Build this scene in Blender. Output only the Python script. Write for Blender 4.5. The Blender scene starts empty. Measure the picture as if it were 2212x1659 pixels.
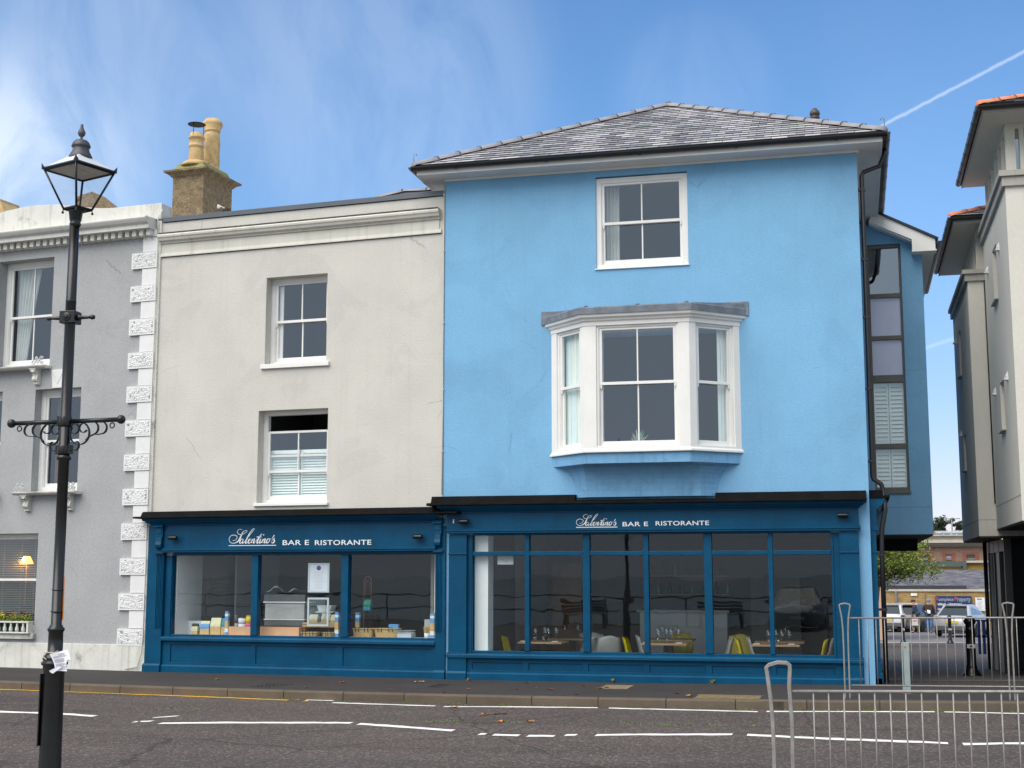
import bpy, bmesh, math, random
from mathutils import Vector, Matrix
R = math.radians
random.seed(7)
sc = bpy.context.scene
col = sc.collection

# ---------------------------------------------------------------- camera
F, CX, CY = 2960.0, 1106.0, 829.5          # focal length and centre for a 2212 px wide picture
PITCH, YAW, EYE, DIST = math.atan(416/2960), math.atan(742/2989), 1.6, 21.14
cy_, sy_, cp_, sp_ = math.cos(YAW), math.sin(YAW), math.cos(PITCH), math.sin(PITCH)
FW = Vector((-sy_*cp_, cy_*cp_, sp_)); RT = Vector((cy_, sy_, 0)); UP = Vector((sy_*sp_, -cy_*sp_, cp_))
cam = bpy.data.cameras.new('camera'); co = bpy.data.objects.new('camera', cam); col.objects.link(co)
m = Matrix.Identity(4)
for i in range(3):
    m[i][0] = RT[i]; m[i][1] = UP[i]; m[i][2] = -FW[i]
m[0][3], m[1][3], m[2][3] = 0, -DIST, EYE
co.matrix_world = m
cam.sensor_width = 36; cam.lens = 36*F/2212; cam.clip_start = .1; cam.clip_end = 9000
sc.camera = co
CAMP = Vector((0, -DIST, EYE))

def ray(u, v): return FW + RT*((u-CX)/F) - UP*((v-CY)/F)
def at(u, v, Y):                     # the point of the plane at depth Y seen in the photo at u, v
    r = ray(u, v); return CAMP + r*((Y+DIST)/r.y)

# ---------------------------------------------------------------- world and sun
SUN_EL, SUN_AZ = R(50), R(-152)      # azimuth measured from +Y (behind the houses) towards +X
w = bpy.data.worlds.new('World'); sc.world = w; w.use_nodes = True
nt = w.node_tree; N = nt.nodes; L = nt.links; N.clear()
def nn(t, **k):
    n = N.new(t)
    for a, b in k.items(): setattr(n, a, b)
    return n
out = nn('ShaderNodeOutputWorld'); bg = nn('ShaderNodeBackground'); bg.inputs[1].default_value = .135
sky = nn('ShaderNodeTexSky', sky_type='NISHITA'); sky.sun_disc = False; sky.sun_elevation = SUN_EL; sky.sun_rotation = SUN_AZ
sky.air_density = 1.0; sky.dust_density = .35; sky.ozone_density = 3.0
tc = nn('ShaderNodeTexCoord')
def math_(op, a, b=None, c=None, clamp=False):
    n = nn('ShaderNodeMath', operation=op); n.use_clamp = clamp
    for i, q in enumerate((a, b, c)):
        if q is None: continue
        if hasattr(q, 'links'): L.new(q, n.inputs[i])
        else: n.inputs[i].default_value = q
    return n.outputs[0]
sep = nn('ShaderNodeSeparateXYZ'); L.new(tc.outputs['Generated'], sep.inputs[0])
# cirrus: noise on the dome, stretched along the wind
zz = math_('ADD', math_('MAXIMUM', sep.outputs[2], 0), .18)
px = math_('DIVIDE', sep.outputs[0], zz); py = math_('DIVIDE', sep.outputs[1], zz)
cmb = nn('ShaderNodeCombineXYZ'); L.new(px, cmb.inputs[0]); L.new(py, cmb.inputs[1])
mp = nn('ShaderNodeMapping'); mp.inputs['Rotation'].default_value = (0, 0, R(28)); mp.inputs['Scale'].default_value = (1.3, .42, 1); mp.inputs['Location'].default_value = (.35, .3, 0)
L.new(cmb.outputs[0], mp.inputs[0])
n1 = nn('ShaderNodeTexNoise'); n1.inputs['Scale'].default_value = 1.15; n1.inputs['Detail'].default_value = 9; n1.inputs['Roughness'].default_value = .55; n1.inputs['Distortion'].default_value = .5
L.new(mp.outputs[0], n1.inputs['Vector'])
r1 = nn('ShaderNodeValToRGB'); r1.color_ramp.elements[0].position = .42; r1.color_ramp.elements[1].position = .85
r1.color_ramp.interpolation = 'EASE'
L.new(n1.outputs[0], r1.inputs[0])
def blob(u, v, size, amp):          # a patch of thin cloud round one direction of the dome
    d = ray(u, v).normalized()
    dp = nn('ShaderNodeVectorMath', operation='DOT_PRODUCT'); L.new(tc.outputs['Generated'], dp.inputs[0]); dp.inputs[1].default_value = d
    mr = nn('ShaderNodeMapRange', interpolation_type='SMOOTHERSTEP'); L.new(dp.outputs['Value'], mr.inputs[0])
    mr.inputs[1].default_value = math.cos(size); mr.inputs[2].default_value = 1; mr.inputs[3].default_value = 0; mr.inputs[4].default_value = amp
    return mr.outputs[0]
n2 = nn('ShaderNodeTexNoise'); n2.inputs['Scale'].default_value = 9; n2.inputs['Detail'].default_value = 10; n2.inputs['Roughness'].default_value = .62; n2.inputs['Distortion'].default_value = .7
mp2 = nn('ShaderNodeMapping'); mp2.inputs['Rotation'].default_value = (R(15), R(-38), 0); mp2.inputs['Scale'].default_value = (1.5, 1, .5)
L.new(tc.outputs['Generated'], mp2.inputs[0]); L.new(mp2.outputs[0], n2.inputs['Vector'])
bl = math_('ADD', blob(-220, 620, R(12), .55), blob(820, 150, R(9), .13))
bl = math_('ADD', bl, blob(180, 150, R(7), .16))
bl = math_('ADD', bl, blob(1500, 190, R(4), .06))
bl = math_('MULTIPLY', bl, math_('ADD', math_('MULTIPLY', math_('SUBTRACT', n2.outputs[0], .33, clamp=True), 4.0, clamp=True), .25))
# grey cloud bank over the sea behind the camera
dpb = nn('ShaderNodeVectorMath', operation='DOT_PRODUCT'); L.new(tc.outputs['Generated'], dpb.inputs[0]); dpb.inputs[1].default_value = (0, -1, .12)
mrb = nn('ShaderNodeMapRange', interpolation_type='SMOOTHSTEP'); L.new(dpb.outputs['Value'], mrb.inputs[0]); mrb.inputs[1].default_value = -.62; mrb.inputs[2].default_value = -.2; mrb.inputs[4].default_value = .9
base_c = math_('MULTIPLY', r1.outputs[0], .10)
cl = math_('ADD', base_c, bl, clamp=True)
# two vapour trails: great circles on the dome, broken by noise
def trail(p, q, width, amp, noise_scale):
    a, b = ray(*p).normalized(), ray(*q).normalized()
    nrm = a.cross(b).normalized(); mid = (a+b).normalized(); half = a.angle(b)/2
    dp = nn('ShaderNodeVectorMath', operation='DOT_PRODUCT'); L.new(tc.outputs['Generated'], dp.inputs[0]); dp.inputs[1].default_value = nrm
    nz = nn('ShaderNodeTexNoise'); nz.inputs['Scale'].default_value = noise_scale; nz.inputs['Detail'].default_value = 5; L.new(tc.outputs['Generated'], nz.inputs['Vector'])
    off = math_('MULTIPLY', math_('SUBTRACT', nz.outputs[0], .5), width*1.0)
    dd = math_('ABSOLUTE', math_('ADD', dp.outputs['Value'], off))
    mr = nn('ShaderNodeMapRange', interpolation_type='SMOOTHSTEP'); L.new(dd, mr.inputs[0])
    mr.inputs[1].default_value = 0; mr.inputs[2].default_value = width; mr.inputs[3].default_value = amp; mr.inputs[4].default_value = 0
    d2 = nn('ShaderNodeVectorMath', operation='DOT_PRODUCT'); L.new(tc.outputs['Generated'], d2.inputs[0]); d2.inputs[1].default_value = mid
    gate = math_('GREATER_THAN', d2.outputs['Value'], math.cos(half))
    return math_('MULTIPLY', mr.outputs[0], gate)
cl = math_('ADD', cl, trail((1880, 285), (2330, 50), .0020, .36, 150), clamp=True)
cl = math_('ADD', cl, trail((1900, 785), (2180, 690), .0022, .2, 60), clamp=True)
hs = nn('ShaderNodeHueSaturation'); hs.inputs['Saturation'].default_value = 1.15; hs.inputs['Value'].default_value = 1.0
tn = nn('ShaderNodeMix', data_type='RGBA', blend_type='MULTIPLY'); tn.inputs[0].default_value = 1; L.new(sky.outputs[0], tn.inputs[6]); tn.inputs[7].default_value = (.96, .99, 1.02, 1); L.new(tn.outputs[2], hs.inputs['Color'])
mx = nn('ShaderNodeMix', data_type='RGBA'); L.new(cl, mx.inputs[0]); hz = nn('ShaderNodeMapRange', interpolation_type='SMOOTHSTEP'); L.new(sep.outputs[2], hz.inputs[0]); hz.inputs[1].default_value = .0; hz.inputs[2].default_value = .30
hc = nn('ShaderNodeMix', data_type='RGBA'); L.new(hz.outputs[0], hc.inputs[0]); hc.inputs[6].default_value = (.80, .66, .84, 1); hc.inputs[7].default_value = (1, 1, 1, 1)
hm = nn('ShaderNodeMix', data_type='RGBA', blend_type='MULTIPLY'); hm.inputs[0].default_value = 1; L.new(hs.outputs[0], hm.inputs[6]); L.new(hc.outputs[2], hm.inputs[7]); L.new(hm.outputs[2], mx.inputs[6]); mx.inputs[7].default_value = (5.6, 6.2, 7.0, 1)
mxb = nn('ShaderNodeMix', data_type='RGBA'); L.new(mrb.outputs[0], mxb.inputs[0]); L.new(mx.outputs[2], mxb.inputs[6]); mxb.inputs[7].default_value = (4.4, 4.95, 5.5, 1)
L.new(mxb.outputs[2], bg.inputs[0]); L.new(bg.outputs[0], out.inputs[0])

sl = bpy.data.lights.new('sun', 'SUN'); sl.energy = 2.7; sl.angle = R(58); sl.color = (1, .94, .86)
so = bpy.data.objects.new('sun', sl); col.objects.link(so)
sd = Vector((math.sin(SUN_AZ)*math.cos(SUN_EL), math.cos(SUN_AZ)*math.cos(SUN_EL), math.sin(SUN_EL)))
so.rotation_euler = sd.to_track_quat('Z', 'Y').to_euler()
sc.view_settings.view_transform = 'Standard'; sc.view_settings.look = 'None'; sc.view_settings.gamma = 1
sc.view_settings.exposure = .40; sc.cycles.transparent_max_bounces = 32

# ---------------------------------------------------------------- materials
MATS = {}
def mat(name, c=(.5, .5, .5), rough=.7, vary=.12, vs=1.5, bump=0, bs=60, metal=0, fine=0, fs=80, spec=.5, streak=0, dirt=None, dirt_amt=0, ds=2.0, emit=None, island=0, extra=None, coat=0):
    if name in MATS: return MATS[name]
    M_ = bpy.data.materials.new(name); M_.use_nodes = True; t = M_.node_tree; n = t.nodes; l = t.links
    p = n['Principled BSDF']; p.inputs['Roughness'].default_value = rough; p.inputs['Metallic'].default_value = metal
    p.inputs['Specular IOR Level'].default_value = spec; p.inputs['Coat Weight'].default_value = coat
    tcn = n.new('ShaderNodeTexCoord'); co_ = tcn.outputs['Object']
    cur = None
    def mixc(fac, a, b, mode='MIX'):
        q = n.new('ShaderNodeMix'); q.data_type = 'RGBA'; q.blend_type = mode
        if hasattr(fac, 'links'): l.new(fac, q.inputs[0])
        else: q.inputs[0].default_value = fac
        for i, v in ((6, a), (7, b)):
            if hasattr(v, 'links'): l.new(v, q.inputs[i])
            else: q.inputs[i].default_value = (*v, 1)
        return q.outputs[2]
    def noise(scale, det=5, vec=None, sc3=None, rr=.6, dist=0):
        q = n.new('ShaderNodeTexNoise'); q.inputs['Scale'].default_value = scale; q.inputs['Detail'].default_value = det; q.inputs['Roughness'].default_value = rr; q.inputs['Distortion'].default_value = dist
        v = vec or co_
        if sc3:
            mm = n.new('ShaderNodeMapping'); mm.inputs['Scale'].default_value = sc3; l.new(v, mm.inputs[0]); v = mm.outputs[0]
        l.new(v, q.inputs['Vector']); return q.outputs[0]
    def ramp(s, a, b):
        q = n.new('ShaderNodeMapRange'); q.interpolation_type = 'SMOOTHSTEP'; l.new(s, q.inputs[0]); q.inputs[1].default_value = a; q.inputs[2].default_value = b; return q.outputs[0]
    lo = tuple(max(0, x*(1-vary)) for x in c); hi = tuple(min(1, x*(1+vary)) for x in c)
    cur = mixc(ramp(noise(vs), .3, .7), lo, hi) if vary else None
    if cur is None:
        q = n.new('ShaderNodeRGB'); q.outputs[0].default_value = (*c, 1); cur = q.outputs[0]
    if fine: cur = mixc(ramp(noise(fs, 3), .35, .65), cur, mixc(1.0, cur, (1-fine,)*3, 'MULTIPLY'))
    if island:
        g = n.new('ShaderNodeNewGeometry'); mr = n.new('ShaderNodeMapRange'); l.new(g.outputs['Random Per Island'], mr.inputs[0]); mr.inputs[3].default_value = 1-island; mr.inputs[4].default_value = 1+island*.6
        cc = n.new('ShaderNodeCombineColor'); [l.new(mr.outputs[0], cc.inputs[i]) for i in range(3)]
        cur = mixc(1.0, cur, cc.outputs[0], 'MULTIPLY')
    if streak:
        s = ramp(noise(1.0, 6, sc3=(9, 9, .35)), .5, .8)
        cur = mixc(s, cur, mixc(1.0, cur, (1-streak, 1-streak, 1-streak*1.1), 'MULTIPLY'))
    if dirt:
        cur = mixc(1.0 if False else ramp(noise(ds, 8, rr=.7), .62-.2*dirt_amt, .85-.2*dirt_amt), cur, dirt)
    if extra: cur = extra(t, n, l, cur, co_, mixc, noise, ramp, p) or cur
    l.new(cur, p.inputs['Base Color'])
    if bump:
        b = n.new('ShaderNodeBump'); b.inputs['Strength'].default_value = 1; b.inputs['Distance'].default_value = bump
        l.new(noise(bs, 4), b.inputs['Height']); l.new(b.outputs[0], p.inputs['Normal'])
    if emit: p.inputs['Emission Color'].default_value = (*emit[0], 1); p.inputs['Emission Strength'].default_value = emit[1]
    MATS[name] = M_; return M_

def glass_mat(name, tint=(1, 1, 1), k=1.0, rough=0.0, wav=.0006, gcol=(.86, .93, 1, 1)):
    if name in MATS: return MATS[name]
    M_ = bpy.data.materials.new(name); M_.use_nodes = True; t = M_.node_tree; n = t.nodes; l = t.links; n.clear()
    o = n.new('ShaderNodeOutputMaterial'); tr = n.new('ShaderNodeBsdfTransparent'); tr.inputs[0].default_value = (*tint, 1)
    g = n.new('ShaderNodeBsdfGlossy'); g.inputs['Roughness'].default_value = rough; g.inputs[0].default_value = gcol
    fr = n.new('ShaderNodeLayerWeight'); fr.inputs[0].default_value = .5
    pw = n.new('ShaderNodeMath'); pw.operation = 'POWER'; l.new(fr.outputs['Facing'], pw.inputs[0]); pw.inputs[1].default_value = 4.5
    q = n.new('ShaderNodeMath'); q.operation = 'MULTIPLY_ADD'; q.inputs[1].default_value = .9; q.inputs[2].default_value = .042*k; q.use_clamp = True; l.new(pw.outputs[0], q.inputs[0])
    nz = n.new('ShaderNodeTexNoise'); nz.inputs['Scale'].default_value = 1.3; tcn = n.new('ShaderNodeTexCoord'); l.new(tcn.outputs['Object'], nz.inputs['Vector'])
    b = n.new('ShaderNodeBump'); b.inputs['Distance'].default_value = wav; l.new(nz.outputs[0], b.inputs['Height']); l.new(b.outputs[0], g.inputs['Normal'])
    mxs = n.new('ShaderNodeMixShader'); l.new(q.outputs[0], mxs.inputs[0]); l.new(tr.outputs[0], mxs.inputs[1]); l.new(g.outputs[0], mxs.inputs[2]); l.new(mxs.outputs[0], o.inputs[0])
    MATS[name] = M_; return M_

def brick_extra(bw, bh, mort, mortc, c2, axis='xz', bumpd=.004):
    def f(t, n, l, cur, co_, mixc, noise, ramp, p):
        sp = n.new('ShaderNodeSeparateXYZ'); l.new(co_, sp.inputs[0]); cb = n.new('ShaderNodeCombineXYZ')
        ad = n.new('ShaderNodeMath'); ad.operation = 'ADD'
        if axis == 'xz':
            l.new(sp.outputs[0], ad.inputs[0]); l.new(sp.outputs[1], ad.inputs[1]); l.new(ad.outputs[0], cb.inputs[0]); l.new(sp.outputs[2], cb.inputs[1])
        else:
            l.new(sp.outputs[0], cb.inputs[0]); l.new(sp.outputs[1], cb.inputs[1])
        br = n.new('ShaderNodeTexBrick'); l.new(cb.outputs[0], br.inputs[0]); br.inputs['Scale'].default_value = 1
        br.inputs['Brick Width'].default_value = bw; br.inputs['Row Height'].default_value = bh; br.inputs['Mortar Size'].default_value = mort
        br.inputs['Mortar'].default_value = (*mortc, 1); br.inputs['Color2'].default_value = (*c2, 1); l.new(cur, br.inputs['Color1'])
        return br.outputs[0]
    return f

def wall_wear(t, n, l, cur, co_, mixc, noise, ramp, p):
    """small scuffs, hairline cracks and faint patch repairs, each with a place of its own"""
    a = ramp(noise(.55, 3, dist=1.5), .56, .60)
    cur = mixc(a, cur, mixc(1.0, cur, (.955, .955, .96), 'MULTIPLY'))
    v = n.new('ShaderNodeTexVoronoi'); v.feature = 'DISTANCE_TO_EDGE'; v.inputs['Scale'].default_value = .45
    mm = n.new('ShaderNodeMix'); mm.data_type = 'VECTOR'; mm.inputs[0].default_value = .12; l.new(co_, mm.inputs[4])
    q = n.new('ShaderNodeTexNoise'); q.inputs['Scale'].default_value = 3; q.inputs['Detail'].default_value = 6; l.new(co_, q.inputs['Vector']); l.new(q.outputs['Color'], mm.inputs[5]); l.new(mm.outputs[1], v.inputs['Vector'])
    c1 = ramp(v.outputs['Distance'], .0035, 0); gate = ramp(noise(.8, 2), .56, .62)
    mu = n.new('ShaderNodeMath'); mu.operation = 'MULTIPLY'; l.new(c1, mu.inputs[0]); l.new(gate, mu.inputs[1])
    cur = mixc(mu.outputs[0], cur, mixc(1.0, cur, (.72, .72, .72), 'MULTIPLY'))
    s = ramp(noise(7, 6, rr=.75, sc3=(1, 1, .5)), .735, .78)
    return mixc(s, cur, mixc(1.0, cur, (.80, .77, .72), 'MULTIPLY'))

def slate_tint(t, n, l, cur, co_, mixc, noise, ramp, p):
    g = n.new('ShaderNodeNewGeometry'); r_ = n.new('ShaderNodeValToRGB'); r_.color_ramp.interpolation = 'CONSTANT'; e = r_.color_ramp.elements
    e[0].position = 0; e[0].color = (1, 1, 1, 1); e[1].position = .45; e[1].color = (1.05, .97, .98, 1)
    for q, c in ((.62, (.90, 1.0, .92, 1)), (.72, (.96, .95, 1.06, 1)), (.9, (.74, .72, .76, 1))): x = e.new(q); x.color = c
    m2 = n.new('ShaderNodeMath'); m2.operation = 'MULTIPLY'; m2.inputs[1].default_value = 37.3; l.new(g.outputs['Random Per Island'], m2.inputs[0]); m3 = n.new('ShaderNodeMath'); m3.operation = 'FRACT'; l.new(m2.outputs[0], m3.inputs[0]); l.new(m3.outputs[0], r_.inputs[0])
    return mixc(1.0, cur, r_.outputs[0], 'MULTIPLY')

def road_extra(t, n, l, cur, co_, mixc, noise, ramp, p):
    v = n.new('ShaderNodeTexVoronoi'); v.inputs['Scale'].default_value = 48; l.new(co_, v.inputs['Vector'])
    sp = n.new('ShaderNodeSeparateColor'); l.new(v.outputs['Color'], sp.inputs[0])
    st = ramp(sp.outputs[0], .70, 1.0)
    cur = mixc(st, cur, (.20, .17, .155))
    v3 = ramp(noise(42, 4, rr=.8), .5, .66)
    cur = mixc(v3, cur, mixc(1.0, cur, (.42,)*3, 'MULTIPLY'))
    # tyre-polished tracks and patches with edges of their own
    tr = ramp(noise(1, 6, sc3=(.12, 1.1, 1)), .45, .65)
    cur = mixc(tr, cur, mixc(1.0, cur, (1.22, 1.2, 1.18), 'MULTIPLY'))
    v2 = n.new('ShaderNodeTexVoronoi'); v2.feature = 'DISTANCE_TO_EDGE'; v2.inputs['Scale'].default_value = .35
    mm = n.new('ShaderNodeMix'); mm.data_type = 'VECTOR'; mm.inputs[0].default_value = .18; l.new(co_, mm.inputs[4])
    q = n.new('ShaderNodeTexNoise'); q.inputs['Scale'].default_value = 2; q.inputs['Detail'].default_value = 7; l.new(co_, q.inputs['Vector']); l.new(q.outputs['Color'], mm.inputs[5]); l.new(mm.outputs[1], v2.inputs['Vector'])
    cur = mixc(ramp(v2.outputs['Distance'], .008, 0), cur, mixc(1.0, cur, (.5,)*3, 'MULTIPLY'))
    pt = ramp(noise(.45, 3, sc3=(.5, 1.6, 1)), .60, .615)
    cur = mixc(pt, cur, mixc(1.0, cur, (.78, .78, .80), 'MULTIPLY'))
    return cur

BLUE = mat('blue_render', (.197, .43, .66), .85, .06, .9, bump=.005, bs=40, fine=.06, fs=24, streak=.06, extra=wall_wear)
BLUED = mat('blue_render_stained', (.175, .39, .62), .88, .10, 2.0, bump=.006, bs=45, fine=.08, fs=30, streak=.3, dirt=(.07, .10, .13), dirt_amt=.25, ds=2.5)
WHITE = mat('cream_render', (.59, .57, .515), .9, .05, .9, bump=.005, bs=40, fine=.05, fs=26, streak=.06, extra=wall_wear)
PARA = mat('cream_cornice_paint', (.62, .60, .53), .85, .06, 1.5, bump=.002, bs=40, streak=.22, dirt=(.22, .19, .14), dirt_amt=.05, ds=4)
GREY = mat('grey_render', (.39, .395, .40), .9, .06, .9, bump=.005, bs=45, fine=.10, fs=22, streak=.04, extra=wall_wear)
QUOIN = mat('white_quoin', (.74, .74, .73), .8, .04, 3, bump=.002, bs=40, fine=.04)
QUOINV = mat('vermiculated_quoin', (.72, .72, .71), .8, .04, 3, bump=.05, bs=26, fine=.05)
DIRTYW = mat('weathered_white', (.66, .65, .60), .85, .07, 2, bump=.004, bs=20, streak=.35, dirt=(.22, .21, .18), dirt_amt=.45, ds=3)
TRIM = mat('white_joinery', (.80, .79, .76), .45, .03, 3, fine=.03, streak=.06)
SOFF = mat('soffit_boards', (.72, .70, .68), .6, .05, 2, streak=.08)
TEAL = mat('dark_blue_paint', (.0, .064, .142), .38, .14, 2.0, bump=.0012, bs=26, fine=.10, fs=22, spec=.2, dirt=(.09, .16, .23), dirt_amt=-.12, ds=16, streak=.12)
BLACKF = mat('black_lead_ledge', (.006, .0055, .006), .8, .3, 4, bump=.004, bs=14, dirt=(.03, .026, .022), dirt_amt=-.1, ds=8, spec=.1)
BLACK = mat('black_gloss_paint', (.005, .005, .006), .3, .3, 6, bump=.0008, bs=25, dirt=(.05, .05, .05), dirt_amt=-.15, ds=12)
GUT = mat('black_plastic_gutter', (.012, .012, .015), .35, .2, 5)
LEAD = mat('lead_sheet', (.16, .18, .21), .6, .22, 6, bump=.004, bs=20, dirt=(.38, .40, .42), dirt_amt=0, ds=5)
SLATE = mat('roof_slate', (.44, .425, .425), .45, .22, 1.2, bump=.0015, bs=40, island=.55, spec=.7, dirt=(.48, .44, .44), dirt_amt=.35, ds=2.6, extra=slate_tint)
FARSLATE = mat('weathered_slate', (.20, .19, .21), .6, .2, 2, island=.4, dirt=(.16, .17, .06), dirt_amt=.2, ds=1.2)
SLATEB = mat('slate_underlay_and_edge_shade', (.03, .03, .035), .9)
HIP = mat('grey_hip_tile', (.30, .29, .31), .65, .08, 6, bump=.002, bs=30, fine=.08)
HIPO = mat('orange_hip_tile', (.75, .26, .13), .7, .1, 6, bump=.002, bs=30)
GMETAL = mat('grey_coping_metal', (.085, .10, .12), .45, .06, 3)
OLIVE = mat('olive_window_frame', (.13, .12, .10), .45, .05, 4)
TAUPE = mat('taupe_render', (.66, .63, .56), .88, .04, .7, bump=.003, bs=50, fine=.05, fs=26, streak=.06)
TAUPET = mat('taupe_coping', (.36, .34, .30), .6, .05, 2, streak=.1)
STONECH = mat('chimney_render', (.30, .22, .13), .95, .25, 9, bump=.03, bs=26, fine=.35, fs=45, dirt=(.08, .07, .05), dirt_amt=.3, ds=6)
MOSS = mat('mossy_stone', (.24, .22, .10), .95, .2, 6, bump=.02, bs=22, dirt=(.27, .28, .05), dirt_amt=.9, ds=5)
POT = mat('buff_clay_pot', (.58, .40, .19), .8, .18, 6, bump=.004, bs=26, dirt=(.24, .16, .08), dirt_amt=.4, ds=6)
ASPH = mat('road_asphalt', (.074, .057, .053), .85, .10, .5, bump=.016, bs=85, extra=road_extra)
PAVE = mat('pavement_tarmac', (.050, .042, .039), .9, .14, .9, bump=.008, bs=110, fine=.5, fs=55, dirt=(.09, .075, .065), dirt_amt=.1, ds=1.5)
KERB = mat('kerb_concrete', (.115, .088, .062), .9, .12, 3, bump=.006, bs=40, island=.12, dirt=(.07, .065, .03), dirt_amt=.25, ds=5)
ROADW = mat('road_paint_white', (.78, .77, .72), .7, .06, 4, bump=.004, bs=60, dirt=(.12, .11, .10), dirt_amt=-.12, ds=9)
ROADY = mat('road_paint_yellow', (.72, .40, .04), .7, .08, 4, bump=.004, bs=60, dirt=(.16, .11, .05), dirt_amt=0, ds=9)
COBB = mat('dark_setts', (.125, .098, .082), .9, .2, 2, bump=.01, bs=20, extra=brick_extra(.22, .12, .014, (.03, .028, .026), (.085, .066, .056), 'xy'))
SETT = mat('pale_setts', (.36, .33, .29), .85, .12, 3, bump=.004, bs=30, extra=brick_extra(.3, .2, .01, (.08, .07, .06), (.28, .26, .23), 'xy'))
GALV = mat('galvanised_steel', (.29, .275, .26), .5, .14, 14, metal=.35, fine=.1, fs=60)
YBRICK = mat('yellow_brick', (.46, .29, .10), .9, .15, 2, bump=.004, bs=40, extra=brick_extra(.23, .08, .010, (.30, .22, .13), (.30, .18, .07)))
RBRICK = mat('red_brick', (.36, .19, .13), .9, .15, 2, extra=brick_extra(.23, .08, .012, (.34, .27, .22), (.25, .12, .08)))
RBRICK2 = mat('rubbed_red_brick', (.30, .12, .07), .9, .12, 4)
STONE = mat('pale_stone', (.50, .46, .39), .85, .08, 3, streak=.2)
GLASS = glass_mat('window_glass', k=3.4)
SGLASS = glass_mat('shop_glass', tint=(.95, .97, .97), k=1.15, wav=.0016)
BGLASS = glass_mat('tall_window_glass', tint=(.8, .85, .9), k=6)
CLEAR = glass_mat('drinking_glass', tint=(.96, .97, .97), k=3.0)
LGLASS = glass_mat('lantern_glass', tint=(.98, .98, .97), k=.6)
FROST = mat('frosted_panel', (.52, .55, .72), .15, .05, 2, spec=.8)
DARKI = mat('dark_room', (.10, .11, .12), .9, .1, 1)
GREYI = mat('grey_room_wall', (.17, .17, .165), .9, .06, 1)
WHITEI = mat('white_room_wall', (.82, .85, .83), .85, .04, 1)
FLOORI = mat('dark_wood_floor', (.07, .045, .03), .5, .2, 3)
CURT = mat('pale_curtain', (.62, .66, .62), .9, .06, 4)
MINT = mat('pale_shutter', (.80, .92, .87), .5, .04, 3)
OAK = mat('oak_top', (.48, .32, .17), .5, .15, 8)
BLKM = mat('black_metal', (.02, .02, .02), .5, .1, 5)
CYEL = mat('yellow_plastic', (.66, .55, .01), .4, .06, 4)
CWHT = mat('white_plastic', (.62, .64, .60), .4, .05, 4)
NAPK = mat('white_cloth', (.75, .77, .76), .9, .05, 6)
LETTER = mat('white_lettering', (.86, .86, .84), .5, 0)
LEAFG = mat('leaf_green', (.19, .25, .035), .7, .3, 3, island=.55, dirt=(.28, .22, .03), dirt_amt=.15, ds=2.5)
LEAFD = mat('leaf_dark', (.035, .055, .02), .8, .3, 2, island=.5)
BARK = mat('bark', (.10, .075, .05), .9, .2, 5, bump=.01, bs=20)
LEAFO = mat('autumn_leaf', (.50, .20, .03), .8, .35, 20, island=.3)
LEAFY = mat('yellow_leaf', (.62, .42, .03), .8, .2, 20)
LEAFB = mat('brown_leaf', (.20, .075, .03), .8, .3, 20)
TYRE = mat('tyre_rubber', (.02, .02, .02), .85, .1, 5)
ALLOY = mat('alloy', (.5, .5, .52), .35, .05, 5, metal=.8)
CARG = glass_mat('car_glass', tint=(.12, .14, .14), k=4, gcol=(.9, .92, .88, 1))
SKIN = mat('skin', (.55, .30, .21), .6, .05, 8)

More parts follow.
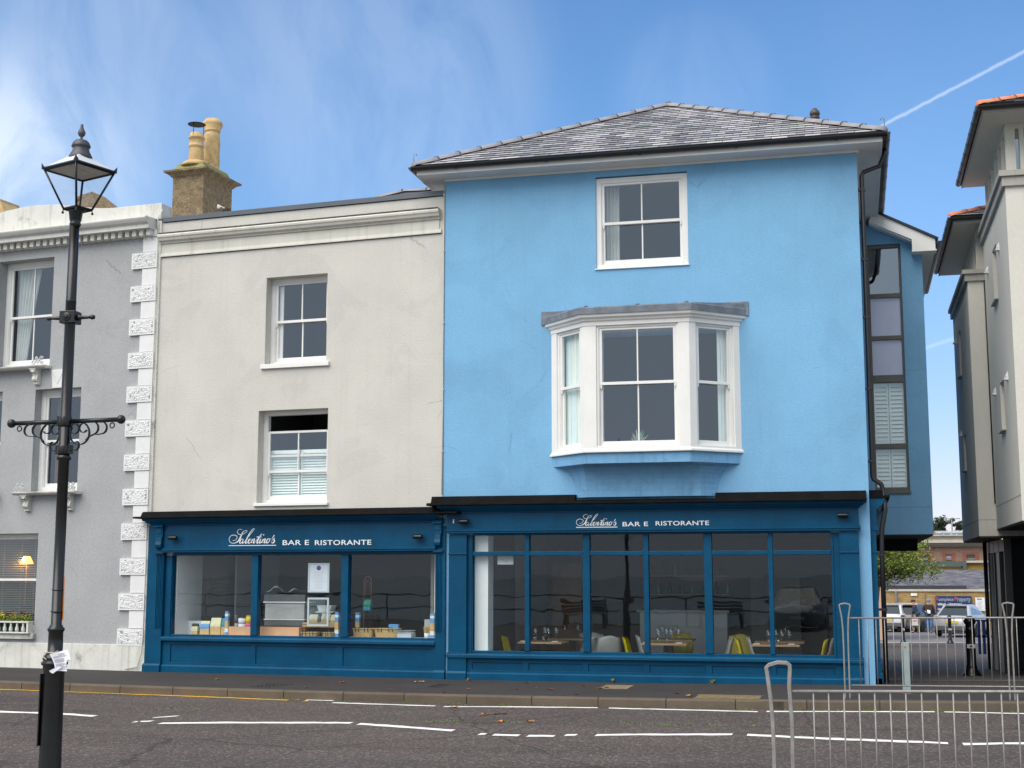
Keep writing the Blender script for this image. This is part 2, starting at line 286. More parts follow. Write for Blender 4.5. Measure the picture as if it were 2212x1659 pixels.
# ---------------------------------------------------------------- builders
class MB:
    """collects shapes and builds them as one mesh object"""
    def __init__(s, T=None): s.v = []; s.f = []; s.mi = []; s.T = T; s.cm = 0; s.sm = set()
    def add(s, vs, fs, smooth=False):
        b = len(s.v)
        for p in vs:
            p = Vector(p); s.v.append(s.T @ p if s.T else p)
        for f in fs:
            s.f.append([b+i for i in f]); s.mi.append(s.cm)
            if smooth: s.sm.add(len(s.f)-1)
        return s
    def box(s, x0, x1, y0, y1, z0, z1):
        x0, x1 = min(x0, x1), max(x0, x1); y0, y1 = min(y0, y1), max(y0, y1); z0, z1 = min(z0, z1), max(z0, z1)
        return s.add([(x0, y0, z0), (x1, y0, z0), (x1, y1, z0), (x0, y1, z0), (x0, y0, z1), (x1, y0, z1), (x1, y1, z1), (x0, y1, z1)],
                     [(0, 3, 2, 1), (4, 5, 6, 7), (0, 1, 5, 4), (1, 2, 6, 5), (2, 3, 7, 6), (3, 0, 4, 7)])
    def prism(s, poly, axis, a, b):
        """extrude a closed polygon: axis x -> poly (y,z); y -> (x,z); z -> (x,y)"""
        def P(q, t): return {'x': (t, q[0], q[1]), 'y': (q[0], t, q[1]), 'z': (q[0], q[1], t)}[axis]
        n = len(poly); vs = [P(q, a) for q in poly]+[P(q, b) for q in poly]
        return s.add(vs, [tuple(range(n))[::-1], tuple(range(n, 2*n))]+[(i, (i+1) % n, n+(i+1) % n, n+i) for i in range(n)])
    def tube(s, pts, r, n=8, cap=True, closed=False):
        pts = [Vector(p) for p in pts]; rings = []; rr = r if isinstance(r, (list, tuple)) else [r]*len(pts)
        ref = None
        for i, p in enumerate(pts):
            if closed: t = (pts[(i+1) % len(pts)]-pts[i-1]).normalized()
            else: t = (pts[min(i+1, len(pts)-1)]-pts[max(i-1, 0)]).normalized()
            if ref is None:
                ref = Vector((0, 0, 1)) if abs(t.z) < .9 else Vector((0, 1, 0))
            a = t.cross(ref).normalized(); b = a.cross(t).normalized(); ref = b
            rings.append([p+(a*math.cos(2*math.pi*k/n)+b*math.sin(2*math.pi*k/n))*rr[i] for k in range(n)])
        vs = [q for g in rings for q in g]; fs = []
        m_ = len(pts)
        for i in range(m_ if closed else m_-1):
            j = (i+1) % m_
            for k in range(n): fs.append((i*n+k, i*n+(k+1) % n, j*n+(k+1) % n, j*n+k))
        s.add(vs, fs, n > 4)
        if cap and not closed:
            b = len(s.v)-len(vs)
            s.f.append([b+k for k in range(n)][::-1]); s.mi.append(s.cm); s.f.append([b+(m_-1)*n+k for k in range(n)]); s.mi.append(s.cm)
        return s
    def lathe(s, prof, c=(0, 0, 0), n=16, axis='z'):
        vs = []; fs = []
        for (r, z) in prof:
            for k in range(n):
                a = 2*math.pi*k/n; p = (r*math.cos(a), r*math.sin(a), z)
                if axis == 'x': p = (z, r*math.cos(a), r*math.sin(a))
                if axis == 'y': p = (r*math.cos(a), z, r*math.sin(a))
                vs.append((p[0]+c[0], p[1]+c[1], p[2]+c[2]))
        for i in range(len(prof)-1):
            for k in range(n): fs.append((i*n+k, i*n+(k+1) % n, (i+1)*n+(k+1) % n, (i+1)*n+k))
        s.add(vs, fs, True); b = len(s.v)-len(vs)
        if prof[0][0] > 1e-4: s.f.append([b+k for k in range(n)][::-1]); s.mi.append(s.cm)
        if prof[-1][0] > 1e-4: s.f.append([b+(len(prof)-1)*n+k for k in range(n)]); s.mi.append(s.cm)
        return s
    def ball(s, c, r, n=10, sq=(1, 1, 1)):
        vs = []; fs = []; h = max(4, n//2)
        for i in range(h+1):
            ph = math.pi*i/h
            for k in range(n):
                a = 2*math.pi*k/n; vs.append((c[0]+r*sq[0]*math.sin(ph)*math.cos(a), c[1]+r*sq[1]*math.sin(ph)*math.sin(a), c[2]+r*sq[2]*math.cos(ph)))
        for i in range(h):
            for k in range(n): fs.append((i*n+k, (i+1)*n+k, (i+1)*n+(k+1) % n, i*n+(k+1) % n))
        return s.add(vs, fs, True)
    def build(s, name, mats, parent=None, bevel=0, label=None, weld=False):
        me = bpy.data.meshes.new(name); me.from_pydata([tuple(p) for p in s.v], [], s.f)
        if not isinstance(mats, (list, tuple)): mats = [mats]
        for q in mats: me.materials.append(q)
        me.polygons.foreach_set('material_index', s.mi)
        me.polygons.foreach_set('use_smooth', [i in s.sm for i in range(len(s.f))])
        bm = bmesh.new(); bm.from_mesh(me)
        if weld: bmesh.ops.remove_doubles(bm, verts=bm.verts, dist=1e-5)
        bmesh.ops.recalc_face_normals(bm, faces=bm.faces)
        bm.to_mesh(me); bm.free()
        o = bpy.data.objects.new(name, me); col.objects.link(o)
        if parent: o.parent = parent
        if bevel:
            b = o.modifiers.new('bevel', 'BEVEL'); b.width = bevel; b.segments = 2; b.limit_method = 'ANGLE'
        if label: o['label'] = label
        return o

def thing(name, label, cat, loc=(0, 0, 0), rz=0, group=None, scale=1):
    o = bpy.data.objects.new(name, None); o.empty_display_size = .1; col.objects.link(o); o.location = loc; o.rotation_euler = (0, 0, rz)
    if scale != 1: o.scale = (scale,)*3
    o['label'] = label; o['category'] = cat
    if group: o['group'] = group
    return o
def tag(o, label, cat, group=None):
    o['label'] = label; o['category'] = cat
    if group: o['group'] = group
    return o
def struct(o, kind='structure'): o['kind'] = kind; return o
def dup(root, loc, rz=0, label=None, group=None):
    r = root.copy(); col.objects.link(r); r.location = loc; r.rotation_euler = (0, 0, rz)
    if label: r['label'] = label
    if group: r['group'] = group
    for ch in list(root.children):
        c = ch.copy(); col.objects.link(c); c.parent = r
        for g in ch.children:
            d = g.copy(); col.objects.link(d); d.parent = c
    return r

def wall_panel(mb, x0, x1, z0, z1, holes, y0, y1):
    """a slab with rectangular openings (hx0,hx1,hz0,hz1) and their reveals"""
    xs = sorted({x0, x1}|{h[i] for h in holes for i in (0, 1)}); zs = sorted({z0, z1}|{h[i] for h in holes for i in (2, 3)})
    idx = {}; vs = []; fs = []
    def V(x, y, z):
        k = (round(x, 4), round(y, 4), round(z, 4))
        if k not in idx: idx[k] = len(vs); vs.append((x, y, z))
        return idx[k]
    def hole(x, z): return any(h[0] < x < h[1] and h[2] < z < h[3] for h in holes) or not (x0 < x < x1 and z0 < z < z1)
    for i in range(len(xs)-1):
        for j in range(len(zs)-1):
            a, b, c, d = xs[i], xs[i+1], zs[j], zs[j+1]; mx_, mz = (a+b)/2, (c+d)/2
            if hole(mx_, mz): continue
            fs.append((V(a, y0, c), V(b, y0, c), V(b, y0, d), V(a, y0, d))); fs.append((V(a, y1, c), V(a, y1, d), V(b, y1, d), V(b, y1, c)))
            e = 1e-3
            if hole(a-e, mz): fs.append((V(a, y0, c), V(a, y0, d), V(a, y1, d), V(a, y1, c)))
            if hole(b+e, mz): fs.append((V(b, y0, c), V(b, y1, c), V(b, y1, d), V(b, y0, d)))
            if hole(mx_, c-e): fs.append((V(a, y0, c), V(a, y1, c), V(b, y1, c), V(b, y0, c)))
            if hole(mx_, d+e): fs.append((V(a, y0, d), V(b, y0, d), V(b, y1, d), V(a, y1, d)))
    mb.add(vs, fs); return mb

def room(parent, x0, x1, y0, y1, z0, z1, T=None, m=None, name='room_interior'):
    """an open-fronted box behind an opening"""
    mb = MB(T); t = .05
    mb.box(x0-t, x1+t, y1, y1+t, z0-t, z1+t); mb.box(x0-t, x0, y0, y1, z0-t, z1+t); mb.box(x1, x1+t, y0, y1, z0-t, z1+t)
    mb.box(x0, x1, y0, y1, z0-t, z0); mb.box(x0, x1, y0, y1, z1, z1+t)
    return mb.build(name, m or DARKI, parent)

def curtain_mesh(T, x0, x1, z0, z1, y, folds=5, amp=.03, x1b=None):
    mb = MB(T); n = folds*8; vs = []; fs = []
    for k in range(n+1):
        t = k/n; yy = y+amp*math.sin(t*folds*2*math.pi)
        for z, xe in ((z0, x1b if x1b is not None else x1), ((z0+z1)/2, x1 if x1b is None else (x1+x1b*1.5)/2.5), (z1, x1)):
            vs.append((x0+(xe-x0)*t, yy, z))
    for k in range(n):
        for j in (0, 1): a = k*3+j; fs.append((a, a+3, a+4, a+1))
    mb.add(vs, fs, True); return mb

def sash_window(parent, x0, x1, z0, z1, y, T=None, cols=2, meet=.5, drop=0, fw=.06, vent=True, horns=True, deep=.10, bars=True, sill=None, glass=None):
    """box-sash window: y is the front face of its frame; the name of each pane, sash and rail is its own"""
    G_ = glass or GLASS
    f = MB(T)
    f.box(x0, x0+fw, y, y+deep, z0, z1); f.box(x1-fw, x1, y, y+deep, z0, z1); f.box(x0+fw, x1-fw, y, y+deep, z1-fw, z1); f.box(x0+fw, x1-fw, y-.01, y+deep, z0, z0+fw*.8)
    # narrow staff bead
    f.box(x0+fw, x0+fw+.012, y+.012, y+deep, z0+fw*.8, z1-fw); f.box(x1-fw-.012, x1-fw, y+.012, y+deep, z0+fw*.8, z1-fw)
    w_ = f.build('sash_window', TRIM, parent, bevel=.004)
    a, b = x0+fw+.012, x1-fw-.012; zb, zt = z0+fw*.8, z1-fw; zm = zb+(zt-zb)*meet
    sw = .038
    def sash(name, za, zb2, yy, bot):
        s_ = MB(T); s_.box(a, a+sw, yy, yy+.035, za, zb2); s_.box(b-sw, b, yy, yy+.035, za, zb2)
        s_.box(a+sw, b-sw, yy, yy+.035, zb2-sw, zb2); s_.box(a+sw, b-sw, yy, yy+.035, za, za+bot)
        if bars and cols > 1:
            for k in range(1, cols):
                xc = a+(b-a)*k/cols; s_.box(xc-.011, xc+.011, yy+.004, yy+.033, za+bot, zb2-sw)
        if horns and name == 'upper_sash':
            for xx in (a, b-sw): s_.prism([(xx, za), (xx+sw, za), (xx+sw*.75, za-.05), (xx+sw*.5, za-.065), (xx+sw*.25, za-.05)], 'y', yy+.004, yy+.03)
        o = s_.build(name, TRIM, w_, bevel=.003)
        g = MB(T); g.add([(a+sw*.8, yy+.018, za+bot*.8), (b-sw*.8, yy+.018, za+bot*.8), (b-sw*.8, yy+.018, zb2-sw*.8), (a+sw*.8, yy+.018, zb2-sw*.8)], [(0, 1, 2, 3)])
        g.build('pane', G_, w_)
        return o
    sash('upper_sash', zm-.02-drop, zt-drop, y+.018, .045)
    sash('lower_sash', zb, zm+.02, y+.056, .075)
    if vent:
        xc = (x0+x1)/2; MB(T).box(xc-.16, xc+.16, y-.008, y-.0005, z1-fw*.72, z1-fw*.42).build('trickle_vent', TRIM, w_, bevel=.003)
    if sill:
        sx0, sx1, sz0, sz1, sy = sill
        MB(T).prism([(sy, sz0), (sy, sz1-.012), (y+.02, sz1+.012), (y+.02, sz0)], 'x', sx0, sx1).build('sill', TRIM, w_, bevel=.004)
    return w_

def text_mesh(mb, s, x0, x1, z0, h, y, thick=.004, bold=.0):
    """sans lettering fitted between x0 and x1 with cap height h, standing in the xz plane"""
    cu = bpy.data.curves.new('txt', 'FONT'); cu.body = s; cu.size = 1; cu.extrude = 0; cu.offset = bold; cu.resolution_u = 4; cu.space_character = 1.06
    o = bpy.data.objects.new('txt', cu); col.objects.link(o)
    dg = bpy.context.evaluated_depsgraph_get(); me = bpy.data.meshes.new_from_object(o.evaluated_get(dg))
    xs = [v.co.x for v in me.vertices]; ys = [v.co.y for v in me.vertices]
    a, b = min(xs), max(xs); lo = 0; hi = .729 if s.upper() == s else max(ys)
    if s.upper() == s: hi = max(ys); lo = min(ys)
    vs = [(x0+(v.co.x-a)/(b-a)*(x1-x0), y, z0+(v.co.y-lo)/(hi-lo)*h) for v in me.vertices]
    mb.add(vs, [tuple(p.vertices) for p in me.polygons])
    bpy.data.objects.remove(o); bpy.data.curves.remove(cu); bpy.data.meshes.remove(me)

def stroke(mb, pts, w, y):
    """a pen stroke of varying width in the xz plane: pts (x, z, width factor)"""
    # smooth with Catmull-Rom
    P = [Vector((p[0], p[1], p[2] if len(p) > 2 else 1)) for p in pts]; Q = []
    for i in range(len(P)-1):
        p0, p1, p2, p3 = P[max(i-1, 0)], P[i], P[i+1], P[min(i+2, len(P)-1)]
        for k in range(5):
            t = k/5; Q.append(.5*((2*p1)+(p2-p0)*t+(2*p0-5*p1+4*p2-p3)*t*t+(3*p1-p0-3*p2+p3)*t**3))
    Q.append(P[-1]); vs = []; n = len(Q)
    for i, q in enumerate(Q):
        t = Q[min(i+1, n-1)]-Q[max(i-1, 0)]; t = Vector((t.x, t.y)).normalized(); nx, nz = -t.y, t.x
        ww = w*max(q.z, .15)/2
        vs += [(q.x+nx*ww, y, q.y+nz*ww), (q.x-nx*ww, y, q.y-nz*ww)]
    mb.add(vs, [(2*i, 2*i+1, 2*i+3, 2*i+2) for i in range(n-1)])

# strokes of the script word, in pixels of an enlarged view of the sign (word spans x 75-745, base line y 242)
SCRIPT = [
 [(262, 78, .5), (235, 66, .5), (202, 80, .6), (194, 105, .7), (215, 130, .7), (262, 132, .6), (310, 112, .6), (332, 92, .6), (312, 86, .6), (275, 100, .9), (250, 145, 1.6), (228, 190, 1.9), (200, 222, 1.3), (150, 242, .7), (105, 234, .6), (80, 205, .6), (86, 165, .7), (120, 142, .7), (168, 144, .7), (192, 165, .7), (182, 192, .6), (152, 208, .5), (130, 205, .4)],
 [(275, 195, .7), (258, 190, .8), (238, 208, 1.2), (228, 232, 1.3), (240, 242, 1), (262, 228, .7), (282, 192, .7), (268, 232, 1.5), (275, 242, 1), (300, 226, .6)],
 [(300, 226, .6), (350, 165, .6), (408, 100, .6), (432, 68, .7), (412, 68, .9), (370, 118, 1.3), (330, 190, 1.7), (312, 232, 1.5), (322, 243, 1), (350, 228, .6)],
 [(342, 230, .6), (374, 212, .5), (388, 196, .5), (378, 189, .6), (360, 200, 1.3), (350, 226, 1.6), (358, 242, 1.2), (380, 238, .6), (400, 215, .5)],
 [(410, 190, .8), (394, 240, 1.6)], [(398, 225, .5), (430, 192, .8), (440, 196, 1.2), (424, 232, 1.5), (432, 242, 1), (455, 222, .5)],
 [(455, 222, .5), (500, 170, .6), (542, 122, .8), (500, 185, 1.5), (476, 232, 1.6), (484, 243, 1), (512, 222, .5)], [(470, 166, .9), (535, 166, .9)],
 [(530, 190, 1), (510, 232, 1.6), (518, 243, 1), (545, 220, .5)], [(570, 134, 1.3), (564, 148, 1.3)],
 [(562, 190, .8), (542, 240, 1.6)], [(548, 225, .5), (582, 192, .8), (592, 196, 1.2), (576, 232, 1.5), (584, 242, 1), (606, 222, .5)],
 [(650, 192, .7), (628, 192, 1), (608, 222, 1.5), (614, 242, 1.2), (640, 232, 1), (655, 205, .8), (650, 192, .6), (672, 196, .4)],
 [(716, 145, 1.2), (700, 172, .9), (682, 196, .3)],
 [(676, 226, .4), (700, 200, .5), (724, 180, 1.0)], [(722, 182, .8), (712, 196, 1.2), (720, 214, 1.6), (712, 236, 1.4), (692, 243, .9), (680, 236, .9)],
]
def salentino(mb, x0, x1, z0, y, w=.016):
    w *= .72
    k = (x1-x0)/670.0
    for st in SCRIPT: stroke(mb, [(x0+(p[0]-75)*k, z0+(272-p[1])*k, p[2]) for p in st], w, y)
    mb.add([(x0, y, z0-.005), (x1, y, z0-.005), (x1, y, z0+.006), (x0, y, z0+.006)], [(0, 1, 2, 3)])

# ---------------------------------------------------------------- ground, road, pavement, sea
def gx(x): return .01*max(0, x+3.1) if x < 12 else .151
def gz(x, y):                       # pavement level; behind the houses the ground falls away
    z = gx(x)
    if y > .9: z -= .045*min(y-.9, 4)+.0275*min(31, max(0, y-4.9))+.018*max(0, y-35.9)
    return z
KY = [(-60, 9), (-30, 1.6), (-20, -1.0), (-13.5, -2.02), (-12.7, -2.16), (-10.7, -2.44), (-8, -2.71), (-5.4, -2.81), (-3.2, -2.80), (-1, -2.85), (.1, -2.80), (2, -2.66), (5, -2.5), (12, -2.2), (60, 0)]
def ky(x):
    for (a, p), (b, q) in zip(KY, KY[1:]):
        if a <= x <= b: return p+(q-p)*(x-a)/(b-a)
    return KY[0][1] if x < KY[0][0] else KY[-1][1]
def rz(x, y):                       # road surface: falls gently from the far kerb to the near one
    return gx(x)-.115-.019*max(0, (ky(x)-y)) if y <= ky(x) else gx(x)-.115
def sheet(xs, ys_of, zf, name, m, dz=0):
    vs = []; fs = []; n = len(ys_of(xs[0]))
    for x in xs:
        for y in ys_of(x): vs.append((x, y, zf(x, y)+dz))
    for i in range(len(xs)-1):
        for j in range(n-1): a = i*n+j; fs.append((a, a+n, a+n+1, a+1))
    mb = MB(); mb.add(vs, fs, True); return mb.build(name, m)
XS = [-60, -40, -30, -25, -20, -17, -15]+[-14+.5*i for i in range(40)]+[7, 9, 12, 20, 40, 60]
road = struct(sheet(XS, lambda x: [ky(x)+.03-(ky(x)+11.6)*t/8 for t in range(9)], rz, 'road', ASPH))
struct(sheet(XS, lambda x: [ky(x)+.10, -2.0 if ky(x) < -2.1 else ky(x)+.3, -1 if ky(x) < -1.2 else ky(x)+.5, 0 if ky(x) < -.2 else ky(x)+.7, max(.9, ky(x)+.9)], gz, 'pavement', PAVE))
# side passage paving behind the pavement, its pale front course, and the road beyond
XP = [-1, .2, .6, 1, 1.5, 2, 2.5, 3, 4, 6, 9, 14]
struct(sheet(XP, lambda x: [.9, 1.02], gz, 'paving_edge_course', SETT, .006))
struct(sheet(XP, lambda x: [1.02, 2, 3, 4, 4.9, 8, 14, 22, 30, 34.5], gz, 'passage_paving', COBB, .002))
struct(sheet([-20, -6, 0, 1, 2, 3, 4, 6, 9, 14, 30], lambda x: [34.5, 34.9], gz, 'back_kerb', STONE, .03))
struct(sheet([-20, -6, 0, 1, 2, 3, 4, 6, 9, 14, 30], lambda x: [34.9, 40, 46, 52, 58, 61.8], gz, 'back_road', mat('back_asphalt', (.17, .16, .165), .9, .06, 1, bump=.004, bs=60)))
struct(sheet([-20, 0, 4, 9, 30], lambda x: [36.2, 36.32], gz, 'back_road_line', ROADW, .008))
gnd = mat('far_ground', (.10, .09, .08), .95, .1, .2)
g0 = MB(); g0.add([(-900, -11.5, -.9), (900, -11.5, -.9), (900, .8, -.9), (-900, .8, -.9), (-900, 90, -3.4), (900, 90, -3.4), (-900, 2500, -6), (900, 2500, -6)],
                  [(0, 1, 2, 3), (3, 2, 5, 4), (4, 5, 7, 6)]); struct(g0.build('ground', gnd))
# near side: kerb, promenade, parapet, sea (seen only in the windows)
PROM = mat('promenade_paving', (.24, .22, .19), .9, .1, .8, extra=brick_extra(.6, .4, .01, (.12, .11, .1), (.20, .18, .16), 'xy'))
q = MB(); q.box(-60, 60, -30, -11.75, -1.5, -.20); struct(q.build('promenade', PROM))
q = MB(); q.box(-60, 60, -11.75, -11.6, -1.0, -.185); struct(q.build('near_kerb', KERB))
q = MB(); q.box(-60, 60, -30.6, -30, -4, -.16); struct(q.build('sea_wall', STONE))
SEA = mat('sea_water', (.06, .11, .105), .25, .2, .05, bump=.3, bs=.6)
q = MB(); q.add([(-4000, -6000, -4), (4000, -6000, -4), (4000, -30.6, -4), (-4000, -30.6, -4)], [(0, 1, 2, 3)]); struct(q.build('sea', SEA))
# kerb stones with joints
q = MB(); x = -26.0
while x < 20:
    x2 = x+.905
    for a, b in ((x+.006, x2-.006),):
        A = (a, ky(a)); B = (b, ky(b)); d = Vector((B[0]-A[0], B[1]-A[1], 0)).normalized(); nrm = Vector((-d.y, d.x, 0))*.13
        za, zb = gx(a)+.004, gx(b)+.004
        c0, c1 = Vector((A[0], A[1], 0)), Vector((B[0], B[1], 0)); k = nrm*.12
        P_ = []
        for c, z in ((c0, za), (c1, zb)):
            P_ += [c+Vector((0, 0, z-.3)), c+Vector((0, 0, z-.022)), c+k+Vector((0, 0, z)), c+nrm+Vector((0, 0, z)), c+nrm+Vector((0, 0, z-.3))]
        q.add(P_, [(0, 1, 2, 3, 4), (9, 8, 7, 6, 5), (0, 5, 6, 1), (1, 6, 7, 2), (2, 7, 8, 3), (3, 8, 9, 4)])
    x = x2
q.add([(-26, ky(-26)+.02, -.3), (20, ky(20)+.02, -.3), (20, ky(20)+.02, .0), (-26, ky(-26)+.02, -.0)], [])
struct(q.build('kerb', KERB))
q = MB()
for i in range(len(XS)-1):
    a, b = XS[i], XS[i+1]; q.add([(a, ky(a)+.012, gx(a)-.2), (b, ky(b)+.012, gx(b)-.2), (b, ky(b)+.012, gx(b)-.012), (a, ky(a)+.012, gx(a)-.012), (a, ky(a)+.11, gx(a)-.008), (b, ky(b)+.11, gx(b)-.008)], [(0, 1, 2, 3), (3, 2, 5, 4)])
struct(q.build('kerb_joint_bedding', mat('joint_dirt', (.05, .045, .03), .95, .3, 8)))
q = MB()
for i in range(70):
    x = random.uniform(-13, 3); 
    for k in range(7):
        a = random.uniform(0, 6.28); l = random.uniform(.01, .035); px_, py_ = x+random.uniform(-.06, .06), ky(x)-random.uniform(.0, .025); zr = rz(px_, py_)
        q.add([(px_-.006, py_, zr), (px_+.006, py_, zr), (px_+math.cos(a)*l, py_+math.sin(a)*.01, zr+l)], [(0, 1, 2)])
for (u, v) in [(935, 1586), (975, 1584), (1360, 1592), (1415, 1595), (1445, 1597), (1490, 1597), (1540, 1597), (1625, 1599), (1100, 1587), (360, 1556), (420, 1558)]:
    r = ray(u, v); t = (-.3-EYE)/r.z; c = CAMP+r*t
    for k in range(16):
        px_, py_ = c.x+random.gauss(0, .07), c.y+random.gauss(0, .04); a = random.uniform(0, 6.28); l = random.uniform(.008, .02); z_ = rz(px_, py_)
        q.add([(px_-.008, py_, z_), (px_+.008, py_, z_), (px_+math.cos(a)*l, py_+math.sin(a)*l, z_+l)], [(0, 1, 2)])
struct(q.build('road_weeds', mat('weed_green', (.12, .20, .03), .9, .3, 20)), 'stuff')

def onroad(u, v):
    r = ray(u, v); z = -.2
    for i in range(8):
        t = (z-EYE)/r.z; c = CAMP+r*t; z = rz(c.x, c.y)
    return c
def marking(pts, w, name, m, jag=.02, step=.12):
    """a painted line along photo points lying on the road, with worn edges"""
    P = [onroad(*p) for p in pts]; vs = []; fs = []; k = 0
    for a, b in zip(P, P[1:]):
        n = max(1, int((b-a).length/step))
        for i in range(n+(1 if (b-P[-1]).length < 1e-6 else 0)):
            c = a+(b-a)*(i/n); e = w/2
            y0, y1 = c.y-e+random.uniform(-jag, jag), c.y+e+random.uniform(-jag, jag)
            vs += [(c.x, y0, rz(c.x, y0)+.004), (c.x, y1, rz(c.x, y1)+.004)]
    n = len(vs)//2; q = MB(); q.add(vs, [(2*i, 2*i+2, 2*i+3, 2*i+1) for i in range(n-1)])
    return q.build(name, m, road)
marking([(-60, 1487), (0, 1489.5), (135, 1494), (300, 1500.5), (440, 1505.5), (560, 1510.5), (622, 1513)], .09, 'yellow_line', ROADY, .012)
E1 = [[(662, 1512), (720, 1514)], [(718, 1518.5), (940, 1525.5)], [(959, 1526.8), (1120, 1527.5), (1291, 1529.3)], [(1315, 1530), (1500, 1534.5), (1637, 1538)], [(1656, 1537.5), (2019, 1538)], [(2040, 1538.3), (2212, 1542), (2300, 1544)]]
for s in E1: marking(s, .10, 'edge_marking', ROADW, .013)
E2 = [[(-60, 1534), (0, 1538), (120, 1541.5), (205, 1547.5)], [(288, 1560), (330, 1558)], [(330, 1551), (385, 1547)], [(345, 1563), (480, 1561.5), (760, 1562)], [(775, 1564), (980, 1578.5)],
      [(1035, 1586), (1050, 1586)], [(1066, 1587.5), (1121, 1589.5)], [(1140, 1590), (1198, 1590.5)], [(1221, 1588.5), (1246, 1588)], [(1287, 1588.5), (1345, 1587.5), (1582, 1587)], [(1614, 1588), (1760, 1595), (2048, 1606)], [(2080, 1608), (2212, 1606), (2300, 1606)]]
for i, s in enumerate(E2): marking(s, .155 if i not in (1, 2) else .10, 'bay_marking', ROADW, .02)

# ---------------------------------------------------------------- shared mouldings for the two shopfronts
def shopfront(parent, label, x0, x1, pil, fas, glass, bars, transom, sill_z, risers, riser_z, plinth_z, ledge, cornice, T=None, flutes=None, yoff=0):
    """pil: list of (x0,x1,top z); fas: (x0,x1,z0,z1); glass: (x0,x1,z0,z1); bars: mullion (x0,x1)"""
    gx0, gx1, gz0, gz1 = glass
    m_ = MB(T)                                                    # frame round the glass
    m_.box(fas[0]+.01, gx0, -.03, .08, sill_z, gz1); m_.box(gx1, fas[1]-.01, -.03, .08, sill_z, gz1); m_.box(gx0, gx1, -.03, .08, gz1, fas[2]-.003)
    m_.box(gx0-.035, gx0-.012, -.05, -.03, sill_z, gz1); m_.box(gx1+.012, gx1+.035, -.05, -.03, sill_z, gz1)
    S = m_.build('shopfront', TEAL, parent, bevel=.004, label=label)
    for a, b in bars:
        t = MB(T); t.box(a, b, -.045, .08, gz0, gz1); t.build('mullion', TEAL, S, bevel=.006)
    xs = [gx0]+[v for ab in bars for v in ab]+[gx1]
    for i in range(0, len(xs), 2):
        a, b = xs[i], xs[i+1]
        if transom:
            t = MB(T); t.box(a, b, -.04, .07, transom[0], transom[1]); t.build('transom', TEAL, S, bevel=.006)
            zs = [(gz0, transom[0]), (transom[1], gz1)]
        else: zs = [(gz0, gz1)]
        for za, zb in zs:
            t = MB(T); t.add([(a, .02, za), (b, .02, za), (b, .02, zb), (a, .02, zb)], [(0, 1, 2, 3)]); t.build('shop_pane', SGLASS, S)
    t = MB(T); t.prism([(-.115, sill_z-.075), (-.115, sill_z-.03), (-.10, sill_z-.015), (-.03, sill_z+.004), (.02, sill_z+.004), (.02, sill_z-.075)], 'x', fas[0]-.005, fas[1]+.005); t.prism([(-.03, sill_z+.004), (-.03, gz0), (.08, gz0), (.08, sill_z+.004)], 'x', gx0, gx1); t.build('shop_sill', TEAL, S, bevel=.004)
    t = MB(T); wall_panel(t, fas[0], fas[1], plinth_z-.01, sill_z-.078, [(a, b, riser_z[0], riser_z[1]) for a, b in risers], -.045, .05)
    for a, b in risers:
        t.box(a+.002, b-.002, -.028, -.02, riser_z[0]+.002, riser_z[1]-.002)
    t.build('stall_riser', TEAL, S, bevel=.003)
    t = MB(T); t.prism([(-.085, -.12), (-.085, plinth_z-.025), (-.07, plinth_z-.01), (-.05, plinth_z), (.03, plinth_z), (.03, -.12)], 'x', fas[0]-.002, fas[1]+.002); t.build('plinth', TEAL, S, bevel=.003)
    for (a, b, top, base) in pil:
        t = MB(T); t.box(a, b, -.09, .05, base, top)
        t.prism([(-.125, -.12), (-.125, plinth_z-.02), (-.10, plinth_z+.01), (.04, plinth_z+.01), (.04, -.12)], 'x', a-.018, b+.003)
        if not flutes:
            for z in (1.955, sill_z-.015): t.box(a-.012, b+.008, -.108, -.088, z-.008, z+.012)
        t.build('pilaster', TEAL, S, bevel=.004)
    fx0, fx1, fz0, fz1 = fas
    t = MB(T); t.box(fx0, fx1, -.10, .05, fz0, fz1); t.build('sign_board', TEAL, S, bevel=.003)
    t = MB(T); t.prism([(-.10, fz0-.055), (-.145, fz0-.055), (-.145, fz0-.035), (-.16, fz0-.025), (-.16, fz0-.008), (-.135, fz0), (-.135, fz0+.012), (-.102, fz0+.016), (-.0, fz0+.016), (-.0, fz0-.055)], 'x', fx0-.005, fx1+.02); t.build('sign_moulding', TEAL, S)
    cx0, cx1, cz0, cz1 = cornice
    t = MB(T); h = cz1-cz0
    pr = [(0, cz0), (-.125, cz0), (-.125, cz0+h*.12), (-.15, cz0+h*.2), (-.16, cz0+h*.36), (-.20, cz0+h*.4), (-.215, cz0+h*.62), (-.25, cz0+h*.68), (-.262, cz0+h*.96), (-.262, cz1), (0, cz1)]
    n = len(pr); vs = []
    for s_, xx, in ((-1, cx0), (1, cx1)):
        for (y, z) in pr: vs.append((xx+s_*(-y-.125)*.9 if y < -.124 else xx, y, z))
    t.add(vs, [tuple(range(n)), tuple(range(n, 2*n))[::-1]]+[(i, n+i, n+(i+1) % n, (i+1) % n) for i in range(n)]); t.build('cornice', TEAL, S)
    lx0, lx1, lz0, lz1, gap = ledge
    t = MB(T); lip = lz0+(lz1-lz0)*.32
    t.prism([(.0, lz0), (-.34, lz0), (-.345, lz0+.012), (-.33, lip-.008), (-.2, lip), (0, lip)], 'x', lx0, lx1)
    for a, b in ([(lx0+.04, lx1-.005)] if not gap else [(lx0+.02, gap[0]), (gap[1], lx1-.005)]):
        t.prism([(.0, lip), (-.17, lip), (-.12, lz1-.01), (-.10, lz1), (0, lz1)], 'x', a, b)
    if gap: t.box(gap[0], gap[1], -.16, 0, lip, lip+.02)
    t.build('ledge', BLACKF, S, bevel=.004)
    return S
